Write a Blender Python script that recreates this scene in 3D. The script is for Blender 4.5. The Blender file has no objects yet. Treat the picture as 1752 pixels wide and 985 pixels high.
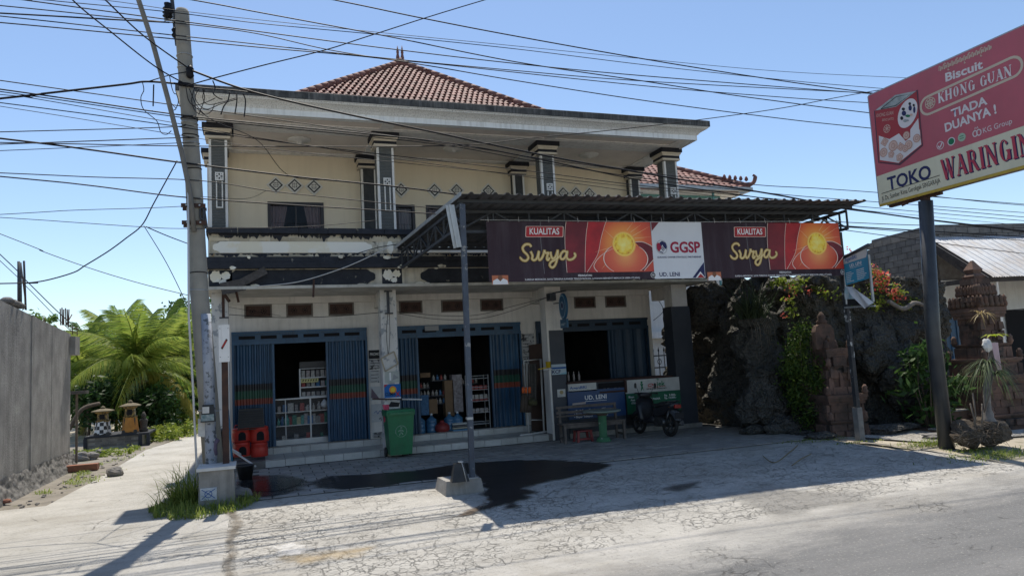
import bpy, math, random
from mathutils import Vector, Matrix, noise as mnoise
from math import sin, cos, pi, radians, sqrt, atan2
V = Vector
sc = bpy.context.scene
C = sc.collection
rnd = random.Random(7)

# ------------------------------------------------------------------ camera, sky, sun, exposure
EYE = V((0, 0, 1.9))
FPX = 1230.0
yaw, pitch, roll = 0.34515, 0.10332, -0.05565
_f = V((sin(yaw)*cos(pitch), cos(yaw)*cos(pitch), sin(pitch)))
_r0 = V((cos(yaw), -sin(yaw), 0)); _u0 = _r0.cross(_f)
_r = _r0*cos(roll) + _u0*sin(roll); _u = -_r0*sin(roll) + _u0*cos(roll)
cam = bpy.data.cameras.new("camera"); cam.sensor_width = 36; cam.lens = FPX/1752*36
cam.clip_end = 3000; cam.clip_start = .05
co = bpy.data.objects.new("camera", cam); C.objects.link(co)
co.matrix_world = Matrix(((_r.x, _u.x, -_f.x, EYE.x), (_r.y, _u.y, -_f.y, EYE.y), (_r.z, _u.z, -_f.z, EYE.z), (0, 0, 0, 1)))
sc.camera = co

SUN = V((.065, .45, 1)).normalized()          # towards the sun: high, behind the shop
w = bpy.data.worlds.new("World"); sc.world = w; w.use_nodes = True
sky = w.node_tree.nodes.new("ShaderNodeTexSky"); sky.sky_type = 'NISHITA'; sky.sun_disc = False
sky.sun_elevation = math.asin(SUN.z); sky.sun_rotation = atan2(SUN.x, SUN.y)
sky.air_density = 1.0; sky.dust_density = .3; sky.ozone_density = 1.7; sky.altitude = 300
bg = w.node_tree.nodes["Background"]; bg.inputs[1].default_value = .078
w.node_tree.links.new(sky.outputs[0], bg.inputs[0])
sl = bpy.data.lights.new("sun", 'SUN'); sl.energy = 2.6; sl.angle = radians(.5); sl.color = (1, .93, .82)
so = bpy.data.objects.new("sun", sl); C.objects.link(so); so.location = (5, 30, 40)
so.rotation_euler = SUN.to_track_quat('Z', 'Y').to_euler()
sc.view_settings.view_transform = 'Standard'; sc.view_settings.look = 'None'
sc.view_settings.exposure = 1.06; sc.view_settings.gamma = 1
sc.render.engine = 'CYCLES'
sc.cycles.max_bounces = 8; sc.cycles.transparent_max_bounces = 12

# ------------------------------------------------------------------ measuring helpers (photo pixel -> a point at a real distance)
def ray(x, y): return _f + _r*((x-876)/FPX) - _u*((y-492.5)/FPX)
def gp(x, y, z=0.):
    d = ray(x, y); return EYE + d*((z-EYE.z)/d.z)
def fp(x, y, Y):
    d = ray(x, y); return EYE + d*(Y/d.y)
def xp(x, y, X):
    d = ray(x, y); return EYE + d*(X/d.x)
def gz(y): return 0. if y >= 12 else max(-.05*(12-y), -.3)
def gs(x, y):
    z = 0.
    for _ in range(30):
        p = gp(x, y, z); z = .5*z + .5*gz(p.y)
    return p

# ------------------------------------------------------------------ mesh builder
class MB:
    def __init__(s): s.v = []; s.f = []; s.m = []; s.cur = 0; s.sm = []; s.smooth = False
    def face(s, idx): s.f.append(idx); s.m.append(s.cur); s.sm.append(s.smooth)
    def quad(s, a, b, c, d):
        n = len(s.v); s.v += [V(a), V(b), V(c), V(d)]; s.face((n, n+1, n+2, n+3)); return s
    def poly(s, pts):
        n = len(s.v); s.v += [V(p) for p in pts]; s.face(tuple(range(n, n+len(pts)))); return s
    def box(s, x0, x1, y0, y1, z0, z1, M=None, taper=0.):
        n = len(s.v); t = taper
        P = [(x0, y0, z0), (x1, y0, z0), (x1, y1, z0), (x0, y1, z0), (x0+t, y0+t, z1), (x1-t, y0+t, z1), (x1-t, y1-t, z1), (x0+t, y1-t, z1)]
        s.v += [(M @ V(p)) if M else V(p) for p in P]
        for f in ((3, 2, 1, 0), (4, 5, 6, 7), (0, 1, 5, 4), (1, 2, 6, 5), (2, 3, 7, 6), (3, 0, 4, 7)):
            s.face(tuple(n+i for i in f))
        return s
    def bar(s, a, b, wd, h=None, up=(0, 0, 1)):
        a = V(a); b = V(b); h = h or wd; d = (b-a)
        if d.length < 1e-6: return s
        d.normalize(); u = V(up)
        if abs(d.dot(u)) > .98: u = V((0, 1, 0))
        sx = d.cross(u).normalized()*wd/2; sz = sx.cross(d).normalized()*h/2
        n = len(s.v)
        for p in (a, b): s.v += [p-sx-sz, p+sx-sz, p+sx+sz, p-sx+sz]
        for f in ((3, 2, 1, 0), (4, 5, 6, 7), (0, 1, 5, 4), (1, 2, 6, 5), (2, 3, 7, 6), (3, 0, 4, 7)):
            s.face(tuple(n+i for i in f))
        return s
    def tube(s, pts, r, n=8, cap=True, closed=False):
        pts = [V(p) for p in pts]; L = len(pts); o = s.smooth; s.smooth = True
        rr = r if isinstance(r, (list, tuple)) else [r]*L
        base = len(s.v); prev = None
        for i, p in enumerate(pts):
            if closed: d = pts[(i+1) % L]-pts[i-1]
            else: d = pts[min(i+1, L-1)]-pts[max(i-1, 0)]
            if d.length < 1e-9: d = V((0, 0, 1))
            d.normalize()
            if prev is None:
                u = V((0, 0, 1)) if abs(d.z) < .9 else V((1, 0, 0))
                a = d.cross(u).normalized()
            else:
                a = prev-d*prev.dot(d)
                a = a.normalized() if a.length > 1e-6 else d.orthogonal().normalized()
            prev = a; b = d.cross(a)
            for k in range(n):
                t = 2*pi*k/n; s.v.append(p+(a*cos(t)+b*sin(t))*rr[i])
        for i in range(L if closed else L-1):
            j = (i+1) % L
            for k in range(n):
                s.face((base+i*n+k, base+i*n+(k+1) % n, base+j*n+(k+1) % n, base+j*n+k))
        s.smooth = False
        if cap and not closed:
            s.face(tuple(base+k for k in range(n))[::-1]); s.face(tuple(base+(L-1)*n+k for k in range(n)))
        s.smooth = o
        return s
    def lathe(s, c, prof, n=16, sx=1., sy=1., smooth=True, M=None, square=False):
        c = V(c); base = len(s.v); o = s.smooth; s.smooth = smooth and not square
        off = pi/4 if square else 0; k2 = sqrt(2) if square else 1; n = 4 if square else n
        for (r, z) in prof:
            for k in range(n):
                t = 2*pi*k/n+off; p = V((cos(t)*r*k2*sx, sin(t)*r*k2*sy, z))
                s.v.append(c+(M @ p if M else p))
        L = len(prof)
        for i in range(L-1):
            for k in range(n):
                s.face((base+i*n+k, base+i*n+(k+1) % n, base+(i+1)*n+(k+1) % n, base+(i+1)*n+k))
        s.smooth = False
        s.face(tuple(base+k for k in range(n))[::-1]); s.face(tuple(base+(L-1)*n+k for k in range(n)))
        s.smooth = o
        return s
    def prism(s, pts, off):
        """closed outline pts (3-D) pushed by vector off"""
        n = len(s.v); k = len(pts); off = V(off)
        s.v += [V(p) for p in pts]+[V(p)+off for p in pts]
        s.face(tuple(range(n, n+k))); s.face(tuple(range(n+2*k-1, n+k-1, -1)))
        for i in range(k): s.face((n+i, n+k+i, n+k+(i+1) % k, n+(i+1) % k))
        return s
    def grid(s, fn, nu, nv, smooth=True):
        b = len(s.v); o = s.smooth; s.smooth = smooth
        for i in range(nu+1):
            for j in range(nv+1): s.v.append(V(fn(i/nu, j/nv)))
        for i in range(nu):
            for j in range(nv):
                a = b+i*(nv+1)+j; s.face((a, a+nv+1, a+nv+2, a+1))
        s.smooth = o
        return s
    def mesh(s, name, mats, off=V((0, 0, 0))):
        me = bpy.data.meshes.new(name)
        me.from_pydata([tuple(p-off) for p in s.v], [], s.f)
        if not isinstance(mats, (list, tuple)): mats = [mats]
        for m in mats: me.materials.append(m)
        if len(mats) > 1: me.polygons.foreach_set("material_index", s.m)
        me.polygons.foreach_set("use_smooth", s.sm)
        me.update()
        return me

WL = {}       # object name -> world location of its origin
def wl(o): return WL.get(o.name, V((0, 0, 0))) if o else V((0, 0, 0))
def tag(o, label=None, cat=None, group=None, kind=None):
    if label: o['label'] = label
    if cat: o['category'] = cat
    if group: o['group'] = group
    if kind: o['kind'] = kind
    return o
def thing(name, label, cat, loc=(0, 0, 0), group=None):
    o = bpy.data.objects.new(name, None); C.objects.link(o); o.empty_display_size = .1
    o.location = loc; WL[o.name] = V(loc)
    return tag(o, label, cat, group)
def obj(name, mb, mats, parent=None, origin=None):
    """one mesh object from world coordinates; its origin sits at its parent's (or at origin)"""
    off = wl(parent) if parent else (V(origin) if origin is not None else V((0, 0, 0)))
    o = bpy.data.objects.new(name, mb.mesh(name, mats, off)); C.objects.link(o)
    if parent: o.parent = parent
    else: o.location = off
    WL[o.name] = off.copy()
    return o
def solo(name, mb, mats, label, cat, group=None, origin=None):
    if origin is None:
        lo = V((min(p.x for p in mb.v), min(p.y for p in mb.v), min(p.z for p in mb.v)))
        hi = V((max(p.x for p in mb.v), max(p.y for p in mb.v), lo.z)); origin = (lo+hi)/2
    return tag(obj(name, mb, mats, None, origin), label, cat, group)
def piece(name, me, parent, M):
    """an instance of a shared mesh as a part; M is its world matrix"""
    o = bpy.data.objects.new(name, me); C.objects.link(o); o.parent = parent
    o.matrix_local = Matrix.Translation(-wl(parent)) @ M
    WL[o.name] = M.translation.copy()
    return o
def structure(name, mb, mats, parent=None):
    return tag(obj(name, mb, mats, parent), kind='structure')
def dup(root, loc, rotz=None, label=None, cat=None, group=None):
    r = root.copy(); C.objects.link(r); r.location = loc; WL[r.name] = V(loc)
    if rotz is not None: r.rotation_euler = (0, 0, rotz)
    for ch in list(root.children):
        c = ch.copy(); C.objects.link(c); c.parent = r
        for g in list(ch.children):
            d = g.copy(); C.objects.link(d); d.parent = c
    return tag(r, label, cat, group)
def bez(pts, n=10):
    """Catmull-Rom through pts (2-D or 3-D tuples)"""
    P = [V(tuple(p)+(0,)*(3-len(p))) for p in pts]; out = []
    for i in range(len(P)-1):
        p0 = P[max(i-1, 0)]; p1 = P[i]; p2 = P[i+1]; p3 = P[min(i+2, len(P)-1)]
        for k in range(n):
            t = k/n
            out.append(.5*((2*p1)+(p2-p0)*t+(2*p0-5*p1+4*p2-p3)*t*t+(3*p1-p0-3*p2+p3)*t**3))
    out.append(P[-1]); return out

# ------------------------------------------------------------------ materials
def _nt(name):
    m = bpy.data.materials.new(name); m.use_nodes = True; nt = m.node_tree
    return m, nt, nt.nodes["Principled BSDF"]
def _mixc(nt, fac, a, b, mode='MIX'):
    n = nt.nodes.new("ShaderNodeMix"); n.data_type = 'RGBA'; n.blend_type = mode
    for sck, val in ((n.inputs[0], fac), (n.inputs[6], a), (n.inputs[7], b)):
        if isinstance(val, bpy.types.NodeSocket): nt.links.new(val, sck)
        elif isinstance(val, (int, float)): sck.default_value = val
        else: sck.default_value = tuple(val)+(1,) if len(val) == 3 else val
    return n.outputs[2]
def _ramp(nt, fac, a, b):
    n = nt.nodes.new("ShaderNodeMapRange"); n.inputs[1].default_value = a; n.inputs[2].default_value = b
    nt.links.new(fac, n.inputs[0]); return n.outputs[0]
def _noise(nt, vec, scale, detail=5, rough=.6, dist=0):
    n = nt.nodes.new("ShaderNodeTexNoise"); n.inputs["Scale"].default_value = scale
    n.inputs["Detail"].default_value = detail; n.inputs["Roughness"].default_value = rough
    n.inputs["Distortion"].default_value = dist
    if vec: nt.links.new(vec, n.inputs["Vector"])
    return n.outputs["Fac"]
def _pos(nt, scale=None):
    g = nt.nodes.new("ShaderNodeNewGeometry").outputs["Position"]
    if scale is None: return g
    mp = nt.nodes.new("ShaderNodeMapping"); mp.inputs["Scale"].default_value = scale
    nt.links.new(g, mp.inputs[0]); return mp.outputs[0]
def _math(nt, op, a, b=0.):
    n = nt.nodes.new("ShaderNodeMath"); n.operation = op
    for i, v in enumerate((a, b)):
        if isinstance(v, bpy.types.NodeSocket): nt.links.new(v, n.inputs[i])
        else: n.inputs[i].default_value = v
    return n.outputs[0]
def mat(name, col, col2=None, scale=3., lo=.35, hi=.65, rough=.8, metal=0., bump=0., bscale=60., streak=None, stk=.5,
        stscale=(9, 9, .7), patch=None, pk=(.55, .62), pscale=2.5, rnd_v=0., spec=.4, trans=0., grime=None, gk=.4, two=False):
    m, nt, b = _nt(name); p = _pos(nt); c = col
    if col2: c = _mixc(nt, _ramp(nt, _noise(nt, p, scale), lo, hi), col, col2)
    if patch:                                     # worn or flaked areas with a hard edge
        c = _mixc(nt, _ramp(nt, _noise(nt, p, pscale, 8, .65), pk[0], pk[1]), c if not isinstance(c, tuple) else c, patch)
    if streak:                                    # vertical run-off stains
        f = _ramp(nt, _noise(nt, _pos(nt, stscale), 1., 6, .65), .48, .75)
        c = _mixc(nt, _math(nt, 'MULTIPLY', f, stk), c, streak)
    if grime:
        f = _ramp(nt, _noise(nt, p, 1.3, 8, .7), .45, .8); c = _mixc(nt, _math(nt, 'MULTIPLY', f, gk), c, grime)
    if rnd_v:
        oi = nt.nodes.new("ShaderNodeObjectInfo"); hs = nt.nodes.new("ShaderNodeHueSaturation")
        v = nt.nodes.new("ShaderNodeMapRange"); v.inputs[3].default_value = 1-rnd_v; v.inputs[4].default_value = 1+rnd_v
        nt.links.new(oi.outputs["Random"], v.inputs[0]); nt.links.new(v.outputs[0], hs.inputs["Value"])
        if isinstance(c, bpy.types.NodeSocket): nt.links.new(c, hs.inputs["Color"])
        else: hs.inputs["Color"].default_value = tuple(c)+(1,)
        c = hs.outputs[0]
    if isinstance(c, bpy.types.NodeSocket): nt.links.new(c, b.inputs["Base Color"])
    else: b.inputs["Base Color"].default_value = tuple(c)+(1,)
    b.inputs["Roughness"].default_value = rough; b.inputs["Metallic"].default_value = metal
    b.inputs["Specular IOR Level"].default_value = spec
    if trans: b.inputs["Transmission Weight"].default_value = trans
    if bump:
        bn = nt.nodes.new("ShaderNodeBump"); bn.inputs["Strength"].default_value = bump; bn.inputs["Distance"].default_value = .02
        nt.links.new(_noise(nt, p, bscale, 6, .65), bn.inputs["Height"]); nt.links.new(bn.outputs[0], b.inputs["Normal"])
    return m
def leafmat(name, a, b2, tr=.35, rough=.55):
    m, nt, b = _nt(name); p = _pos(nt)
    oi = nt.nodes.new("ShaderNodeNewGeometry").outputs["Random Per Island"]
    c = _mixc(nt, oi, a, b2)
    nt.links.new(c, b.inputs["Base Color"]); b.inputs["Roughness"].default_value = rough; b.inputs["Specular IOR Level"].default_value = .3
    t = nt.nodes.new("ShaderNodeBsdfTranslucent"); ms = nt.nodes.new("ShaderNodeMixShader"); ms.inputs[0].default_value = tr
    hs = nt.nodes.new("ShaderNodeHueSaturation"); hs.inputs["Value"].default_value = 1.7; nt.links.new(c, hs.inputs["Color"])
    nt.links.new(hs.outputs[0], t.inputs[0])
    nt.links.new(b.outputs[0], ms.inputs[1]); nt.links.new(t.outputs[0], ms.inputs[2])
    nt.links.new(ms.outputs[0], nt.nodes["Material Output"].inputs[0])
    return m

# ------------------------------------------------------------------ flat print helpers (posters, banners, signs)
class Fr:
    """a flat sheet in space: o = lower left corner, u = right, v = up (unit vectors), towards the viewer = u x v"""
    def __init__(s, o, u, v): s.o = V(o); s.u = V(u).normalized(); s.v = V(v).normalized(); s.n = s.u.cross(s.v)
    def p(s, a, b, lift=0.): return s.o + s.u*a + s.v*b + s.n*lift
def poly_on(fr, pts, m, parent, name="print_shape", lift=.003):
    mb = MB(); mb.poly([fr.p(a, b, lift) for a, b in pts]); return obj(name, mb, m, parent)
def rect_on(fr, a0, b0, a1, b1, m, parent, name="print_shape", lift=.003, r=0, sk=0):
    if r:
        pts = []
        for cx, cy, t0 in ((a1-r, b0+r, -90), (a1-r, b1-r, 0), (a0+r, b1-r, 90), (a0+r, b0+r, 180)):
            for k in range(7):
                t = radians(t0+15*k); pts.append((cx+r*cos(t)+sk*(cy+r*sin(t)-b0), cy+r*sin(t)))
    else: pts = [(a0, b0), (a1, b0), (a1+sk*(b1-b0), b1), (a0+sk*(b1-b0), b1)]
    return poly_on(fr, pts, m, parent, name, lift)
def disc_on(fr, a, b, r, m, parent, name="print_shape", lift=.003, n=28, ry=None):
    return poly_on(fr, [(a+r*cos(2*pi*k/n), b+(ry or r)*sin(2*pi*k/n)) for k in range(n)], m, parent, name, lift)
def strokes_on(fr, lines, wd, m, parent, name="print_line", lift=.004, smooth=10, closed=False):
    """flat pen strokes; lines = list of point lists; wd = width or function of 0..1"""
    mb = MB()
    for L in lines:
        P = bez(L, smooth) if smooth else [V((a, b, 0)) for a, b in L]
        n = len(P); base = len(mb.v)
        for i, p in enumerate(P):
            d = P[min(i+1, n-1)]-P[max(i-1, 0)]; d = d.normalized() if d.length > 1e-9 else V((1, 0, 0))
            q = V((-d.y, d.x, 0)); ww = (wd(i/(n-1)) if callable(wd) else wd)/2
            for sg in (1, -1): mb.v.append(fr.p(p.x+q.x*ww*sg, p.y+q.y*ww*sg, lift+.00002*i))
        for i in range(n-1): mb.face((base+2*i, base+2*i+1, base+2*i+3, base+2*i+2))
    return obj(name, mb, m, parent)
def text_on(fr, a, b, txt, m, parent, h=None, wd=None, bold=0., shear=0., align='LEFT', name="lettering", lift=.004, rot=0., ls=1.):
    """lettering with baseline at (a, b); h = cap height, wd = total width (stretches)"""
    cu = bpy.data.curves.new("lettering", 'FONT'); cu.body = txt; cu.shear = shear; cu.offset = bold; cu.resolution_u = 3
    cu.space_character = ls
    t = bpy.data.objects.new("lettering", cu); C.objects.link(t)
    me = bpy.data.meshes.new_from_object(t.evaluated_get(bpy.context.evaluated_depsgraph_get()))
    bpy.data.objects.remove(t); bpy.data.curves.remove(cu)
    if not me.vertices: return None
    xs = [v.co.x for v in me.vertices]; x0, x1 = min(xs), max(xs)
    cap = .73; sy = h/cap; sx = wd/(x1-x0) if wd else sy
    W = (x1-x0)*sx; ao = {'LEFT': 0, 'CENTER': -W/2, 'RIGHT': -W}[align]; off = wl(parent)
    cr, sr = cos(rot), sin(rot)
    for v in me.vertices:
        x = (v.co.x-x0)*sx+ao; y = v.co.y*sy
        v.co = fr.p(a+x*cr-y*sr, b+x*sr+y*cr, lift)-off
    me.materials.clear(); me.materials.append(m); me.name = name
    o = bpy.data.objects.new(name, me); C.objects.link(o); o.parent = parent; WL[o.name] = off.copy()
    return o
# ------------------------------------------------------------------ shared materials
m_cream = mat("cream_paint", (.84, .75, .585), (.80, .705, .54), 1.2, streak=(.50, .43, .32), stk=.22, stscale=(5, 5, .4))
m_ceil = mat("ceiling_paint", (.80, .73, .66), (.74, .67, .60), 1.5, streak=None, grime=(.35, .30, .26))
m_white = mat("white_paint", (.82, .81, .78), (.74, .73, .70), 2, streak=(.30, .29, .26), stk=.45, grime=(.45, .44, .40), gk=.35)
m_fascia = mat("fascia_paint", (.84, .87, .87), (.77, .80, .80), 2, streak=(.28, .28, .25), stk=.4, stscale=(14, 14, .9))
m_cornice = mat("stained_cornice", (.78, .79, .77), (.68, .69, .67), 4, streak=(.13, .125, .11), stk=.7, stscale=(34, 34, .8))
m_lowwall = mat("grubby_white_wall", (.76, .73, .68), (.68, .65, .60), 1.6, streak=(.35, .34, .32), stk=.4, grime=(.36, .34, .31), gk=.5, bump=.1)
m_flaky = mat("flaking_white_column", (.72, .71, .68), (.62, .61, .58), 2, patch=(.34, .36, .38), pk=(.56, .59), pscale=5, streak=(.4, .39, .36), stk=.4)
m_black = mat("black_stone_trim", (.022, .025, .032), (.036, .04, .05), 4, rough=.75, bump=.3, bscale=30, spec=.25, patch=(.20, .19, .16), pk=(.64, .68), pscale=5)
m_capk = mat("black_capital_paint", (.016, .018, .026), (.024, .026, .034), 4, rough=.7, spec=.25)
m_cap = mat("weathered_parapet_cap", (.045, .047, .048), (.10, .10, .095), 5, streak=(.26, .26, .25), stk=.6, stscale=(20, 20, 1.5), rough=.9, bump=.3)
m_cstone = mat("cream_stone_cladding", (.66, .62, .52), (.50, .45, .34), 3, patch=(.055, .053, .05), pk=(.56, .64), pscale=2.6, streak=(.10, .095, .085), stk=.6, bump=.2)
m_panel = mat("ivory_panel", (.82, .80, .71), (.78, .73, .58), 1.1, lo=.48, hi=.52, rough=.5)
m_dkpaint = mat("dark_blue_grey_paint", (.035, .042, .055), (.05, .056, .068), 2, rough=.55)
m_blue = mat("blue_shutter_paint", (.020, .070, .140), (.034, .10, .185), 2.2, streak=(.02, .03, .045), stk=.6, rough=.42, grime=(.05, .07, .09), gk=.5)
m_bandk = mat("shutter_band_black", (.02, .018, .022), (.03, .03, .03), rough=.45)
m_bandg = mat("shutter_band_green", (.02, .085, .055), (.03, .10, .06), rough=.45)
m_bandr = mat("shutter_band_red", (.27, .060, .035), (.20, .05, .035), rough=.45)
m_terra = mat("terracotta_block", (.095, .055, .044), (.07, .045, .038), 12, rough=.9, bump=.2)
m_ventf = mat("vent_surround", (.20, .18, .16), (.14, .125, .11), 8, rough=.9)
m_void = mat("dark_gap", (.008, .008, .01), rough=.9)
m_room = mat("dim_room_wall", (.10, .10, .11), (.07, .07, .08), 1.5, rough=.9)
m_tile = mat("glazed_floor_tile", (.52, .52, .50), (.44, .44, .42), 3, rough=.3, rnd_v=.10, grime=(.20, .19, .17), gk=.7)
m_tilet = mat("tread_tile", (.42, .42, .40), (.36, .36, .34), 3, rough=.28, rnd_v=.08, grime=(.2, .19, .17), gk=.6)
m_grout = mat("grout", (.20, .19, .18), (.13, .12, .11), 6)
m_roof = mat("clay_roof_tile", (.28, .128, .105), (.18, .09, .08), 5, rough=.75, rnd_v=.28, grime=(.10, .07, .06), gk=.55, bump=.15)
m_ridge = mat("clay_ridge_tile", (.21, .095, .078), (.15, .075, .065), 5, rough=.75, rnd_v=.15, grime=(.09, .06, .055), gk=.5)
m_frame = mat("dark_window_frame", (.03, .025, .03), (.04, .035, .04), rough=.4)
m_curt = mat("mauve_curtain", (.42, .33, .34), (.36, .27, .29), 5, rough=.9)
m_lace = mat("lace_curtain", (.55, .52, .55), (.45, .42, .46), 5, rough=.9)
m_glass, _n, _b = _nt("window_glass"); _b.inputs["Base Color"].default_value = (.02, .02, .025, 1); _b.inputs["Roughness"].default_value = .06; _b.inputs["Alpha"].default_value = .35
m_orn = mat("ornament_white", (.76, .75, .71), (.64, .63, .59), 8)
m_steel = mat("dark_steel", (.030, .036, .045), (.045, .05, .06), 6, rough=.5, patch=(.10, .07, .05), pk=(.68, .72), pscale=9)
m_rust = mat("rusted_iron", (.085, .045, .032), (.05, .03, .025), 8, rough=.9, bump=.2)
m_galv = mat("galvanised_sheet", (.42, .44, .45), (.32, .34, .35), 4, rough=.45, metal=.5, streak=(.2, .17, .14), stk=.3)
m_conc = mat("old_concrete", (.36, .345, .32), (.24, .23, .21), 2.5, rough=.95, bump=.35, bscale=25, streak=(.10, .095, .09), stk=.6, stscale=(6, 6, .5), grime=(.12, .11, .10), gk=.5)
m_polec = mat("pole_concrete", (.30, .285, .245), (.24, .23, .20), 3, rough=.95, bump=.25, streak=(.20, .19, .17), stk=.5, grime=(.22, .21, .19), gk=.4)
m_cable = mat("black_cable", (.010, .010, .013), rough=.6, spec=.2)
m_cablew = mat("pale_cable", (.55, .54, .52), rough=.5)
m_red = mat("red_plastic", (.55, .045, .03), (.45, .04, .03), 4, rough=.38)
m_plk = mat("black_plastic", (.014, .015, .017), (.03, .03, .03), 6, rough=.45)
m_paper = mat("paper", (.62, .61, .58), (.5, .49, .46), 6)
m_inkk = mat("black_ink", (.02, .02, .022)); m_inkw = mat("white_ink", (.78, .78, .78)); m_inkr = mat("red_ink", (.45, .03, .035)); m_inkb = mat("blue_ink", (.02, .09, .30))
m_inkg = mat("green_ink", (.015, .16, .075)); m_inky = mat("yellow_ink", (.72, .55, .06)); m_inkn = mat("navy_ink", (.025, .03, .10)); m_inkgr = mat("grey_ink", (.30, .31, .32))

def slate_mat():
    m, nt, b = _nt("stacked_slate"); p = _pos(nt)
    wv = nt.nodes.new("ShaderNodeTexWave"); wv.wave_type = 'BANDS'; wv.bands_direction = 'Z'
    wv.inputs["Scale"].default_value = 9; wv.inputs["Distortion"].default_value = 2.2; wv.inputs["Detail"].default_value = 4; wv.inputs["Detail Scale"].default_value = 3
    nt.links.new(p, wv.inputs[0])
    c = _mixc(nt, wv.outputs["Fac"], (.055, .06, .06), (.19, .20, .19)); c = _mixc(nt, _ramp(nt, _noise(nt, p, 18), .3, .7), c, (.11, .115, .11))
    nt.links.new(c, b.inputs["Base Color"]); b.inputs["Roughness"].default_value = .85
    bn = nt.nodes.new("ShaderNodeBump"); bn.inputs["Strength"].default_value = .6; bn.inputs["Distance"].default_value = .02
    nt.links.new(wv.outputs["Fac"], bn.inputs["Height"]); nt.links.new(bn.outputs[0], b.inputs["Normal"])
    return m
m_slate = slate_mat()

# ------------------------------------------------------------------ the ground
def ground_mat(name, a, b_, scale, width, mask, crk=(.13, .115, .095), st=.8, road=None):
    """worn concrete: blotches, grit, drag marks along the road and two nets of fine cracks; with road = (asphalt colours) it turns to tarmac"""
    m, nt, b = _nt(name); p = _pos(nt)
    c = _mixc(nt, _ramp(nt, _noise(nt, p, .9, 9, .7), .38, .62), a, b_)
    c = _mixc(nt, _math(nt, 'MULTIPLY', _ramp(nt, _noise(nt, p, .45, 8, .75), .5, .75), .35), c, (.33, .27, .19))            # sandy dust
    c = _mixc(nt, _math(nt, 'MULTIPLY', _ramp(nt, _noise(nt, _pos(nt, (.35, 2.6, 1)), 1., 7, .7), .5, .72), .45), c, (.22, .205, .18))   # drag marks
    if road:
        sx = nt.nodes.new("ShaderNodeSeparateXYZ"); nt.links.new(p, sx.inputs[0])
        e = _math(nt, 'SUBTRACT', sx.outputs[1], _math(nt, 'MULTIPLY', sx.outputs[0], .16))
        e = _math(nt, 'ADD', e, _math(nt, 'MULTIPLY', _math(nt, 'SUBTRACT', _noise(nt, _pos(nt, (.5, 1.6, 1)), 1.6, 9, .78), .5), 2.6))
        tar = _mixc(nt, _ramp(nt, _noise(nt, _pos(nt, (.3, 1.8, 1)), 1., 7, .65), .35, .65), road[0], road[1])
        c = _mixc(nt, _ramp(nt, e, 5.5, 6.7), tar, c)
    c = _mixc(nt, _math(nt, 'MULTIPLY', _ramp(nt, _noise(nt, p, 20, 6, .8), .55, .66), .6), c, (.15, .14, .125))      # grit, dark and pale
    c = _mixc(nt, _math(nt, 'MULTIPLY', _ramp(nt, _noise(nt, p, 33, 4, .8), .57, .68), .55), c, (.56, .53, .47))
    h = None
    wob = nt.nodes.new("ShaderNodeMix"); wob.data_type = 'VECTOR'; wob.inputs[0].default_value = .16
    nz = nt.nodes.new("ShaderNodeTexNoise"); nz.inputs["Scale"].default_value = 3.2; nz.inputs["Detail"].default_value = 8; nz.inputs["Roughness"].default_value = .7; nt.links.new(p, nz.inputs["Vector"])
    nt.links.new(p, wob.inputs[4]); nt.links.new(nz.outputs["Color"], wob.inputs[5])
    for sc_, wd, mk, k in ((scale, width, mask, st), (scale*2.3, width*1.3, mask+.05, st*.7)):
        vo = nt.nodes.new("ShaderNodeTexVoronoi"); vo.feature = 'DISTANCE_TO_EDGE'; vo.inputs["Scale"].default_value = sc_
        nt.links.new(wob.outputs[1], vo.inputs["Vector"])
        ln = _math(nt, 'SUBTRACT', 1., _ramp(nt, vo.outputs["Distance"], 0., wd))
        ln = _math(nt, 'MULTIPLY', ln, _ramp(nt, _noise(nt, p, .7, 7, .7), mk, mk+.14))
        ln = _math(nt, 'MULTIPLY', ln, _ramp(nt, _noise(nt, p, 5, 4, .6), .35, .55))
        c = _mixc(nt, _math(nt, 'MULTIPLY', ln, k), c, crk); h = ln if h is None else _math(nt, 'MAXIMUM', h, ln)
    nt.links.new(c, b.inputs["Base Color"]); b.inputs["Roughness"].default_value = .93; b.inputs["Specular IOR Level"].default_value = .2
    hh = _math(nt, 'SUBTRACT', _math(nt, 'MULTIPLY', _noise(nt, p, 22, 8, .8), .9), h)
    bn = nt.nodes.new("ShaderNodeBump"); bn.inputs["Strength"].default_value = .9; bn.inputs["Distance"].default_value = .025
    nt.links.new(hh, bn.inputs["Height"]); nt.links.new(bn.outputs[0], b.inputs["Normal"])
    return m
m_apron = ground_mat("cracked_concrete", (.53, .51, .465), (.42, .405, .37), 5.0, .032, .36, crk=(.22, .20, .17), st=.34)
m_lane = ground_mat("lane_concrete", (.49, .475, .44), (.39, .38, .35), 1.6, .02, .52, st=.6)
m_asph = ground_mat("worn_road", (.51, .49, .45), (.41, .395, .36), 5.5, .04, .54, st=.4, road=((.22, .218, .212), (.165, .165, .163)))
m_soil = mat("bare_soil", (.44, .39, .31), (.34, .30, .235), 1.5, rough=1, bump=.5, bscale=30, patch=(.09, .10, .045), pk=(.55, .68), pscale=3)
m_paver = mat("paving_block", (.34, .325, .30), (.265, .255, .235), 5, rough=.9, rnd_v=.16, bump=.25, grime=(.14, .135, .125), gk=.5)
m_joint = mat("sandy_joint", (.10, .095, .085), (.07, .068, .06), 8, rough=1)
m_wet = mat("wet_concrete", (.022, .022, .023), (.045, .044, .043), 3, rough=.33, spec=.25, bump=.15, bscale=30)
m_pud = mat("puddle_water", (.018, .019, .02), rough=.04, spec=.6)

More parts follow.
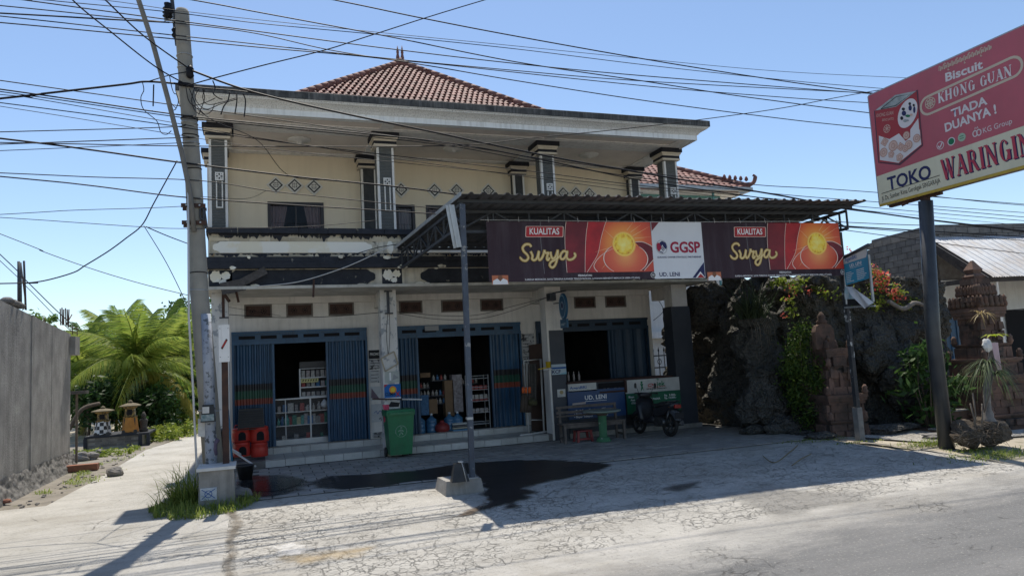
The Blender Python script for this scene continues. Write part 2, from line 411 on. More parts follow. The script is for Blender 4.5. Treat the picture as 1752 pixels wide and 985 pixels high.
def sheet(name, outline, m, lift, res=.0, kind='structure'):
    """a ground sheet inside an outline (x, y), following the fall of the ground"""
    mb = MB(); mb.poly([(x, y, gz(y)+lift) for x, y in outline]); return tag(obj(name, mb, m), kind=kind)
def strip(name, xs, yf, m, lift):
    """ground sheet between two edge functions, cut into cells so that it follows the slope"""
    mb = MB(); n = len(xs)-1; NV = 14
    for i in range(n+1):
        y0, y1 = yf(xs[i])
        for j in range(NV+1):
            y = y0+(y1-y0)*j/NV; mb.v.append(V((xs[i], y, gz(y)+lift)))
    for i in range(n):
        for j in range(NV):
            a = i*(NV+1)+j; mb.face((a, a+NV+1, a+NV+2, a+1))
    return tag(obj(name, mb, m), kind='structure')
mb = MB(); ys = [-400, -60, 0, 6, 7, 8, 9, 10, 11, 12, 30, 90, 400, 1500]
for i in range(len(ys)-1):
    for xa, xb in ((-900, -40), (-40, 0), (0, 40), (40, 900)):
        a, b = ys[i], ys[i+1]; mb.quad((xa, a, gz(a)-.03), (xb, a, gz(a)-.03), (xb, b, gz(b)-.03), (xa, b, gz(b)-.03))
structure("ground", mb, m_soil)
def jag(x, s, a): return a*mnoise.noise(V((x*s, s*3.1, .5)))
XS = [-60, -30, -15, -8]+[-6+.07*k for k in range(290)]+[18, 24, 40, 80]
def road_edge(x): return 7.25+.09*min(x, 16)+jag(x, .9, .10)+jag(x, 4, .07)+jag(x, 11, .03)
strip("road", XS, lambda x: (-1.2+.1*x if x < 16 else .4, road_edge(x)), m_asph, -.006)
strip("forecourt_apron", [-.45+.2*k for k in range(61)], lambda x: (road_edge(x)-.25, 15.0 if x < 11 else 10.2), m_apron, -.010)
strip("lane_mouth", [-8+.2*k for k in range(39)], lambda x: (road_edge(x)-.25, 14.), m_lane, -.008)
mb = MB(); LN = [(13.9, -3.3, -.9), (17, -3.15, -.95), (20, -3.1, -1.0), (23.5, -3.05, -1.0), (27, -2.35, -.4), (31, -1.4, .6), (40, 1, 3.2), (60, 6, 9)]
for i in range(len(LN)-1):
    (y0, a0, b0), (y1, a1, b1) = LN[i], LN[i+1]; mb.quad((a0, y0, -.009), (b0, y0, -.009), (b1, y1, -.009), (a1, y1, -.009))
structure("lane", mb, m_lane)
def ragged(pts, s=3., a=.12, n=8):
    out = []
    for i in range(len(pts)):
        p = V(pts[i]+(0,)); q = V(pts[(i+1) % len(pts)]+(0,))
        for k in range(n):
            t = p.lerp(q, k/n); out.append((t.x+a*mnoise.noise(V((t.x*s, t.y*s, 1))), t.y+a*mnoise.noise(V((t.x*s, t.y*s, 7)))))
    return out
# paved yard: single blocks on a joint bed
yard = thing("paved_yard", None, None, (5, 14, 0)); yard['kind'] = 'structure'
mb = MB(); mb.quad((-.3, 12.15, -.006), (11.3, 12.15, -.006), (11.3, 17.5, -.006), (-.3, 17.5, -.006)); tag(obj("joint_bed", mb, m_joint, yard), kind='structure')
PX, PY = .40, .26
pav = MB(); pav.box(-PX/2+.009, PX/2-.009, -PY/2+.009, PY/2-.009, -.02, 0, taper=.004); pav_me = pav.mesh("paver", m_paver)
cells = []
j = 0; y = 12.2+PY/2
while y < 16.2:
    x = -.2+PX/2*(1+j % 2)
    while x < 11.2:
        cells.append((x, y)); x += PX
    y += PY; j += 1
cells.sort(key=lambda c: (V((c[0], c[1], 0))-V((1.0, 11.5, 0))).length)
rest = MB()
for k, (x, y) in enumerate(cells):
    h = .006*mnoise.noise(V((x*1.7, y*1.7, 0)))+rnd.uniform(-.002, .003); M = Matrix.Translation((x, y, h+.004)) @ Matrix.Rotation(rnd.uniform(-.02, .02), 4, 'Z') @ Matrix.Rotation(rnd.uniform(-.008, .008), 4, 'X')
    if k < 295: piece("paver", pav_me, yard, M)
    else: rest.box(-PX/2+.009, PX/2-.009, -PY/2+.009, PY/2-.009, -.02, 0, M=M)
tag(obj("far_pavers", rest, m_paver, yard), kind='stuff')
# water that ran out of the shop: a film whose edge frays over the slabs
def seg_d(px, py, P):
    ins = False; best = 9.; n = len(P)
    for i in range(n):
        (xa, ya), (xb, yb) = P[i], P[(i+1) % n]; dx, dy = xb-xa, yb-ya; t = max(0, min(1, ((px-xa)*dx+(py-ya)*dy)/(dx*dx+dy*dy+1e-9)))
        best = min(best, sqrt((px-xa-t*dx)**2+(py-ya-t*dy)**2))
        if (ya > py) != (yb > py) and px < xa+(py-ya)/(yb-ya)*dx: ins = not ins
    return best if ins else -best
def film_mat(name, col, rough, amp, soft=.06, dens=1., stretch=(1.2, 4.5, 1)):
    m, nt, b = _nt(name); p = _pos(nt); at_ = nt.nodes.new("ShaderNodeAttribute"); at_.attribute_name = "inside"
    f = _math(nt, 'ADD', at_.outputs["Fac"], _math(nt, 'MULTIPLY', _math(nt, 'SUBTRACT', _noise(nt, _pos(nt, stretch), 1.6, 8, .7), .5), amp))
    f = _math(nt, 'MULTIPLY', _ramp(nt, f, -soft, soft), dens); nt.links.new(f, b.inputs["Alpha"])
    nt.links.new(_mixc(nt, _ramp(nt, _noise(nt, p, 4, 6, .7), .35, .65), col, tuple(q*1.9 for q in col)), b.inputs["Base Color"]); b.inputs["Roughness"].default_value = rough; b.inputs["Specular IOR Level"].default_value = .3
    bn = nt.nodes.new("ShaderNodeBump"); bn.inputs["Strength"].default_value = .25; bn.inputs["Distance"].default_value = .01; nt.links.new(_noise(nt, p, 18, 5, .7), bn.inputs["Height"]); nt.links.new(bn.outputs[0], b.inputs["Normal"])
    return m
def film(name, px, m, lift, cell=.07, pad=.5):
    P = [(q.x, q.y) for q in (gs(x, y) for x, y in px)]; x0, x1 = min(q[0] for q in P)-pad, max(q[0] for q in P)+pad; y0, y1 = min(q[1] for q in P)-pad, max(q[1] for q in P)+pad
    nx, ny = int((x1-x0)/cell), int((y1-y0)/cell); mb = MB(); val = []
    for i in range(nx+1):
        for j in range(ny+1):
            x, y = x0+(x1-x0)*i/nx, y0+(y1-y0)*j/ny; mb.v.append(V((x, y, gz(y)+lift))); val.append(seg_d(x, y, P))
    for i in range(nx):
        for j in range(ny):
            a = i*(ny+1)+j; q = (a, a+ny+1, a+ny+2, a+1)
            if max(val[k] for k in q) > -pad: mb.face(q)
    o = obj(name, mb, m); at_ = o.data.attributes.new("inside", 'FLOAT', 'POINT'); at_.data.foreach_set("value", val); return tag(o, kind='structure')
film("wet_patch", ((530, 826), (560, 815), (623, 812), (706, 806), (790, 793), (871, 788), (940, 787), (994, 790), (1046, 794), (1029, 802), (991, 813), (953, 819), (912, 830), (890, 834), (918, 842), (895, 846), (908, 850), (880, 856), (887, 867), (862, 871), (868, 860), (846, 866), (826, 870), (838, 856), (828, 846), (833, 838), (825, 822), (750, 820), (700, 824), (647, 832), (588, 837), (546, 835)), film_mat("wet_film", (.015, .015, .016), .36, .62, .05, .94, (1.0, 3.4, 1)), .011, .05)
film("wet_corner", ((408, 852), (470, 850), (512, 838), (530, 824), (480, 812), (410, 816)), film_mat("wet_film_thin", (.020, .020, .021), .16, .9, .10, .86, (.8, 2.4, 1)), .011)
film("puddle", ((425, 842), (475, 841), (512, 830), (520, 820), (470, 818), (430, 828)), film_mat("puddle_film", (.010, .010, .011), .03, .25, .03, .9), .015)
film("damp_trickle", ((783, 883), (800, 873), (818, 866), (830, 860), (824, 870), (806, 880)), film_mat("damp_film", (.09, .065, .045), .8, .14, .03, .8), .008, .03, .2)
m_seam = film_mat("seam_dirt", (.13, .11, .085), .95, .26, .04, .6, (5, 4, 1))
film("seam_crack", ((392, 866), (404, 878), (414, 898), (402, 915), (396, 930), (404, 948), (392, 966), (398, 985), (388, 985), (384, 962), (394, 944), (387, 926), (394, 908), (400, 894), (388, 876)), m_seam, .009, .03, .25)
film("tar_patch", ((1240, 846), (1330, 836), (1420, 842), (1500, 838), (1470, 858), (1400, 868), (1335, 884), (1290, 866)), film_mat("tar_patch_film", (.17, .165, .155), .95, .55, .12, .40, (1, 2.5, 1)), .007, .05, .4)
film("plaster_spill", ((470, 935), (500, 928), (520, 936), (512, 948), (482, 950)), film_mat("plaster_film", (.48, .47, .45), .9, .55, .06, .6, (4, 5, 1)), .009, .03, .3)
film("yellow_dust", ((480, 955), (560, 946), (640, 936), (610, 950), (520, 962)), film_mat("sand_film", (.40, .29, .14), .95, .6, .10, .34, (2, 4, 1)), .008, .04, .3)
film("oil_stain", ((1140, 836), (1165, 828), (1195, 824), (1185, 833), (1160, 840)), film_mat("oil_film", (.05, .045, .04), .7, .5, .10, .7), .008, .05, .4)
# ------------------------------------------------------------------ the two-storey shop
shop = thing("shop_building", "two-storey cream shop house with white eaves, slate columns and red tiled pyramid roof", "shop house", (5, 18, 0))
FX0, FX1 = -.87, 10.7
WY = 17.45                                   # ground-floor shop fronts
# steps: bed plus single tiles
mb = MB(); mb.box(.12, 6.72, 16.27, 17.4, -.05, .145); mb.box(-.5, 6.72, 17.38, 22, -.05, .295); mb.box(-.5, .12, 16.27, 17.38, -.05, .14)
bed = obj("step_bed", mb, m_grout, shop)
rt = MB(); rt.box(-.197, .197, -.012, .012, -.068, .068, taper=.003); rt_me = rt.mesh("riser_tile", m_tile)
tt = MB(); tt.box(-.197, .197, -.182, .182, -.01, .006, taper=.002); tt_me = tt.mesh("tread_tile", m_tilet)
k = 0; x = .34
while x < 6.7:
    piece("riser_tile", rt_me, bed, Matrix.Translation((x, 16.262, .07+rnd.uniform(-.003, .003))) @ Matrix.Rotation(rnd.uniform(-.006, .006), 4, 'Y'))
    x += .402
x = -.28
while x < 6.7:
    piece("riser_tile", rt_me, bed, Matrix.Translation((x, 17.372, .222+rnd.uniform(-.002, .002)))); x += .402
for r in range(3):
    x = .34 if r % 2 == 0 else .54
    x = .34
    while x < 6.7:
        piece("tread_tile", tt_me, bed, Matrix.Translation((x, 16.455+.37*r, .147+rnd.uniform(-.001, .001)))); x += .402
# ground-floor walls
def wall_with_holes(name, x0, x1, z0, z1, y0, y1, holes, m, parent=shop):
    """upright wall along x with rectangular holes (xa, xb, za, zb)"""
    mb = MB(); xs = sorted({x0, x1, *[h[0] for h in holes], *[h[1] for h in holes]}); zs = sorted({z0, z1, *[h[2] for h in holes], *[h[3] for h in holes]})
    for i in range(len(xs)-1):
        for j in range(len(zs)-1):
            cx, cz = (xs[i]+xs[i+1])/2, (zs[j]+zs[j+1])/2
            if not any(h[0] < cx < h[1] and h[2] < cz < h[3] for h in holes): mb.box(xs[i], xs[i+1], y0, y1, zs[j], zs[j+1])
    return obj(name, mb, m, parent)
def zAt(px, py, Y): return fp(px, py, Y).z
def xAt(px, py, Y): return fp(px, py, Y).x
vent_px = [(418, 465, 517, 540), (490, 535, 515, 538), (562, 605, 513, 535), (683, 722, 512, 534), (755, 795, 511, 533), (822, 860, 510, 531), (983, 1018, 507, 529), (1036, 1070, 506, 527)]
vents = []
for a, b, t, u in vent_px:
    lo = fp(a, u, WY); hi = fp(b, t, WY); vents.append((lo.x, hi.x, 3.24, 3.55))
D1 = (-.52, 2.5, .30, 2.93); D2 = (3.2, 6.42, .30, 2.93); D3 = (6.86, 10.15, .30, 2.93)
wall_with_holes("shop_front_wall", FX0+.1, 10.3, .29, 3.9, WY, WY+.14, vents+[D1, D2, D3], m_lowwall)
mb = MB(); mb.box(-.86, -.84, 17.59, 26, 0, 3.9); mb.box(10.32, 10.34, 17.6, 24, 0, 3.9); obj("side_wall", mb, m_lowwall, shop)
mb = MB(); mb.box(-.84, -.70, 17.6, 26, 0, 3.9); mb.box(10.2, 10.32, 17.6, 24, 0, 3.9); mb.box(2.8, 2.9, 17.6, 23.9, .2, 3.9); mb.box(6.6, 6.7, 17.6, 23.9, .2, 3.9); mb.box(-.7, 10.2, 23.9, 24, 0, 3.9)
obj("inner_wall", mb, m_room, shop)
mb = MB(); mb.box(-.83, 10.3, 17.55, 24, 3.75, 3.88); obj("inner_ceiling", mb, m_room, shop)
# plinth tiles below bay 3 and the white string course
mb = MB(); mb.box(7.13, 10.1, 16.24, 17.44, -.02, .12); obj("kiosk_plinth", mb, m_conc, shop)
# vent blocks: surround, recessed terracotta screen with pierced petals
for i, (a, b, c, d) in enumerate(vents):
    mb = MB(); t = .035
    for bx in ((a, b, c, c+t), (a, b, d-t, d), (a, a+t, c+t, d-t), (b-t, b, c+t, d-t)): mb.box(bx[0], bx[1], WY-.02, WY+.1, bx[2], bx[3])
    v = obj("vent_block", mb, m_ventf, shop)
    mb = MB(); mb.box(a+t, b-t, WY+.03, WY+.09, c+t, d-t); s = obj("vent_screen", mb, m_terra, v)
    fr = Fr((a+t, WY+.03, c+t), (1, 0, 0), (0, 0, 1)); W, H = b-a-2*t, d-c-2*t; mb = MB()
    for hx in (.27, .73):
        cx, cz = W*hx, H/2; mb.poly([fr.p(cx+.022*cos(q*pi/4), cz+.022*sin(q*pi/4), .004) for q in range(8)])
        for q in range(8):
            an = q*pi/4+.2; rx, rz = cos(an), sin(an)
            mb.poly([fr.p(cx+rx*.04-rz*.012, cz+rz*.04+rx*.012, .004), fr.p(cx+rx*.04+rz*.012, cz+rz*.04-rx*.012, .004), fr.p(cx+rx*.085, cz+rz*.085*.95, .004)])
    obj("vent_petal", mb, m_void, v)
# folding steel shutters
def fold_panel(name, x0, x1, folds, z0, z1, y, bands, parent, narrow=0):
    mb = MB(); zs = [z0]+[z for b in bands for z in b[:2]]+[z1]; zs = sorted(set(zs)); xs = []
    for k in range(folds*4+1):
        t = k/(folds*4); t = t if not narrow else (1-(1-t)**1.35 if narrow > 0 else t**1.35)
        xs.append(x0+(x1-x0)*t)
    dep = (0, .0, -.055, -.055)
    for j in range(len(zs)-1):
        zc = (zs[j]+zs[j+1])/2; mb.cur = 0
        for b in bands:
            if b[0] < zc < b[1]: mb.cur = b[2]
        for k in range(len(xs)-1):
            ya, yb = y+dep[k % 4], y+dep[(k+1) % 4]
            mb.quad((xs[k], ya, zs[j]), (xs[k+1], yb, zs[j]), (xs[k+1], yb, zs[j+1]), (xs[k], ya, zs[j+1]))
    return obj(name, mb, [m_blue, m_bandk, m_bandg, m_bandr], parent)
bandz = lambda px, k, g, r, e: [(zAt(px, e, WY), zAt(px, r, WY), 3), (zAt(px, r, WY), zAt(px, g, WY), 2), (zAt(px, g, WY), zAt(px, k, WY), 1)]
B1 = bandz(430, 657, 668, 682, 692)
def shutter(D, left, right, nl, nr, extra=None):
    mb = MB(); mb.box(D[0], D[1], WY-.09, WY-.005, D[3]-.30, D[3]-.22); mb.box(D[0], D[1], WY-.09, WY-.005, D[3]-.055, D[3]); mb.box(D[0], D[1], WY-.05, WY-.02, D[3]-.22, D[3]-.055)
    mb.box(D[0], D[0]+.045, WY-.08, WY-.004, D[2], D[3]-.30); mb.box(D[1]-.045, D[1], WY-.08, WY-.004, D[2], D[3]-.30)
    s = obj("shutter_door", mb, m_blue, shop)
    mb = MB(); n = int((D[1]-D[0])/.5)
    for k in range(n):
        a = D[0]+.1+(D[1]-D[0]-.2)*k/n; mb.box(a+.05, a+.4, WY-.056, WY-.05, D[3]-.175, D[3]-.10)
    obj("head_slot", mb, m_void, s)
    if left: fold_panel("shutter_panel", D[0]+.05, left, nl, D[2]+.02, D[3]-.30, WY+.005, B1, s, 1)
    if right: fold_panel("shutter_panel", right, D[1]-.05, nr, D[2]+.02, D[3]-.30, WY+.005, B1, s, -1)
    mb = MB()
    if left: mb.box(left, left+.05, WY-.06, WY+.02, D[2]+.02, D[3]-.30)
    if right: mb.box(right-.05, right, WY-.06, WY+.02, D[2]+.02, D[3]-.30)
    obj("shutter_edge", mb, m_blue, s)
    return s
shutter(D1, xAt(466, 640, WY), xAt(562, 640, WY), 8, 8)
shutter(D2, xAt(713, 640, WY), xAt(843, 640, WY), 5, 6)
_mb = m_blue; m_blue = mat("shaded_blue_shutter", (.014, .035, .065), (.02, .045, .08), 2.2, rough=.5); B1 = []; shutter(D3, xAt(935, 640, WY), xAt(1046, 640, WY), 3, 4); m_blue = _mb  # kiosk shade put into the colour: darker copy of the shutter blue, no bands
mb = MB(); p = fp(727, 566, WY-.12); mb.box(p.x, p.x+.34, WY-.15, WY-.1, p.z-.0, p.z+.12)
solo("signboard", mb, m_inkgr, "small grey board hung on the shutter head above the drinks shop", "sign")
# canopy slab and soffit over the pavement
mb = MB(); mb.box(-.95, 11.15, 15.62, 17.5, 3.70, 3.76); obj("slab_edge", mb, mat("slab_lip", (.62, .60, .54), (.46, .44, .38), 2, streak=(.2, .19, .16), stk=.5, stscale=(5, 5, 1)), shop)
mb = MB()
for cx in (2.84, 6.9, 10.5): mb.box(cx-.13, cx+.13, 16.6, WY, 3.38, 3.70)
mb.box(-.5, 10.2, WY-.12, WY, 3.55, 3.70); obj("slab_beam", mb, m_lowwall, shop)
mb = MB(); mb.box(-.90, 11.1, 15.75, 18.3, 3.76, 4.20); obj("balcony_slab", mb, m_cstone, shop)
mb = MB(); mb.box(-.93, 11.12, 15.60, 15.80, 4.13, 4.25); mb.box(-.93, 11.12, 15.63, 15.80, 4.25, 4.37); mb.box(-.93, -.78, 15.8, 18.2, 4.13, 4.37); obj("lower_band", mb, m_black, shop)
mb = MB(); mb.box(-.88, 11.08, 15.76, 15.92, 4.37, 4.87); mb.box(-.88, -.74, 15.92, 18.2, 4.37, 4.87); mb.box(10.9, 11.06, 15.92, 18.2, 4.37, 4.87); obj("parapet_wall", mb, m_cstone, shop)
cm = MB(); cm.box(-.30, .30, -.1, .12, 0, .115, taper=.004); cm_me = cm.mesh("parapet_coping", m_black)
for k in range(20): piece("parapet_coping", cm_me, shop, Matrix.Translation((-.62+.605*k, 15.72, 4.87+rnd.uniform(-.004, .004))) @ Matrix.Rotation(rnd.uniform(-.006, .006), 4, 'Y'))
mb = MB(); mb.box(-.93, -.73, 15.85, 18.2, 4.87, 4.985); mb.box(10.9, 11.1, 15.85, 18.2, 4.87, 4.985); obj("side_coping", mb, m_black, shop)
# ragged run of dark crust hanging below the coping and the ivory panels
def crust(x0, x1, z, d, y, seed, n=420):
    mb = MB(); P = []
    for k in range(n+1):
        x = x0+(x1-x0)*k/n; P.append((x, z-max(.004, d*(.35+.9*mnoise.noise(V((x*3.2, seed, 0)))+.75*mnoise.noise(V((x*13, seed, 3)))+.6*mnoise.noise(V((x*31, seed, 6)))))))
    for k in range(n): mb.quad((P[k][0], y, P[k][1]), (P[k+1][0], y, P[k+1][1]), (P[k+1][0], y, z), (P[k][0], y, z))
    return mb
obj("coping_stain", crust(-.87, 10.9, 4.868, .15, 15.742, 2), m_black, shop)
obj("band_stain", crust(-.87, 10.9, 4.46, .10, 15.742, 5), m_black, shop)
def notch_panel(x0, x1, z0, z1, c=.07):
    P = []; zc = (z0+z1)/2
    for (xx, s) in ((x0, 1), (x1, -1)):
        side = [(xx+s*2.0*c, z0), (xx+s*1.2*c, z0+.6*c), (xx+s*.35*c, zc-.9*c), (xx, zc-.5*c), (xx, zc+.5*c), (xx+s*.35*c, zc+.9*c), (xx+s*1.2*c, z1-.6*c), (xx+s*2.0*c, z1)]
        P.append(side)
    return P[0][::-1]+P[1]
def slabpoly(P, y, d): return [(x, y, z) for x, z in P], (0, d, 0)
for (a, b) in ((-.80, 2.44), (3.25, 6.55), (7.3, 10.4)):
    mb = MB(); mb.prism([(x, 15.735, z) for x, z in notch_panel(a, b, 4.47, 4.71)], (0, .03, 0)); obj("ivory_panel", mb, m_panel, shop)
    mb = MB(); mb.prism([(x, 15.735, z) for x, z in notch_panel(a+.25, b+.05, 3.78, 4.11, .09)], (0, .03, 0)); obj("slate_panel", mb, m_black, shop)
for cx in (2.84, 6.92):
    mb = MB(); mb.prism([(cx+.075*cos(t*pi/4+.39)*1.0, 15.735, 4.59+.15*sin(t*pi/4+.39)) for t in range(8)], (0, .03, 0)); obj("octagon_panel", mb, m_panel, shop)
for cx in (-.66, 2.86, 6.92, 10.6):
    mb = MB(); mb.box(cx-.22, cx+.22, 15.735, 15.76, 3.78, 4.11); mo = obj("scroll_panel", mb, m_black, shop)
    for q, (u0, v0, ru, rv) in enumerate(((.13, .19, .11, .12), (.32, .22, .09, .08), (.26, .08, .07, .06))):
        pts = [(cx-.22+u0+ru*cos(2*pi*k/18)*(1+.5*mnoise.noise(V((cx*3+k*.9, q, 0)))), 15.722, 3.78+v0+rv*sin(2*pi*k/18)*(1+.5*mnoise.noise(V((k*.9, q, cx))))) for k in range(18)]
        mb = MB(); mb.prism(pts, (0, .012, 0)); obj("plaster_remnant", mb, m_panel, mo)
for k in range(26):                      # chips of pale plaster left along the dark panels
    x = rnd.uniform(-.6, 10.4); z = rnd.choice((3.775, 4.115, 4.14, 4.36))+rnd.uniform(-.015, .015); w_ = rnd.uniform(.02, .09); h_ = rnd.uniform(.012, .035); y = 15.725 if z < 4.12 else 15.594
    mb = MB(); mb.prism([(x+w_*cos(2*pi*q/9)*(1+.4*rnd.random()), y, z+h_*sin(2*pi*q/9)*(1+.4*rnd.random())) for q in range(9)], (0, .012, 0)); obj("plaster_chip", mb, m_cstone if k % 2 else m_panel, shop)
# the long pale stones of the parapet cladding
cs = MB(); cs.box(-.19, .19, 0, .018, -.037, .037, taper=.002); cs_me = cs.mesh("cladding_stone", mat("cladding_stone", (.60, .53, .40), (.48, .42, .31), 3, rnd_v=.22, patch=(.48, .30, .13), pk=(.62, .66), pscale=2.3, bump=.2))
for zr in (4.43, 4.755):
    x = -.68
    while x < 6.5:
        piece("cladding_stone", cs_me, shop, Matrix.Translation((x, 15.748, zr+rnd.uniform(-.004, .004))) @ Matrix.Diagonal((1, 1, rnd.uniform(.8, 1.05), 1))); x += .395
# ---- columns
def col_low(x0, x1, dark, base=False):
    mb = MB(); mb.box(x0, x1, 16.25, 16.62, -.03, 3.70); c = obj("column", mb, m_flaky if not dark else m_lowwall, shop)
    return c
col_low(-.87, -.54, 0); col_low(2.66, 3.02, 0); c3 = col_low(6.68, 7.1, 1); c4 = col_low(10.26, 10.72, 1)
mb = MB(); mb.box(6.73, 7.115, 16.235, 16.25, -.02, 2.63); obj("dark_cladding", mb, m_dkpaint, c3)
mb = MB(); mb.box(10.2, 10.76, 16.22, 16.64, .10, 3.12); obj("dark_cladding", mb, m_dkpaint, c4)
mb = MB(); mb.box(10.1, 10.82, 16.15, 16.75, -.03, .10); obj("column_base", mb, m_conc, c4)
def capital(mbk, mbw, x0, x1, y0, y1, zt, s=1.):
    for (mb_, e, a, b) in ((mbk, .13*s, -.11*s, 0.), (mbw, .10*s, -.16*s, -.11*s), (mbw, .075*s, -.20*s, -.16*s), (mbk, .07*s, -.27*s, -.20*s), (mbw, .075*s, -.32*s, -.27*s)):
        mb_.box(x0-e, x1+e, y0-e, y1+e, zt+a, zt+b)
m_capc = mat("capital_cream", (.66, .60, .50), (.58, .52, .43), 3, streak=(.35, .31, .25), stk=.3)
def col_up(x0, x1, y0, y1, medal=True, dark=False):
    mb = MB(); mb.box(x0, x1, y0, y1, 4.3, 7.36); c = obj("column", mb, m_slate if not dark else mat("dark_slate", (.035, .04, .045), (.06, .065, .07), 9, rough=.7), shop)
    k, w_ = MB(), MB(); capital(k, w_, x0, x1, y0, y1, 7.36); obj("capital_band", k, m_capk, c); obj("capital_moulding", w_, m_capc, c)
    mb = MB(); e = .045
    for cx in (x0, x1-e): mb.box(cx-.006 if cx == x0 else cx, cx+e+(.006 if cx != x0 else 0), y0-.008, y0+e, 4.3, 7.02)
    mb.box(x0-.006, x0, y0+e, y0+e+.03, 4.3, 7.02)
    obj("corner_trim", mb, m_white, c)
    if medal:
        cx = (x0+x1)/2+.02; mb = MB(); mb.box(cx-.085, cx+.085, y0-.03, y0-.001, 6.12, 6.30); md = obj("medallion", mb, m_orn, c)
        fr = Fr((cx, y0-.03, 6.21), (1, 0, 0), (0, 0, 1)); mb = MB()
        for q in range(4):
            a = q*pi/2; f = lambda u, v: fr.p(u*cos(a)-v*sin(a), u*sin(a)+v*cos(a), .002)
            mb.poly([f(.02, -.006), f(.055, -.02), f(.065, 0), f(.055, .02), f(.02, .006)]); mb.poly([f(.035, .035), f(.055, .045), f(.05, .06), f(.04, .055)])
        obj("carving", mb, m_void, md)
        mb = MB(); a, b = cx-.07, cx+.07
        for bx in ((a, b, 5.52, 5.545), (a, a+.025, 5.545, 6.1), (b-.025, b, 5.545, 6.1)): mb.box(bx[0], bx[1], y0-.025, y0-.001, bx[2], bx[3])
        obj("pendant_frame", mb, m_orn, c)
    return c
for x0, x1 in ((-.88, -.52), (2.71, 3.09), (6.79, 7.15), (10.35, 10.73)): col_up(x0, x1, 16.25, 16.6)
for x0, x1 in ((-1.02, -.68), (2.6, 2.97), (6.73, 7.04), (10.35, 10.66)): col_up(x0, x1, 18.12, 18.5, False, True)
# ---- upper wall, windows, diamonds
UY = 18.36
def win(px0, px1, pt, X=None):
    a = xAt(px0, 370, UY) ; b = xAt(px1, 370, UY); return (a, b, 5.1, zAt((px0+px1)/2, pt, UY))
W1 = win(458, 554, 346); W2 = win(652, 710, 350); W3 = win(729, 815, 352); W4 = (7.9, 9.2, 5.1, 6.1)
wall_with_holes("upper_wall", -.85, 10.5, 4.15, 7.46, UY, UY+.15, [W1, W2, W3, W4], m_cream)
mb = MB(); mb.box(-.86, -.71, UY+.15, 26, 4.1, 7.46); mb.box(10.36, 10.5, UY+.15, 26, 4.1, 7.46); obj("upper_side_wall", mb, m_cream, shop)
mb = MB(); mb.box(-.7, 10.36, 21.5, 21.6, 4.1, 7.46); obj("upper_inner_wall", mb, m_room, shop)
for (a, b, c, d) in (W1, W2, W3, W4):
    mb = MB(); t = .07
    for bx in ((a, b, d-t, d), (a, b, c, c+.04), (a, a+t, c, d-t), (b-t, b, c, d-t)): mb.box(bx[0], bx[1], UY-.02, UY+.08, bx[2], bx[3])
    wf = obj("window_frame", mb, m_frame, shop)
    mb = MB(); mb.quad((a+t, UY+.06, c), (b-t, UY+.06, c), (b-t, UY+.06, d-t), (a+t, UY+.06, d-t)); obj("pane", mb, m_glass, wf)
    for sgn in (0, 1):
        def cf(u, v):
            wdt = .30*(b-a)*(1-.45*v) if (b-a) > 1 else .46*(b-a)*(1-.1*v); x = a+t+wdt*u if sgn == 0 else b-t-wdt*u
            return (x, UY+.16+.022*sin(u*28), d-t-(d-t-c)*v)
        mb = MB(); mb.grid(cf, 26, 6); obj("curtain", mb, m_curt if (b-a) > 1 else m_lace, wf)
    mb = MB(); cx = (a+b)/2
    for sx in (-1, 1):
        o = a+.32*(b-a) if sx < 0 else b-.32*(b-a)
        for k in range(5):
            an = radians(20+35*k); mb.tube([(o, UY+.03, c+.03), (o+.33*cos(an), UY+.03, min(d-t, c+.03+.55*sin(an)))], .005, 5)
        mb.tube([(o+.33*cos(radians(q*15)), UY+.03, c+.03+.36*sin(radians(q*15))) for q in range(13)], .005, 5)
        mb.tube([(o-.3, UY+.03, c+.55), (o+.3, UY+.03, c+.55)], .005, 5)
    mb.box(cx-.02, cx+.02, UY+.02, UY+.07, c+.04, d-t); obj("window_grille", mb, m_frame, wf)
for (px, py) in ((472, 317), (504, 318), (537, 320), (686, 325), (743, 326), (781, 326), (835, 327), (963, 331), (985, 331), (1008, 332)):
    p = fp(px, py, UY); r = .225
    mb = MB(); P = [(p.x+r*cos(q*pi/2), p.z+r*sin(q*pi/2)) for q in range(4)]; mb.prism([(x, UY-.035, z) for x, z in P], (0, .034, 0)); d_ = obj("diamond_ornament", mb, m_orn, shop)
    mb = MB(); mb.poly([(p.x+r*.74*cos(-q*pi/2), UY-.038, p.z+r*.74*sin(-q*pi/2)) for q in range(4)][::-1]); obj("diamond_border", mb, m_black, d_)
    mb = MB(); mb.prism([(p.x+r*.55*cos(q*pi/2), UY-.045, p.z+r*.55*sin(q*pi/2)) for q in range(4)], (0, .006, 0)); obj("diamond_plate", mb, m_orn, d_)
    mb = MB(); fr = Fr((p.x, UY-.046, p.z), (1, 0, 0), (0, 0, 1))
    for q in range(8):
        a = q*pi/4; rr = .05 if q % 2 == 0 else .062
        mb.poly([fr.p(rr*cos(a)+.018*cos(a+t), rr*sin(a)+.018*sin(a+t), .002) for t in (0, 1.9, 3.14, 4.38)])
    mb.poly([fr.p(.012*cos(t*pi/4), .012*sin(t*pi/4), .002) for t in range(8)]); obj("diamond_hole", mb, m_void, d_)
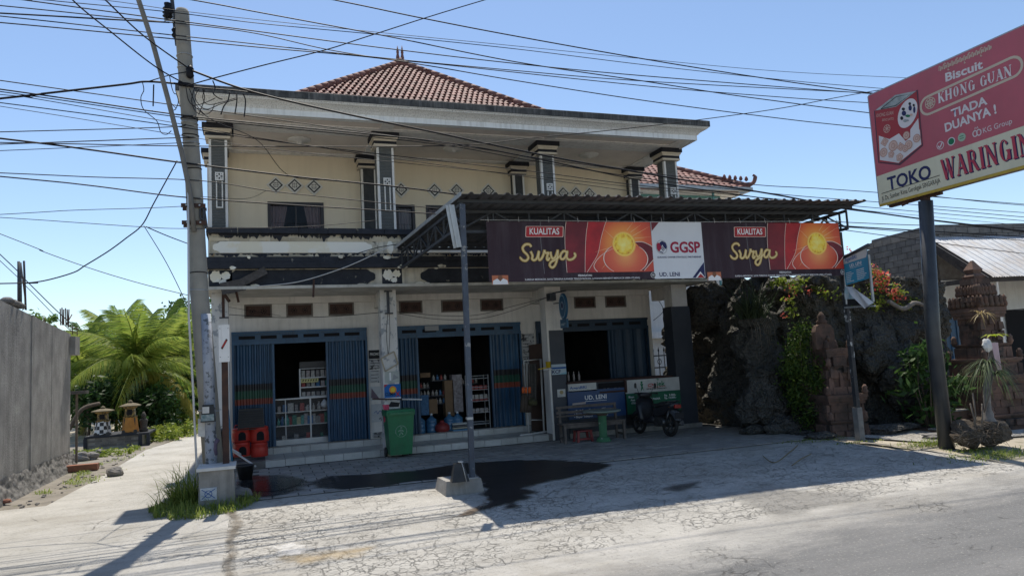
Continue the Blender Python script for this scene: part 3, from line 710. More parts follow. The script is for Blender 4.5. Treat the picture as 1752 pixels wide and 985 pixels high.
# ---- eaves, ceiling, beams
EX0, EX1, EY0, EYB = -1.17, 10.8, 15.32, 26.
mb = MB(); mb.box(EX0+.02, EX1-.02, EY0+.02, 15.95, 7.40, 7.46); mb.box(-.9, EX1-.02, 15.95, EYB, 7.40, 7.46); obj("soffit", mb, m_ceil, shop)
mb = MB()
for (y0, y1) in ((16.0, 16.62), (18.14, 18.36)):
    mb.box(-.9, 10.72, y0, y1, 7.37, 7.40); mb.box(-.9, 10.72, y0+.08, y1-.08, 7.362, 7.37)
for cx in (-.70, 2.9, 6.96, 10.53): mb.box(cx-.24, cx+.24, 16.62, 18.14, 7.37, 7.40); mb.box(cx-.14, cx+.14, 16.62, 18.14, 7.362, 7.37); mb.box(cx-.14, cx+.14, 15.34, 16.0, 7.375, 7.40)
obj("ceiling_beam", mb, m_white, shop)
for px, py in ((512, 239), (776, 254), (1007, 265)):
    p = gp(px, py, 7.4); mb = MB(); mb.lathe((p.x, p.y, 7.40), [(.03, -.10), (.06, -.09), (.075, -.05), (.15, -.055), (.17, -.03), (.25, -.03), (.27, 0)][::1], 28); obj("ceiling_rose", mb, m_orn, shop)
def ring(prof, m, name):
    mb = MB()
    for i in range(len(prof)-1):
        for (c0, c1) in ((0, 1), (1, 2), (2, 3), (3, 4), (4, 5)):
            def cor(k, e): return ((-.91, EYB), (-.91, 15.97+e*.2), (EX0-e, 15.97+e*.2), (EX0-e, EY0-e), (EX1+e, EY0-e), (EX1+e, EYB))[k]
            (e0, z0), (e1, z1) = prof[i], prof[i+1]
            a, b, c, d = cor(c0, e0), cor(c1, e0), cor(c1, e1), cor(c0, e1)
            mb.quad((a[0], a[1], z0), (b[0], b[1], z0), (c[0], c[1], z1), (d[0], d[1], z1))
    return obj(name, mb, m, shop)
ring([(-.35, 7.39), (-.12, 7.365), (-.03, 7.36), (-.03, 7.33), (0, 7.325), (0, 7.445), (.02, 7.455)], m_fascia, "fascia")
ring([(.02, 7.455), (.06, 7.50), (.13, 7.545), (.2, 7.575), (.215, 7.60), (.235, 7.605), (.235, 7.615)], m_cornice, "cornice")
ring([(.235, 7.615), (.25, 7.62), (.25, 7.765), (.2, 7.79), (-.6, 7.79), (-.6, 7.7)], m_cap, "parapet_cap")
mb = MB(); mb.box(-.88, EX1-.3, EY0+.3, EYB, 7.47, 7.74); obj("roof_deck", mb, m_cap, shop)
# ---- pyramid roof: single clay tiles
PK = V((4.32, 21.0, 11.2)); SL = .768; HW = 4.52; ang = math.atan(SL); SLEN = HW/cos(ang)
mb = MB()
for q in range(4):
    a = q*pi/2; R = Matrix.Rotation(a, 3, 'Z'); mb.poly([PK+R @ V((-HW, -HW, -SL*HW-.03)), PK+R @ V((HW, -HW, -SL*HW-.03)), PK-V((0, 0, .03))])
roof = obj("roof", mb, m_ridge, shop)
def tile_mesh(w_, l, mb, M):
    NS = 6; n = len(mb.v)
    def prof(t): return .022*sin(2*pi*t-.6)+.008*cos(4*pi*t)
    for j in range(2):
        for i in range(NS+1): t = i/NS; mb.v.append(M @ V(((t-.5)*w_*1.06, j*l*1.08, prof(t)+(.030 if j == 0 else .0))))
    for i in range(NS+1): t = i/NS; mb.v.append(M @ V(((t-.5)*w_*1.06, .0, prof(t)+.004)))
    mb.smooth = False
    for i in range(NS): mb.face((n+i, n+i+1, n+NS+2+i, n+NS+1+i)); mb.face((n+2*NS+2+i, n+2*NS+3+i, n+i+1, n+i))
TW, TL = .155, .235
t0 = MB(); tile_mesh(TW, TL, t0, Matrix.Identity(4)); tile_me = t0.mesh("roof_tile", m_roof)
rows = int(SLEN/TL); stuff = MB(); ntile = 0
def face_frame(q):
    R = Matrix.Rotation(q*pi/2, 4, 'Z'); T = Matrix.Translation(PK) @ R @ Matrix.Translation((0, -HW, -SL*HW)) @ Matrix.Rotation(ang, 4, 'X'); return T
for q in range(4):
    T = face_frame(q)
    for r in range(rows-1, -1, -1):
        s = r*TL; half = HW*(1-(s+.04)/SLEN); n = int(half/TW)+1
        for k in range(-n, n+1):
            x = (k+(.5 if r % 2 else 0))*TW
            if abs(x) > half+.02: continue
            if q == 0 and r >= 6 and ntile < 298:
                piece("roof_tile", tile_me, roof, T @ Matrix.Translation((x, s+rnd.uniform(-.006, .006), rnd.uniform(0, .006))) @ Matrix.Rotation(rnd.uniform(-.02, .02), 4, 'Z')); ntile += 1
            else: tile_mesh(TW, TL, stuff, T @ Matrix.Translation((x, s, 0)))
tag(obj("hidden_roof_tiles", stuff, m_roof, roof), kind='stuff')
rc = MB(); rc.tube([(0, 0, 0), (0, .34, .012)], [.10, .088], 10, cap=True); rc_me = rc.mesh("ridge_tile", m_ridge)
for sx in (-1, 1):
    for sy in (-1,):
        a = PK; b = PK+V((sx*HW, sy*HW, -SL*HW)); d = (b-a); L = d.length; d.normalize(); k = 0; qq = (-d).to_track_quat('Y', 'Z').to_matrix().to_4x4()
        while .12+k*.30 < L: piece("ridge_tile", rc_me, roof, Matrix.Translation(a+d*(.36+k*.30)+V((0, 0, .03))) @ qq); k += 1
mb = MB(); mb.lathe(PK+V((0, 0, -.12)), [(.20, 0), (.22, .10), (.15, .2), (.13, .26)], 10); mb.lathe(PK+V((-.07, 0, .10)), [(.06, 0), (.055, .1), (.035, .2), (.045, .26), (.006, .46)], 8); mb.lathe(PK+V((.07, 0, .10)), [(.06, 0), (.055, .1), (.035, .2), (.045, .26), (.006, .48)], 8)
obj("roof_finial", mb, m_ridge, roof)
# ------------------------------------------------------------------ steel canopy over the forecourt
m_sheet = mat("weathered_roof_sheet", (.115, .118, .125), (.075, .078, .085), 1.6, rough=.55, metal=.25, streak=(.05, .04, .035), stk=.4, stscale=(3, 3, 1))
m_post = mat("blue_grey_post_paint", (.065, .085, .115), (.05, .06, .08), 5, rough=.55, patch=(.27, .27, .26), pk=(.60, .63), pscale=9)
can = thing("metal_canopy", "dark steel lean-to canopy of corrugated sheets on trusses in front of the shop", "canopy", (3.41, 11.94, 0))
A0, A1 = V((3.24, 11.28, 4.69)), V((11.55, 10.98, 4.69))      # front edge
R0, R1 = V((2.93, 15.58, 4.53)), V((11.25, 15.5, 4.53))       # back edge
NSH = 10; RIB = 4
def canopy_pt(t, s, h=0.): return A0.lerp(A1, t).lerp(R0.lerp(R1, t), s)+V((0, 0, h))
for k in range(NSH):
    mb = MB(); t0 = k/NSH; wob = rnd.uniform(-.02, .012); fr_ = -.008+rnd.uniform(-.016, .01)
    prof = []
    for r in range(RIB):
        b = t0+r/(NSH*RIB); q = 1/(NSH*RIB)
        prof += [(b, 0), (b+q*.55, 0), (b+q*.68, .034), (b+q*.87, .034)]
    prof.append((t0+1/NSH+.002, 0))
    for s in (fr_, .5, 1.005):
        for (t, h) in prof: mb.v.append(canopy_pt(t, s, h+.02+wob*(1-s)*.6+(.006 if k % 2 else 0)))
    n = len(prof)
    for j in range(2):
        for i in range(n-1): mb.face((j*n+i, j*n+i+1, (j+1)*n+i+1, (j+1)*n+i))
    o = obj("roof_sheet", mb, m_sheet, can)
    sm = o.modifiers.new("thickness", 'SOLIDIFY'); sm.thickness = .004
mb = MB(); edge = [canopy_pt(0, s, .03) for s in (-.01, .5, 1)]; mb.bar(edge[0]+V((-.01, 0, 0)), edge[2]+V((-.01, 0, 0)), .012, .07); obj("edge_flashing", mb, m_galv, can)
def truss(name, a, b, drop, n, first=0):
    """top and bottom chord with zigzag web; a, b = ends of the top chord"""
    a = V(a); b = V(b); d = V((0, 0, -drop)); mb = MB(); mb.bar(a, b, .05); mb.bar(a+d, b+d, .05)
    t = obj(name, mb, m_steel, can)
    for k in range(n+1):
        m2 = MB(); p = a.lerp(b, k/n); m2.bar(p, p+d, .03); obj("truss_upright", m2, m_steel, t)
        if k < n:
            q = a.lerp(b, (k+1)/n); m2 = MB(); m2.bar((p+d) if k % 2 == 0 else p, q if k % 2 == 0 else q+d, .026); obj("truss_diagonal", m2, m_steel, t)
    return t
_l = gp(808, 817, .15); LP = V((_l.x, _l.y, 0)); RP = V((11.40, 11.55, 0))
truss("front_truss", (3.36, 12.06, 4.60), (11.44, 11.53, 4.60), .36, 12)
truss("side_truss", (3.30, 11.45, 4.60), (3.06, 15.55, 4.47), .36, 8)
truss("side_truss", (11.40, 11.3, 4.60), (11.2, 15.5, 4.47), .36, 8)
truss("middle_truss", (7.2, 11.9, 4.58), (7.1, 15.55, 4.47), .36, 8)
for s in (.06, .26, .46, .66, .86, .985):
    mb = MB(); mb.bar(canopy_pt(.004, s, -.012), canopy_pt(.996, s, -.012), .05, .055); obj("purlin", mb, m_steel, can)
mb = MB(); mb.bar(LP+V((0, 0, .14)), (fp(793, 395, LP.y).x, LP.y, 4.5), .08); po = obj("post", mb, m_post, can)
mb = MB(); mb.bar(LP+V((0, -.002, 1.05)), LP+V((0, -.002, 1.09)), .095); obj("post_collar", mb, m_galv, po); mb = MB(); mb.bar(LP+V((0, 0, .148)), LP+V((0, 0, .165)), .15); obj("base_plate", mb, m_galv, po)
mb = MB(); mb.bar(RP+V((0, 0, -.02)), RP+V((0, 0, 4.2)), .085); po2 = obj("post", mb, mat("flaking_black_post", (.03, .033, .038), (.05, .05, .05), 5, patch=(.42, .42, .41), pk=(.60, .63), pscale=6), can)
mb = MB(); mb.bar(RP+V((0, 0, -.03)), RP+V((0, 0, .62)), .13); obj("post_sleeve", mb, mat("grey_sleeve", (.20, .20, .195), (.13, .13, .13), 6), po2)
# loose strip of sheet hanging from the left corner
a, b, c_, d = fp(762, 351, LP.y-.12), fp(777, 350, LP.y-.12), fp(790, 422, LP.y-.10), fp(776, 425, LP.y-.10)
mb = MB()
for t0, t1, h0, h1 in ((0, .3, 0, 0), (.3, .36, 0, .02), (.36, .62, .02, .02), (.62, .68, .02, 0), (.68, 1, 0, 0)):
    P = lambda t, h, top: (a.lerp(b, t) if top else d.lerp(c_, t))+V((0, -h, 0)); mb.quad(P(t0, h0, 0), P(t1, h1, 0), P(t1, h1, 1), P(t0, h0, 1))
o = obj("loose_sheet_strip", mb, m_galv, can); o.modifiers.new("thickness", 'SOLIDIFY').thickness = .004
# concrete footing of the post with a black ramp-shaped casing on it
g = [gs(752, 846), gs(826, 840)]
mb = MB(); mb.smooth = False
a_, b_ = gs(762, 848), gs(829, 840)
P0 = [(a_.x, a_.y), (b_.x, b_.y), (b_.x+.06, b_.y+.62), (a_.x-.02, a_.y+.60)]; cx_, cy_ = sum(p[0] for p in P0)/4, sum(p[1] for p in P0)/4
top = [(x+(cx_-x)*.12, y+(cy_-y)*.12, .15) for x, y in P0]; bot = [(x, y, gz(y)-.03) for x, y in P0]
mb.prism(bot, (0, 0, .001)); mb.v = []; mb.f = []; mb.m = []; mb.sm = []
mb.v += [V(p) for p in bot]+[V(p) for p in top]
for f in ((3, 2, 1, 0), (4, 5, 6, 7), (0, 1, 5, 4), (1, 2, 6, 5), (2, 3, 7, 6), (3, 0, 4, 7)): mb.face(f)
solo("concrete_footing", mb, m_conc, "low rough concrete block at the foot of the canopy post", "footing")
cb_ = gp(786, 824, .15)
bx = thing("speaker_casing", "small black wedge-shaped casing with a bent wire on the post footing", "casing", cb_)
mb = MB(); mb.v = [cb_+V(p) for p in ((-.12, -.02, 0), (.15, -.04, 0), (.17, .18, 0), (-.10, .18, 0), (-.05, .04, .27), (.09, .03, .27), (.10, .14, .27), (-.04, .14, .27))]
for f in ((3, 2, 1, 0), (4, 5, 6, 7), (0, 1, 5, 4), (1, 2, 6, 5), (2, 3, 7, 6), (3, 0, 4, 7)): mb.face(f); mb.sm[-1] = False
obj("wedge_body", mb, m_plk, bx)
mb = MB(); mb.tube([cb_+V(p) for p in ((.10, -.05, .0), (.07, -.01, .2), (.05, .03, .31), (0, .03, .30))], .008, 6); obj("wire_handle", mb, m_galv, bx); mb = MB(); mb.lathe(cb_+V((.05, .06, .28)), [(.04, 0), (.045, .012), (.02, .022)], 12); obj("wire_knob", mb, m_cablew, bx)

# ------------------------------------------------------------------ printed banner under the canopy front
def puv(fr, px, py):
    d = ray(px, py); t = (fr.o-EYE).dot(fr.n)/d.dot(fr.n); q = EYE+d*t-fr.o; return q.dot(fr.u), q.dot(fr.v)
m_ban = mat("banner_plum", (.034, .020, .028), (.050, .032, .042), .8, rough=.6, spec=.18, bump=.8, bscale=2.2, streak=(.10, .085, .10), stk=.5, stscale=(5, 5, .5))
m_bwht = mat("banner_white", (.70, .72, .75), (.62, .64, .67), .8, rough=.5, bump=.6, bscale=2.2)
m_dred = mat("banner_dark_red", (.23, .018, .030), (.13, .012, .022), 2.2, rough=.5, bump=.7, bscale=2.4)
m_mred = mat("banner_red", (.48, .022, .030), (.26, .014, .022), 2.4, rough=.5, bump=.7, bscale=2.4)
m_gold = mat("gold_print", (.66, .47, .16), (.50, .33, .10), 6, rough=.4); m_gold2 = mat("gold_shadow", (.20, .11, .03)); m_goldl = mat("gold_highlight", (.80, .66, .36))
m_crim = mat("crimson_print", (.33, .02, .055)); m_bline = mat("pale_print_line", (.85, .68, .58))
def radial_mat(name, center, R, stops, noisy=0):
    """flat print that fades outwards from a point of the sheet"""
    m, nt, b = _nt(name); p = _pos(nt); sb = nt.nodes.new("ShaderNodeVectorMath"); sb.operation = 'DISTANCE'; sb.inputs[1].default_value = center; nt.links.new(p, sb.inputs[0])
    f = _math(nt, 'DIVIDE', sb.outputs["Value"], R)
    if noisy: f = _math(nt, 'ADD', f, _math(nt, 'MULTIPLY', _math(nt, 'SUBTRACT', _noise(nt, p, noisy, 5), .5), .8))
    rp = nt.nodes.new("ShaderNodeValToRGB"); e = rp.color_ramp.elements
    while len(e) < len(stops): e.new(.5)
    for i, (t, c) in enumerate(stops): e[i].position = t; e[i].color = tuple(c)+(1,)
    nt.links.new(f, rp.inputs[0]); nt.links.new(rp.outputs[0], b.inputs["Base Color"]); b.inputs["Roughness"].default_value = .4
    return m
BF = Fr((3.862, 11.90, 3.327), (7.46, -.52, -.045), (0, 0, 1)); BH = 1.078
ban = thing("advertising_banner", "long printed cigarette advertising banner with two red and plum panels hung below the canopy", "banner", BF.o)
x1 = puv(BF, 1117, 430)[0]; x2 = puv(BF, 1203, 430)[0]; x3 = puv(BF, 1440, 430)[0]
def backing(a0, a1, m, lift=0., sag=.012):
    mb = MB(); mb.grid(lambda u, v: BF.p(a0+(a1-a0)*u, BH*v-sag*sin(pi*u*2.2)*(1-v), lift), 12, 3); o = obj("banner_panel", mb, m, ban)
    return o
def surya(a0, a1):
    W = a1-a0; S = W/1310; SY = BH/455
    X = lambda x: a0+(x-15)*S
    Y = lambda y: BH-(y-38)*SY
    P = lambda L: [(X(x), Y(y)) for x, y in L]
    pn = backing(a0, a1, m_ban)
    poly_on(BF, P([(630, 39), (805, 39), (782, 150), (765, 300), (755, 434), (612, 434), (609, 250), (616, 120)][::-1]), m_dred, pn, lift=.003)
    poly_on(BF, P([(805, 39), (950, 39), (905, 160), (868, 290), (810, 380), (770, 434), (755, 434), (765, 300), (782, 150)][::-1]), m_mred, pn, lift=.003)
    cx, cy = X(1087), Y(215); cen = BF.p(cx, cy)
    mo = radial_mat("banner_sunburst", cen, W*.33, [(0, (1, .75, .18)), (.2, (.92, .36, .06)), (.45, (.70, .10, .03)), (.75, (.45, .03, .025)), (1, (.14, .012, .02))])
    poly_on(BF, P([(950, 39), (1318, 39), (1322, 150), (1333, 434), (770, 434), (810, 380), (868, 290), (905, 160)][::-1]), mo, pn, lift=.003)
    poly_on(BF, P([(1175, 195), (1250, 198), (1310, 225), (1332, 250), (1335, 340), (1235, 430), (1215, 420), (1270, 360), (1272, 320), (1225, 250)][::-1]), m_dred, pn, lift=.0045)
    ring_ = radial_mat("banner_glow", BF.p(X(1095), Y(300)), W*.17, [(0, (.92, .40, .12)), (.5, (.74, .14, .06)), (1, (.58, .04, .03))])
    poly_on(BF, [(X(1095+182*cos(t*pi/20)), max(Y(434), Y(330+122*sin(t*pi/20)))) for t in range(40)][::-1], ring_, pn, lift=.006)
    arc = lambda cx_, cy_, rx, ry, t0, t1: [(X(cx_+rx*cos(radians(t0+(t1-t0)*k/24))), max(Y(433), Y(cy_+ry*sin(radians(t0+(t1-t0)*k/24))))) for k in range(25)]
    strokes_on(BF, [arc(1095, 330, 182, 122, 125, 233), arc(1095, 330, 182, 122, -50, 52)], lambda t: .006+.012*sin(pi*t), m_bline, pn, lift=.008, smooth=2)
    strokes_on(BF, [P([(1005, 245), (930, 280), (870, 325), (832, 375), (835, 405), (855, 430)])], lambda t: .004+.022*t*(1-t*.6), m_bline, pn, lift=.008)
    strokes_on(BF, [P([(1165, 200), (1240, 198), (1300, 222), (1330, 245)]), P([(1333, 332), (1290, 375), (1240, 425)])], .012, m_bline, pn, lift=.008)
    strokes_on(BF, [P([(630, 39), (616, 120), (609, 250), (612, 434)]), P([(805, 39), (782, 150), (765, 300), (755, 434)]), P([(950, 39), (905, 160), (868, 290), (810, 380), (770, 434)])], .008, m_bline, pn, lift=.0075)
    strokes_on(BF, [P([(428, 39), (422, 170), (428, 300), (436, 440)])], .005, m_inkgr, pn, lift=.005)
    strokes_on(BF, [P([(1150, 120), (1240, 60)]), P([(1165, 150), (1310, 75)]), P([(1180, 168), (1318, 158)]), P([(1120, 105), (1175, 42)]), P([(1010, 175), (930, 95)]), P([(1000, 235), (850, 275)]), P([(985, 300), (890, 412)])], lambda t: .010*(1-t)+.002, mat("ray_print", (.9, .55, .28)), pn, lift=.005, smooth=2)
    disc_on(BF, cx, cy, 98*S, radial_mat("sun_halo", cen, 98*S, [(0, (1, .9, .2)), (.8, (.98, .82, .15)), (1, (.92, .40, .08))]), pn, "sun_halo", .009, ry=100*SY)
    disc_on(BF, cx, cy, 80*S, radial_mat("sun_print", cen, .5, [(0, (.98, .85, .25)), (.32, (.95, .66, .04)), (.5, (.60, .14, .01)), (.62, (.85, .40, .02)), (.8, (1, .92, .35))], 13), pn, "sun_disc", .010, ry=84*SY)
    rect_on(BF, X(305), Y(159), X(600), Y(75), m_bline, pn, "badge_border", .007, r=.02, sk=.09)
    rect_on(BF, X(307)+.006, Y(156), X(597)-.004, Y(78), m_mred, pn, "badge", .009, r=.018, sk=.09)
    text_on(BF, X(338), Y(138), "KUALITAS", m_inkw, pn, h=50*SY, wd=232*S, bold=.018, shear=.06, lift=.012)
    wr = [P([(345, 235), (332, 216), (302, 216), (279, 240), (286, 268), (309, 293), (317, 318), (298, 339), (272, 334), (259, 318), (262, 312)]),
          P([(338, 268), (350, 300), (346, 326), (362, 336), (384, 318), (402, 268), (394, 312), (402, 334), (418, 324), (434, 296), (446, 258)]), P([(446, 258), (449, 276), (458, 283), (474, 281), (464, 304), (460, 328), (470, 335), (482, 316)]),
          P([(492, 272), (495, 306), (507, 326), (528, 310), (549, 262), (540, 325), (520, 376), (496, 393), (479, 375), (492, 350), (530, 330), (570, 300)]),
          P([(622, 276), (596, 268), (572, 292), (568, 322), (586, 330), (608, 308), (624, 270), (616, 312), (630, 334), (660, 330), (684, 308), (682, 290), (672, 288)])]
    for wdt, mm, lf in ((.058, m_gold2, .011), (.046, m_gold, .014), (.014, m_goldl, .017)): strokes_on(BF, wr, wdt, mm, pn, "script_lettering", lf)
    text_on(BF, X(755), Y(464), "PERINGATAN:", m_inkw, pn, h=15*SY, wd=112*S, bold=.02, align='CENTER', lift=.005)
    text_on(BF, X(742), Y(488), "KARENA MEROKOK, SAYA TERKENA KANKER TENGGOROKAN. LAYANAN BERHENTI MEROKOK (0800-177-6565)", m_inkw, pn, h=14*SY, wd=915*S, bold=.01, align='CENTER', lift=.005)
    rect_on(BF, X(36), Y(515), X(158), Y(446), mat("picture_orange", (.50, .17, .09)), pn, "warning_picture", .004)
    poly_on(BF, P([(40, 514), (44, 486), (75, 470), (97, 488), (120, 470), (150, 484), (156, 514)]), m_inkw, pn, "picture_shirt", .006)
    poly_on(BF, P([(80, 472), (84, 448), (112, 448), (116, 472), (97, 492)]), mat("picture_skin", (.22, .10, .06)), pn, "picture_face", .008)
    disc_on(BF, X(1313), Y(462), .052, m_inkw, pn, "age_mark", .005); disc_on(BF, X(1313), Y(462), .045, m_inkk, pn, "age_mark", .0075)
    text_on(BF, X(1313), Y(470), "18+", m_inkw, pn, h=17*SY, wd=.062, bold=.02, align='CENTER', lift=.010)
surya(0, x1); surya(x2, x3)
gg = backing(x1-.004, x2+.004, m_bwht, .006, 0)
S = (x2-x1)/395; SY = BH/455; GX = lambda x: x1+(x-1322)*S; GY = lambda y: BH-(y-38)*SY; GP = lambda L: [(GX(x), GY(y)) for x, y in L]
poly_on(BF, GP([(1324, 40), (1324, 112), (1385, 40)]), m_dred, gg, lift=.009)
poly_on(BF, GP([(1715, 365), (1615, 490), (1715, 490)]), m_inkn, gg, lift=.009); poly_on(BF, GP([(1680, 440), (1640, 490), (1715, 490)]), m_inkw, gg, lift=.012); poly_on(BF, GP([(1680, 458), (1652, 490), (1710, 490)]), m_mred, gg, lift=.015)
strokes_on(BF, [[(GX(1392+42*cos(k*pi/12)), GY(240+55*sin(k*pi/12))) for k in range(25)]], .008, m_inkgr, gg, "emblem_ring", .009, smooth=2)
poly_on(BF, GP([(1390, 250), (1368, 278), (1354, 255), (1354, 220), (1366, 203), (1380, 212), (1392, 236)]), m_crim, gg, "emblem", .010)
poly_on(BF, GP([(1376, 206), (1398, 190), (1424, 205), (1432, 235), (1428, 258), (1412, 240), (1398, 222), (1388, 240)]), m_inkn, gg, "emblem", .010)
strokes_on(BF, [GP([(1396, 238), (1412, 262)]), GP([(1388, 248), (1404, 272)]), GP([(1404, 230), (1421, 254)]), GP([(1374, 272), (1380, 284)]), GP([(1384, 276), (1390, 288)]), GP([(1394, 280), (1399, 290)])], .014, m_inkn, gg, "emblem_hand", .012, smooth=2)
text_on(BF, GX(1458), GY(283), "GGSP", m_crim, gg, h=88*SY, wd=238*S, bold=.03, lift=.010)
text_on(BF, GX(1352), GY(328), "GUDANG GARAM STRATEGIC PARTNERSHIP", m_inkn, gg, h=14*SY, wd=345*S, bold=.015, lift=.010)
text_on(BF, GX(1358), GY(474), "UD. LENI", m_inkn, gg, h=33*SY, wd=158*S, bold=.02, lift=.010)
mb = MB()
for k in range(14):
    a = x3*(.005+.99*k/13); mb.tube([BF.p(a, BH-.01, .006), BF.p(a, BH+.03, .0), BF.p(a+.01, BH+.10, -.04)], .005, 5)
mb.tube([BF.p(-.1, BH+.03, -.03), BF.p(x3*.5, BH+.01, -.03), BF.p(x3+.1, BH+.05, -.03)], .006, 5)
obj("hanging_ties", mb, m_cablew, ban)

SER = {'W': (1.25, [(.10, 1, .38, 0, .17), (.38, 0, .62, .95, .06), (.58, 1, .86, 0, .17), (.86, 0, 1.12, 1, .06)], [(0, .24, 1), (.48, .70, 1), (1.0, 1.25, 1)]), 'A': (.95, [(.13, 0, .48, 1, .06), (.44, 1, .80, 0, .18), (.24, .34, .68, .34, .05)], [(0, .27, 0), (.64, .95, 0)]),
       'R': (.95, [(.20, 0, .20, 1, .18), (.20, .97, .55, .97, .06), (.20, .50, .55, .50, .06), (.48, .50, .82, 0, .18)], [(.04, .36, 0), (.04, .25, 1), (.72, .95, 0)], [(.55, .735, .19, .235, -90, 90, .15)]), 'I': (.46, [(.23, 0, .23, 1, .18)], [(.05, .41, 0), (.05, .41, 1)]), 'N': (1.0, [(.18, 0, .18, 1, .06), (.16, 1, .82, 0, .18), (.82, 0, .82, 1, .06)], [(.04, .34, 0), (0, .24, 1), (.68, .96, 1)]),
       'G': (.98, [(.80, .06, .80, .44, .17)], [(.62, .96, .44)], [(.50, .5, .38, .48, 38, 325, .15)]), 'K': (.98, [(.20, 0, .20, 1, .18), (.28, .45, .78, 1, .06), (.42, .58, .82, 0, .18)], [(.04, .36, 0), (.04, .36, 1), (.62, .92, 1), (.70, .98, 0)]), 'H': (1.02, [(.20, 0, .20, 1, .18), (.82, 0, .82, 1, .18), (.2, .5, .82, .5, .07)], [(.04, .36, 0), (.04, .36, 1), (.66, .98, 0), (.66, .98, 1)]),
       'O': (1.0, [], [], [(.5, .5, .37, .47, 0, 360, .16)]), 'U': (1.0, [(.20, .3, .20, 1, .18), (.80, .3, .80, 1, .07)], [(.04, .36, 1), (.66, .94, 1)], [(.5, .32, .30, .28, 180, 360, .11)]), ' ': (.5, [], [])}
def serif_on(fr, a0, b0, a1, b1, txt, h, m, parent, lift=.006, shear=0., fat=1.):
    """roman lettering with thick and thin strokes and serifs, fitted between two ends of a baseline"""
    W = sum(SER[c][0] for c in txt)+.06*(len(txt)-1); L = sqrt((a1-a0)**2+(b1-b0)**2); kx = L/W; r_ = atan2(b1-b0, a1-a0); x = 0; mb = MB(); cnt = 0
    def put(u, v, lf): uu = (x+u)*kx+shear*v*h; return fr.p(a0+uu*cos(r_)-v*h*sin(r_), b0+uu*sin(r_)+v*h*cos(r_), lf)
    for c in txt:
        g = SER[c]
        for (u0, v0, u1, v1, t) in g[1]:
            cnt += 1; lf = lift+.00025*(cnt % 7); t = t*fat
            if abs(v1-v0) < .05: mb.poly([put(u0, v0-t/2, lf), put(u1, v0-t/2, lf), put(u1, v0+t/2, lf), put(u0, v0+t/2, lf)])
            else:
                q = [put(u0-t/2, v0, lf), put(u0+t/2, v0, lf), put(u1+t/2, v1, lf), put(u1-t/2, v1, lf)]; mb.poly(q if v1 > v0 else q[::-1])
        for (u0, u1, v) in g[2]:
            cnt += 1; lf = lift+.00025*(cnt % 7); s_ = .05*fat; v_ = v if v < 1 else 1-s_
            mb.poly([put(u0, v_, lf), put(u1, v_, lf), put(u1, v_+s_, lf), put(u0, v_+s_, lf)])
        for (cu, cv, ru, rv, t0, t1, t) in (g[3] if len(g) > 3 else []):
            cnt += 1; lf = lift+.00025*(cnt % 7); n = 22
            for k in range(n):
                for_ = []
                for q, s_ in ((k, 0), (k, 1), (k+1, 1), (k+1, 0)):
                    an = radians(t0+(t1-t0)*q/n); tt = (.04+t*abs(cos(an)))*fat; for_.append(put(cu+(ru-tt*(1-s_)*.9)*cos(an), cv+(rv-(tt*.45+.02)*(1-s_)*.9)*sin(an), lf))
                mb.poly(for_)
        x += g[0]+.06
    return obj("lettering", mb, m, parent)
# ------------------------------------------------------------------ roadside billboard at right
BXP = 11.86
bl = thing("shop_billboard", "large red biscuit billboard with a cream shop-name strip on a black steel pole", "billboard", gs(1620, 764))
L_ = xp(1505, 350, BXP); R_ = xp(1752, 283, BXP); LT = xp(1485, 165, BXP)
u_ = (R_-L_); u_ = V((0, u_.y, u_.z*1.0)); FB = Fr(L_, u_, (0, 0, 1)); BLh = LT.z-L_.z
FB.v = (LT-L_).normalized(); FB.n = FB.u.cross(FB.v).normalized(); FB.v = FB.n.cross(FB.u)
BLw = u_.length*1.14; BLh = (LT-L_).length
m_bred = mat("faded_red_print", (.48, .105, .135), (.42, .095, .12), 1.4, rough=.45, grime=(.32, .11, .12), gk=.5, streak=(.30, .10, .10), stk=.3, stscale=(4, 4, .5))
m_bcream = mat("cream_print", (.66, .62, .46), (.60, .57, .42), 2, rough=.45, streak=(.45, .40, .28), stk=.3)
m_beige = mat("beige_print", (.55, .46, .36)); m_mute = mat("muted_white_print", (.68, .64, .64), (.62, .58, .58), 3); m_yel = mat("yellow_edge", (.52, .36, .05), (.4, .27, .05), 4)
mb = MB(); th = .22
mb.poly([FB.p(0, 0), FB.p(BLw, 0), FB.p(BLw, BLh), FB.p(0, BLh)]); panel = obj("sign_face", mb, m_bred, bl)
mb = MB()
for (a, b) in (((0, 0), (BLw, 0)), ((0, BLh), (BLw, BLh)), ((0, 0), (0, BLh)), ((BLw, 0), (BLw, BLh))):
    mb.bar(FB.p(a[0], a[1], -.03), FB.p(b[0], b[1], -.03), .05, .05, up=FB.n)
    mb.bar(FB.p(a[0], a[1], -th), FB.p(b[0], b[1], -th), .05, .05, up=FB.n)
mb.poly([FB.p(0, 0, -th-.03), FB.p(0, BLh, -th-.03), FB.p(BLw, BLh, -th-.03), FB.p(BLw, 0, -th-.03)])
obj("sign_frame", mb, m_galv, bl)
for k in range(6):
    mb = MB(); a = BLw*(.04+.184*k); mb.bar(FB.p(a, .01, -.03), FB.p(a, .01, -th), .035); mb.bar(FB.p(a, BLh-.01, -.03), FB.p(a, BLh-.01, -th), .035); obj("frame_rib", mb, m_galv, bl)
mb = MB(); mb.bar(FB.p(0, -.025, .005), FB.p(BLw, -.025, .005), .012, .05, up=FB.v); obj("edge_strip", mb, m_yel, bl)
q = lambda x, y: puv(FB, 1480+.325*x, 40+.325*y)
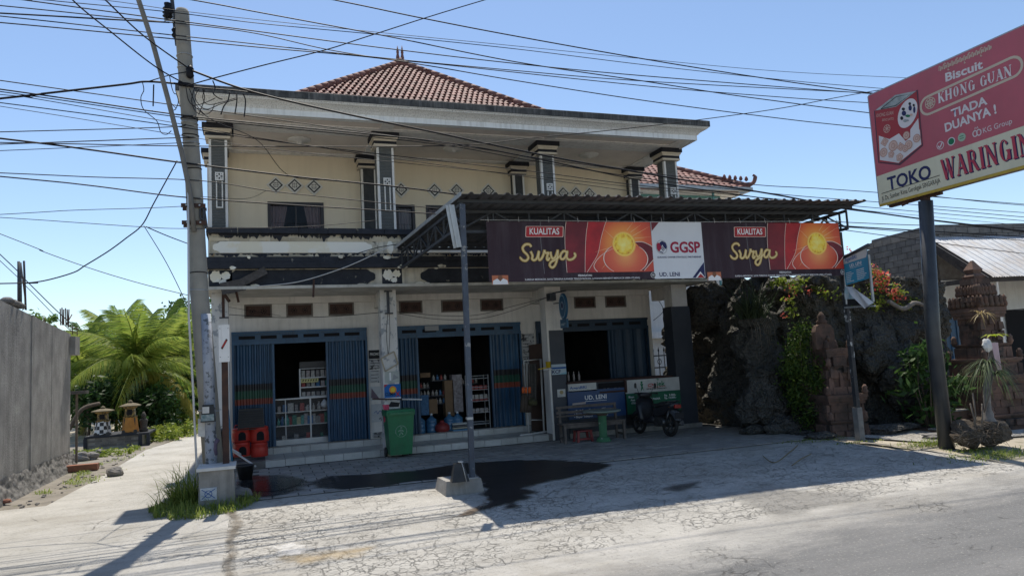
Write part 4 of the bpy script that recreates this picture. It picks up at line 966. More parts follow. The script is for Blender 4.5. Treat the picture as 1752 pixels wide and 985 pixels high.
def TB(x0, y0, x1, y1, txt, hp, m, parent=panel, **k):
    a, b = q(x0, y0); c, d = q(x1, y1); s = (q(x0, y0-hp)[1]-b)
    return text_on(FB, a, b, txt, m, parent, h=s, wd=sqrt((c-a)**2+(d-b)**2), rot=atan2(d-b, c-a), **k)
P_ = lambda L: [q(x, y) for x, y in L]
a_, b_ = q(837, 540), q(52, 810)
sl_ = (a_[1]-b_[1])/(a_[0]-b_[0])
poly_on(FB, [(.004, .0), (BLw-.004, 0), (BLw-.004, b_[1]+sl_*(BLw-b_[0])), (.004, b_[1])], m_bcream, panel, "name_strip", .004)
TB(425, 308, 622, 236, "Biscuit", 46, m_mute, bold=.03, shear=.0)
# the pill round the maker's name
ca, cb = q(335, 432); ea, eb = q(775, 233); d_ = V((ea-ca, eb-cb, 0)); n_ = V((-d_.y, d_.x, 0)).normalized(); rr_ = .165
pl = [(ca+n_.x*rr_*cos(t)-d_.normalized().x*rr_*sin(t), cb+n_.y*rr_*cos(t)-d_.normalized().y*rr_*sin(t)) for t in [pi*k/10 for k in range(11)]]
pl += [(ea-n_.x*rr_*cos(t)+d_.normalized().x*rr_*sin(t), eb-n_.y*rr_*cos(t)+d_.normalized().y*rr_*sin(t)) for t in [pi*k/10 for k in range(11)]]
strokes_on(FB, [pl+[pl[0]]], .045, m_beige, panel, "name_border", .004, smooth=0)
a_, b2_ = q(387, 424); c_, d2_ = q(776, 276); serif_on(FB, a_, b2_, c_, d2_, "KHONG GUAN", q(387, 424-56)[1]-b2_, m_mute, panel, .006, .05, 1.5)
wa, wb = q(344, 420); rw = .10
strokes_on(FB, [[(wa+rw*cos(k*pi/12), wb+rw*sin(k*pi/12)) for k in range(25)], [(wa+rw*.6*cos(k*pi/12), wb+rw*.6*sin(k*pi/12)) for k in range(25)]]+[[(wa, wb), (wa+rw*cos(k*pi/4), wb+rw*sin(k*pi/4))] for k in range(8)], .016, m_beige, panel, "wheel_emblem", .004, smooth=2)
TB(457, 497, 646, 424, "TIADA", 44, m_mute, bold=.032); TB(424, 572, 694, 472, "DUANYA !", 46, m_mute, bold=.032)
TB(624, 579, 776, 527, "KG Group", 30, m_mute, bold=.0)
for (x, y, mm) in ((397, 643, m_mute), (455, 622, m_mute), (510, 600, mat("pale_green_print", (.34, .46, .34)))):
    a, b = q(x, y); disc_on(FB, a, b, .075, mm, panel, "round_mark", .004)
a, b = q(397, 643); disc_on(FB, a, b, .062, m_bred, panel, "round_mark", .006); strokes_on(FB, [[(a-.04, b+.0), (a-.01, b-.035), (a+.045, b+.04)]], .022, m_mute, panel, "round_mark", .008)
a, b = q(455, 622); disc_on(FB, a, b, .058, m_inkg, panel, "round_mark", .006)
a, b = q(510, 600); strokes_on(FB, [[(a-.04, b+.02), (a+.04, b+.02)], [(a-.04, b-.02), (a+.04, b-.02)]], .01, m_inkg, panel, "round_mark", .007, smooth=0)
a, b = q(590, 575)
for dx in (-.035, .035): strokes_on(FB, [[(a+dx+.04*cos(k*pi/8), b-.01+.05*sin(k*pi/8)) for k in range(17)]], .018, m_mute, panel, "group_emblem", .005, smooth=2)
strokes_on(FB, [[(a-.03, b+.06), (a-.02, b+.10), (a, b+.07), (a+.02, b+.10), (a+.03, b+.06)]], .012, m_mute, panel, "group_emblem", .006, smooth=0)
# line of island script, loose curls
cur = []
for k in range(13):
    x = 390+k*21.5; y = 252-(k*21.5)*.425; h = 22
    cur.append(P_([(x, y), (x+1, y-h), (x+6, y-h*1.1), (x+8, y-h*.5), (x+7, y-2), (x+11, y-6), (x+13, y-h*.9), (x+17, y-h*.9), (x+17, y-8)]))
    if k % 3 == 1: cur.append(P_([(x+4, y-h*1.25), (x+9, y-h*1.5), (x+14, y-h*1.3)]))
    if k % 4 == 2: cur.append(P_([(x+6, y+4), (x+4, y+13), (x+12, y+11)]))
strokes_on(FB, cur, .013, m_beige, panel, "script_lettering", .004, smooth=4)
TB(123, 879, 352, 812, "TOKO", 70, m_inkn, bold=.025, lift=.008)
m_wred = mat("waringin_red", (.42, .05, .085))
for dx, dy, mm, lf, ft in ((6, 4, m_inkn, .006, 1.5), (0, 0, m_wred, .011, 1.28)):
    a_, b2_ = q(412+dx, 828+dy); c_, d2_ = q(888+dx, 685+dy); serif_on(FB, a_, b2_, c_, d2_, "WARINGIN", q(412, 828-112)[1]-q(412, 828)[1], mm, panel, lf, .0, ft)
TB(92, 935, 399, 838, "Jl. Ds. Sumber Kima Gerokgak SINGARAJA", 25, m_inkk, lift=.008)
strokes_on(FB, [P_([(88, 897), (395, 800)])], .012, m_inkk, panel, "rule", .008, smooth=0)
# drawing of the biscuit tin
m_tinr = mat("tin_red", (.36, .05, .06)); m_tinl = mat("tin_silver", (.42, .46, .45), (.25, .28, .28), 8); m_bis = mat("biscuit_print", (.62, .44, .37), (.54, .36, .30), 6); m_shad = mat("tin_outline", (.10, .05, .07))
poly_on(FB, P_([(48, 462), (70, 735), (185, 748), (306, 645), (278, 350)]), m_shad, panel, "tin_shadow", .004)
poly_on(FB, P_([(54, 462), (76, 730), (180, 738), (165, 440)]), m_tinr, panel, "tin_side", .006); poly_on(FB, P_([(165, 440), (180, 738), (300, 640), (272, 358)]), m_tinr, panel, "tin_side", .006)
poly_on(FB, P_([(54, 460), (165, 440), (272, 356), (160, 378)]), m_tinl, panel, "tin_lid", .008)
strokes_on(FB, [P_([(85, 452), (165, 433), (245, 372), (165, 388), (85, 452)])], .014, m_inkk, panel, "tin_lid_rim", .010, smooth=0)
a, b = q(226, 474); poly_on(FB, P_([(226+52*cos(k*pi/14)*1.0, 474+72*sin(k*pi/14)-30*cos(k*pi/14)) for k in range(28)][::-1]), m_mute, panel, "tin_oval", .009)
for k, (x, y, rx, ry) in enumerate(((204, 452, 9, 8), (207, 474, 12, 14), (238, 424, 7, 8), (240, 446, 9, 15), (259, 432, 6, 7), (262, 456, 6, 18), (196, 500, 8, 10))): poly_on(FB, P_([(x+rx*cos(t*pi/6), y+ry*sin(t*pi/6)-(x-226)*.0) for t in range(12)][::-1]), (m_inkk, m_inkn)[k % 2], panel, "tin_oval_figure", .011+.0006*k)
for k, (x, y, rx, ry) in enumerate(((228, 488, 13, 7), (214, 514, 10, 8), (246, 482, 8, 6), (226, 512, 9, 5))): poly_on(FB, P_([(x+rx*cos(t*pi/6), y+ry*sin(t*pi/6)) for t in range(12)][::-1]), (m_inkg, m_tinl, m_bis, m_inkgr)[k], panel, "tin_oval_figure", .0152+.0005*k)
TB(62, 496, 150, 480, "KHONG GUAN", 20, m_bis, lift=.009); TB(92, 516, 152, 508, "BISCUITS", 13, m_bis, lift=.009)
a, b = q(117, 555); strokes_on(FB, [[(a+.075*cos(k*pi/12), b+.075*sin(k*pi/12)) for k in range(25)]]+[[(a, b), (a+.075*cos(k*pi/4), b+.075*sin(k*pi/4))] for k in range(8)], .012, m_bis, panel, "wheel_emblem", .009, smooth=2)
poly_on(FB, P_([(240, 560), (282, 500), (288, 570), (240, 610)]), m_mute, panel, "wafer_print", .009)
poly_on(FB, P_([(74, 592), (80, 720), (178, 735), (298, 638), (290, 560), (215, 620), (180, 580), (130, 610)][::1]), m_mute, panel, "biscuit_pile", .008)
for i, (x, y, r) in enumerate(((105, 625, 28), (150, 645, 30), (100, 680, 26), (140, 690, 22), (220, 590, 22), (190, 650, 26), (232, 640, 24), (275, 605, 22), (185, 705, 24), (215, 660, 18))):
    a, b = q(x, y); rr = r*.0036; sides = (4, 16, 16, 5, 16)[i % 5]; disc_on(FB, a, b, rr, m_bis, panel, "biscuit_print", .010+.0008*i, n=sides)
    strokes_on(FB, [[(a+rr*.92*cos(2*pi*k/sides+.0), b+rr*.92*sin(2*pi*k/sides)) for k in range(sides+1)], [(a+rr*.4*cos(2*pi*k/8), b+rr*.4*sin(2*pi*k/8)) for k in range(9)]], .008, mat("biscuit_edge", (.36, .17, .13)) if i == 0 else bpy.data.materials["biscuit_edge"], panel, "biscuit_outline", .0104+.0008*i, smooth=0)
# pole and the angle irons that carry the sign
g = gs(1620, 764); tp = FB.p(puv(FB, 1575, 335)[0], -.02, -th/2)
mb = MB(); mb.smooth = True; mb.tube([(g.x, g.y, g.z-.3), (g.x-.02, g.y-.0, 2), (tp.x, tp.y, tp.z-.12)], [.135, .128, .125], 18); pole = obj("pole", mb, mat("black_pole_paint", (.028, .031, .036), (.045, .05, .055), 4, rough=.4, streak=(.09, .09, .09), stk=.5, stscale=(12, 12, .4)), bl)
mb = MB(); mb.bar((tp.x, tp.y, tp.z-.14), (tp.x, tp.y, tp.z+BLh), .12); mb.bar(FB.p(.15, -.07, -th/2), FB.p(1.3, -.07, -th/2), .07, .05); mb.bar(FB.p(.5, -.12, -.02), FB.p(.62, -.02, -th), .06); obj("angle_iron", mb, m_rust, bl)

# ------------------------------------------------------------------ torn agency sign on the right-hand post
AX = 11.33
ag = thing("agency_sign", "small torn blue and white agency sign on a frame fixed to the right canopy post", "sign", (AX, 11.5, 3.0))
al, ar, alb = xp(1447, 488, AX), xp(1489, 476, AX), xp(1443, 437, AX)
FA = Fr(al, V((0, (ar-al).y, (ar-al).z*1.0)), (0, 0, 1)); Wq = (ar-al).length; Hq = (alb-al).length
mb = MB(); mb.grid(lambda u, v: FA.p(Wq*u, Hq*v, .03*max(0, u-.85)*6*(1-v)), 10, 6); sp = obj("sign_sheet", mb, mat("sign_blue", (.045, .27, .42), (.04, .24, .38), 3, rough=.5), ag)
rect_on(FA, .0, Hq*.70, Wq*.98, Hq, mat("sign_white", (.55, .56, .56), (.48, .49, .49), 4), sp, "sign_heading", .004)
text_on(FA, Wq*.08, Hq*.77, "AgenBRI", m_inkb, sp, h=Hq*.13, wd=Wq*.48, bold=.015, lift=.007)
text_on(FA, Wq*.25, Hq*.54, "UD. LENI", m_inkw, sp, h=Hq*.10, wd=Wq*.48, bold=.015, lift=.006); strokes_on(FA, [[(Wq*.25, Hq*.50), (Wq*.75, Hq*.50)]], .006, m_inkw, sp, "rule", .006, smooth=0)
for r in range(6):
    for cx, ww in ((.06, .32), (.50, .40)):
        strokes_on(FA, [[(Wq*cx, Hq*(.38-.06*r)), (Wq*(cx+ww*rnd.uniform(.6, 1)), Hq*(.38-.06*r))]], .011, m_inkw, sp, "small_print", .006, smooth=0)
p = [xp(1486, 436, AX+.02), xp(1494, 516, AX+.02), xp(1446, 526, AX+.02), xp(1497, 523, AX+.02), xp(1440, 443, AX+.02), xp(1486, 419, AX-.03), xp(1443, 437, AX+.02), xp(1448, 520, AX+.02)]
mb = MB(); mb.bar(p[0], p[1], .045, .03); mb.bar(p[2], p[3], .05, .03); mb.bar(p[6], p[7], .03, .02); mb.bar(p[0], p[6], .03, .02); obj("sign_bracket", mb, m_galv, ag)
mb = MB(); mb.tube([p[4], p[5]], .035, 10); obj("lamp_tube", mb, m_steel, ag)
m_cloth = mat("torn_sheet_white", (.62, .63, .64), (.5, .52, .55), 5, rough=.7)
c0, c1, c2, c3_ = xp(1449, 492, AX-.02), xp(1460, 489, AX-.02), xp(1494, 518, AX-.10), xp(1478, 528, AX-.10)
mb = MB(); mb.grid(lambda u, v: c0.lerp(c1, u).lerp(c3_.lerp(c2, u), v)+V((-.03*sin(v*4+u*7)-.04*sin(pi*v), .02*sin(u*9), .03*sin(pi*v))), 8, 10); obj("torn_sheet", mb, m_cloth, ag)
c0, c1, c2, c3_ = xp(1446, 490, AX), xp(1454, 490, AX), xp(1462, 511, AX-.03), xp(1446, 512, AX)
mb = MB(); mb.grid(lambda u, v: c0.lerp(c1, u).lerp(c3_.lerp(c2, u), v)+V((-.02*sin(u*8+v*3), 0, 0)), 8, 6); obj("torn_strip", mb, mat("pale_blue_strip", (.28, .45, .52), (.55, .58, .6), 12), ag)
r0, r1, r2, r3 = xp(1450, 512, AX), xp(1478, 510, AX), xp(1478, 521, AX), xp(1450, 523, AX)
mb = MB(); mb.poly([r0, r1, r2, r3]); obj("lower_sheet", mb, m_plk, ag)

# ------------------------------------------------------------------ oval hanging sign on the third column
hs = thing("hanging_sign", "blue oval projecting sign bracketed to the third column", "sign", (7.0, 16.0, 2.9))
c = xp(964, 524, 7.03); M = Matrix(((0, 0, 1), (1, 0, 0), (0, 1, 0)))
m_sgb = mat("sign_deep_blue", (.02, .10, .20), rough=.4)
mb = MB(); mb.lathe(c-V((.03, 0, 0)), [(.21, 0), (.22, .01), (.22, .05), (.21, .06)], 28, sx=1, sy=1.45, M=M); dk = obj("sign_disc", mb, m_sgb, hs)
FH = Fr(c-V((.032, 0, 0)), (0, -1, 0), (0, 0, 1))
strokes_on(FH, [[(.185*cos(k*pi/14), .27*sin(k*pi/14)) for k in range(29)]], .02, mat("sign_pale_blue", (.35, .5, .6)), dk, "sign_ring", .003, smooth=1)
disc_on(FH, 0, .02, .085, mat("sign_emblem", (.3, .4, .5)), dk, "emblem", .004, ry=.10); disc_on(FH, 0, .02, .055, m_inkn, dk, "emblem", .006, ry=.07)
mb = MB(); mb.box(c.x-.025, c.x+.025, c.y-.18, c.y+.2, c.z-.52, c.z-.31); tb = obj("sign_tab", mb, m_sgb, hs)
FH2 = Fr((c.x-.028, c.y+.2, c.z-.52), (0, -1, 0), (0, 0, 1)); strokes_on(FH2, [[(.06, .10), (.32, .10)], [(.06, .07), (.25, .07)]], .02, mat("tab_text", (.35, .45, .5)), tb, "small_print", .003, smooth=0)
mb = MB(); mb.bar((6.9, 16.25, c.z+.36), (c.x, 15.75, c.z+.36), .03); mb.bar((6.9, 16.25, c.z+.1), (c.x, 16.1, c.z+.1), .02); mb.box(6.72, 6.88, 16.02, 16.24, c.z+.16, c.z+.34); obj("bracket", mb, m_steel, hs)
# ------------------------------------------------------------------ utility pole at the corner
PY = 12.75
up = thing("utility_pole", "tall grey concrete utility pole wrapped in wires at the left corner of the shop", "utility pole", (-.66, PY, 0))
ax = [(370, 862), (353, 640), (341, 500), (331, 300), (322, 180), (313, 60), (311.5, 22)]
pts = [fp(x, y, PY) for x, y in ax]; pts.append(pts[-1]+V((0, 0, .05)))
mb = MB(); mb.smooth = True; mb.tube(pts, [.155, .150, .142, .13, .122, .116, .113, .095], 20); obj("pole_shaft", mb, m_polec, up)
def poleat(py):
    for i in range(len(ax)-1):
        if ax[i][1] >= py >= ax[i+1][1]:
            t = (ax[i][1]-py)/(ax[i][1]-ax[i+1][1]); return fp(ax[i][0]+(ax[i+1][0]-ax[i][0])*t, py, PY)
    return pts[-1]
def rpole(py): return .113+.042*(py-22)/840
for py, m in ((97, m_galv), (118, m_galv), (148, m_cable), (203, m_cable), (205, m_cable), (212, m_galv), (232, m_cable), (245, m_galv), (290, m_cable), (468, m_cable), (496, m_galv), (702, m_galv)):
    c = poleat(py); r = rpole(py)+.006; mb = MB(); mb.tube([(c.x+r*cos(k*pi/10), c.y+r*sin(k*pi/10), c.z+.012*sin(k*pi/10+py)) for k in range(20)], .009, 5, closed=True); obj("wire_band", mb, m, up)
for py in (355, 384):
    c = poleat(py); mb = MB(); mb.bar(c+V((-.20, -.15, 0)), c+V((.17, -.15, 0)), .03, .065); obj("clamp_bar", mb, m_rust, up); mb = MB(); mb.bar(c+V((-.2, .13, 0)), c+V((.17, .13, 0)), .03, .05); obj("clamp_bar", mb, m_rust, up)
    for dx in (-.12, .08): mb = MB(); mb.bar(c+V((dx, -.19, 0)), c+V((dx, .14, 0)), .025); obj("clamp_bolt", mb, m_galv, up)
a, b = fp(348, 352, PY-.1), fp(353, 390, PY-.1); mb = MB(); mb.bar(a, b, .05, .06); obj("iron_bracket", mb, m_steel, up)
c = fp(349, 366, PY-.12); mb = MB(); mb.tube([(c.x-.03+.03*cos(k*pi/8), c.y-.03, c.z+.10*sin(k*pi/8)) for k in range(16)], .014, 6, closed=True); obj("iron_ring", mb, m_steel, up)
# head gear: steel upright with insulators
a, b = fp(303, 78, PY+.12), fp(291, -30, PY+.12); mb = MB(); mb.bar(a, b, .06, .05); hg = obj("head_iron", mb, m_steel, up)
mb = MB(); p = fp(287, 18, PY+.08); mb.lathe(p+V((0, 0, -.14)), [(.05, 0), (.085, .03), (.05, .06), (.085, .09), (.05, .12), (.085, .16), (.05, .2), (.06, .26)], 12); obj("insulator", mb, m_cable, hg)
p = fp(290, 33, PY+.08); mb = MB(); mb.bar(p+V((-.08, 0, -.02)), p+V((.12, 0, -.02)), .03); mb.bar(p+V((-.07, 0, .1)), p+V((-.07, 0, -.05)), .02); mb.bar(p+V((.05, 0, .1)), p+V((.05, 0, -.05)), .02); obj("insulator_yoke", mb, m_galv, hg)
p = fp(299, 55, PY); mb = MB(); mb.lathe(p+V((0, 0, -.1)), [(.03, 0), (.055, .04), (.03, .08), (.055, .13), (.03, .17)], 10); obj("insulator", mb, m_cable, hg)
p = fp(325, 122, PY-.15); mb = MB(); mb.lathe(p+V((0, 0, -.12)), [(.03, 0), (.065, .04), (.05, .1), (.065, .16), (.02, .22)], 10); mb.bar(p, p+V((-.05, .1, 0)), .03); obj("tension_clamp", mb, m_cable, up)
p = fp(318, 145, PY-.14); mb = MB(); mb.bar(p+V((-.12, 0, .02)), p+V((.12, 0, -.02)), .05, .04); obj("tension_clamp", mb, m_cable, up)
# white paper flags left on the shaft
c = poleat(728); fr = Fr((c.x-.17, PY-.165, c.z-.16), (1, .05, 0), (0, 0, 1))
mb = MB(); mb.poly([fr.p(a, b) for a, b in ((0, .02), (.09, 0), (.11, .04), (.26, .06), (.25, .26), (.12, .25), (0, .30))]); obj("paper_scrap", mb, m_paper, up)
# tangle of spare cable hung on the pole
def loop(pxs, Y=PY-.2, r=.009): return [fp(x, y, Y+.05*sin(i*1.7)) for i, (x, y) in enumerate(pxs)]
for i, L in enumerate([[(318, 148), (322, 170), (330, 180), (345, 178), (360, 172), (368, 168)], [(324, 152), (335, 178), (350, 195), (362, 190), (367, 178)], [(333, 150), (328, 172), (334, 190), (348, 198)], [(341, 152), (334, 166), (341, 180), (355, 187), (378, 178), (405, 170)],
        [(347, 152), (350, 168), (345, 184), (340, 196)], [(350, 153), (347, 168), (356, 179), (380, 175), (403, 168)], [(364, 138), (368, 150), (365, 160), (374, 168), (380, 170)], [(393, 158), (390, 172), (383, 182), (378, 196)], [(405, 160), (405, 175), (402, 194)], [(415, 160), (420, 172), (418, 200)],
        [(290, 130), (294, 150), (298, 160), (302, 162), (305, 175), (300, 188)], [(285, 162), (294, 178), (301, 186), (294, 190)], [(244, 142), (246, 155), (241, 168), (246, 188), (268, 207), (275, 226), (285, 230), (293, 224)], [(263, 145), (262, 182)]]):
    mb = MB(); mb.tube(bez(loop(L), 6), .011 if i in (6, 7, 8, 9, 13) else .007, 5); obj("cable_loop", mb, m_cable, up)
# leaning steel pipe strapped to it
lp = [fp(x, y, PY-.19-.0012*max(0, 300-y)) for x, y in ((332, 396), (326, 335), (311, 262), (287, 168), (262, 76), (237, 0), (210, -85))]
solo("leaning_pipe", MB().tube(lp, .040, 10), mat("dull_pipe_steel", (.17, .16, .145), (.12, .115, .10), 5, rough=.6), "slim grey steel pipe clamped to the utility pole and leaning out to the left", "pipe", origin=lp[0])
# short stub pole with peeling bills
pts = [fp(x, y, PY-.12) for x, y in ((352, 537), (357, 640), (361, 772))]; pts.append(V((pts[-1].x+.03, PY-.12, .0)))
mb = MB(); mb.tube(pts, [.078, .084, .09, .09], 14)
solo("stub_pole", mb, mat("peeling_bills", (.36, .39, .44), (.26, .28, .32), 4, patch=(.10, .11, .12), pk=(.54, .57), pscale=9, streak=(.6, .6, .6), stk=.4), "short post crusted with peeling pale blue bills right beside the utility pole", "post", origin=pts[-1])
p = [fp(x, y, PY-.2) for x, y in ((322, 330), (323, 540), (330, 660), (336, 790))]; p.append(V((p[-1].x+.02, PY-.2, 0)))
solo("conduit", MB().tube(p, .017, 8), m_cablew, "thin pale conduit running down the left flank of the utility pole", "conduit", origin=p[-1])
c = fp(356, 705, PY-.26); jb = thing("junction_box", "small dark junk-wrapped box tied low on the utility pole", "box", c-V((0, 0, .16)))
mb = MB(); mb.box(c.x-.11, c.x+.11, c.y-.05, c.y+.1, c.z-.15, c.z+.12, taper=.03); obj("box_body", mb, m_plk, jb)
mb = MB(); mb.box(c.x-.08, c.x+.02, c.y-.062, c.y-.05, c.z-.01, c.z+.09); obj("paper_scrap", mb, m_paper, jb); mb = MB(); mb.box(c.x-.1, c.x+.09, c.y-.058, c.y-.051, c.z-.13, c.z-.03); obj("teal_wrap", mb, mat("teal_wrap", (.10, .17, .18), (.3, .34, .34), 14), jb)

# ------------------------------------------------------------------ overhead wires
ORD = "first second third fourth fifth sixth seventh eighth ninth tenth eleventh twelfth thirteenth fourteenth fifteenth sixteenth seventeenth eighteenth nineteenth twentieth twenty-first twenty-second".split()
def wire(px, Y0, Y1, r, label, m=m_cable, ext=(0, 0), cat="cable", group="overhead cables"):
    P = [(float(x), float(y)) for x, y in px]
    if len(P) == 2:
        (xa, ya), (xb, yb) = P; P = [P[0], ((xa+xb)/2, (ya+yb)/2+.012*abs(xb-xa)), P[1]]
    if ext[0]: P.insert(0, (P[0][0]-ext[0], P[0][1]-(P[1][1]-P[0][1])/(P[1][0]-P[0][0])*ext[0]*.93))
    if ext[1]: P.append((P[-1][0]+ext[1], P[-1][1]+(P[-1][1]-P[-2][1])/(P[-1][0]-P[-2][0])*ext[1]*.9))
    xs = [p[0] for p in P]; lo, hi = min(xs), max(xs)
    B = bez(P, 8); pts = [fp(p.x, p.y, Y0+(Y1-Y0)*(p.x-lo)/(hi-lo+1e-6)) for p in B]
    return solo("overhead_cable", MB().tube(pts, r, 5), m, label, cat, group, origin=pts[0])
EL, ER = 700, 500
N = "black overhead cable at the left edge of the view, "
W = [([(0, -6), (114, 4), (290, 21), (440, 40), (660, 61), (881, 84), (1100, 111), (1330, 136), (1500, 151)], .008, (EL, ER)),
     ([(0, -8), (169, 0), (301, 18), (440, 34), (660, 57), (881, 79), (1100, 101), (1330, 122), (1560, 134)], .006, (EL, ER)),
     ([(0, -5), (38, 0), (243, 28), (440, 54), (660, 83), (881, 109), (1100, 130), (1495, 161)], .011, (EL, ER)),
     ([(0, 10), (185, 29), (330, 43), (440, 58), (560, 85), (680, 104), (740, 109), (1100, 147), (1330, 166), (1484, 176)], .010, (EL, ER)),
     ([(0, 23), (158, 32), (290, 39)], .014, (EL, 0)),
     ([(0, 28), (245, 55), (440, 76), (660, 100), (881, 121), (1100, 139), (1495, 160)], .010, (EL, ER)),
     ([(0, 39), (245, 62), (440, 81), (630, 98), (740, 114), (881, 138), (1100, 172), (1320, 201), (1484, 219)], .011, (EL, ER)),
     ([(0, 153), (293, 195), (440, 211), (740, 241), (904, 269), (1100, 309), (1320, 341), (1560, 372)], .013, (EL, ER)),
     ([(0, 157), (293, 199), (440, 215), (740, 246), (904, 274), (1100, 305), (1320, 331), (1560, 350)], .009, (EL, ER)),
     ([(0, 169), (79, 160), (211, 145), (253, 140), (317, 145)], .020, (EL, 0)),
     ([(0, 162), (47, 167), (290, 209), (440, 236), (700, 275), (904, 303), (1100, 330)], .007, (EL, 0)),
     ([(0, 176), (285, 214), (440, 238), (660, 265), (900, 292), (1100, 318), (1400, 347)], .009, (EL, ER)),
     ([(0, 182), (285, 228), (440, 252), (660, 276), (900, 300), (1100, 322), (1320, 345)], .006, (EL, ER)),
     ([(0, 226), (280, 218), (318, 213)], .009, (EL, 0)),
     ([(0, 237), (158, 257), (300, 277), (494, 301), (603, 312), (700, 322), (850, 341), (1100, 364), (1400, 384), (1700, 402)], .017, (EL, ER)),
     ([(0, 247), (303, 236), (322, 236)], .010, (EL, 0)),
     ([(0, 244), (309, 250), (554, 251), (660, 251), (802, 248), (914, 236), (1100, 217), (1320, 188), (1495, 156)], .010, (EL, ER)),
     ([(0, 258), (303, 245), (322, 244)], .007, (EL, 0)),
     ([(0, 296), (160, 303), (340, 309), (456, 326), (545, 336), (700, 352), (778, 360)], .009, (EL, 0)),
     ([(0, 302), (150, 317), (300, 336), (456, 348), (700, 363), (772, 369)], .012, (EL, 0)),
     ([(0, 367), (120, 360), (250, 356), (330, 352)], .006, (EL, 0)),
     ([(0, 372), (120, 380), (240, 388), (320, 391), (515, 388), (645, 377)], .006, (EL, 0))]
for i, (P, r, e) in enumerate(W):
    k = "thick " if r > .012 else "thin " if r < .008 else ""
    wire(P, PY-.25+.02*(i % 5), PY-.2+.02*(i % 4), r*.92, k+N+ORD[i]+" from the top", ext=e)
wire([(327, 0), (440, 21), (660, 62), (881, 106), (1100, 139), (1233, 160), (1320, 172), (1484, 193)], PY-.3, PY-.2, .011, "black overhead cable slanting across the red tiled roof from upper left to the billboard", ext=(400, ER))
wire([(570, 0), (715, 30), (870, 60), (1100, 101), (1300, 133), (1495, 160)], PY-.4, PY-.3, .012, "black overhead cable entering at the top above the roof finial and reaching the billboard", ext=(300, ER))
wire([(830, 0), (637, 60), (559, 85), (450, 112), (358, 136), (320, 147)], PY-2.6, PY-.2, .009, "black cable rising from the pole to the top edge above the roof finial", ext=(-500, 0))
wire([(100, -40), (124, 0), (190, 55), (264, 113), (317, 144)], 9.5, PY-.15, .011, "left one of two black cables slanting down to the pole from the top edge", ext=(160, 0))
wire([(150, -28), (180, 0), (245, 61), (321, 116), (328, 121)], 9.8, PY-.15, .012, "right one of two black cables slanting down to the pole from the top edge", ext=(160, 0))
wire([(328, 121), (401, 148), (472, 168), (600, 197), (740, 226), (838, 247), (967, 273), (1065, 290), (1163, 307), (1320, 332), (1480, 361), (1700, 390)], PY-.2, PY, .019, "thickest black cable sweeping across the white eave down to the far right", ext=(0, ER))
wire([(253, 140), (290, 129), (321, 123)], PY-.2, PY-.15, .009, "short black cable joining the thick bundle to the top of the utility pole")
wire([(306, 146), (350, 151), (400, 155), (440, 160)], PY-.15, PY-.05, .012, "short black cable stub running from the pole along the left end of the eave")
wire([(330, 180), (366, 207), (440, 240), (494, 300), (577, 308)], PY-.2, 16.1, .007, "thin black drop cable from the pole to the balcony wall above the first window", ext=(0, 0))
wire([(340, 336), (420, 340), (456, 326)], PY, 18.2, .005, "thin wire sagging to the left diamond ornament on the upper wall")
wire([(0, 485), (45, 484), (81, 479), (126, 466), (146, 454), (185, 430), (215, 408), (243, 385), (262, 350), (285, 308), (303, 275)], 12.0, PY, .010, "black cable curving up from the left edge to the pole above the rough wall", ext=(EL, 0))
wire([(0, 400), (73, 430), (164, 462), (245, 486), (322, 505)], 14, PY, .006, "thin wire slanting down to the pole just above the coconut palm", ext=(EL, 0))
wire([(246, 386), (285, 450), (322, 525)], PY, PY, .006, "thin wire dropping steeply to the pole from the curved cable at left")
wire([(250, 388), (290, 405), (352, 428)], PY, 15.6, .009, "black cable from the curved cable to the parapet beside the pole")
wire([(0, 435), (45, 480), (102, 536), (142, 570), (190, 612)], 34, 36, .02, "upper of two distant wires descending behind the rough wall", ext=(300, 0))
wire([(0, 446), (50, 495), (104, 550), (150, 590)], 34, 36, .014, "lower of two distant wires descending behind the rough wall", ext=(300, 0))
wire([(392, 538), (480, 543), (570, 541), (655, 534)], 16.2, 16.2, .007, "black cable strung between the first two columns below the vents")
wire([(360, 520), (420, 530), (480, 540)], 16.2, 17.4, .004, "thin wire across the vents of the first shop front")
wire([(680, 533), (760, 540), (820, 538), (880, 523), (942, 507)], 16.2, 16.2, .006, "black cable rising from the second column to the oval sign")
wire([(680, 536), (750, 546), (820, 545), (880, 530), (945, 505)], 16.15, 16.15, .006, "lower black cable rising from the second column to the oval sign")
wire([(440, 490), (510, 482), (580, 461), (630, 440), (664, 423)], 15.6, 15.55, .011, "white cable slanting up across the dark parapet band to the canopy", m_cablew)
wire([(580, 444), (640, 425), (680, 418)], 15.6, 15.55, .009, "short black cable reaching the canopy corner above the ivory panel")
for i, P in enumerate([[(700, 237), (904, 268), (1100, 295), (1290, 316), (1411, 323), (1560, 334), (1760, 350)], [(1440, 380), (1560, 385), (1760, 390)], [(1440, 388), (1560, 397), (1760, 412)], [(1440, 393), (1530, 405), (1640, 420)], [(1590, 335), (1680, 345), (1760, 352)], [(1600, 358), (1680, 365), (1760, 372)]]):
    wire(P, 12.7, 12.8, .009, ("black cable low in the sky right of the canopy, "+ORD[i]+" from the top"), ext=((1400, 45, 45, 45, 25, 25)[i], 200))
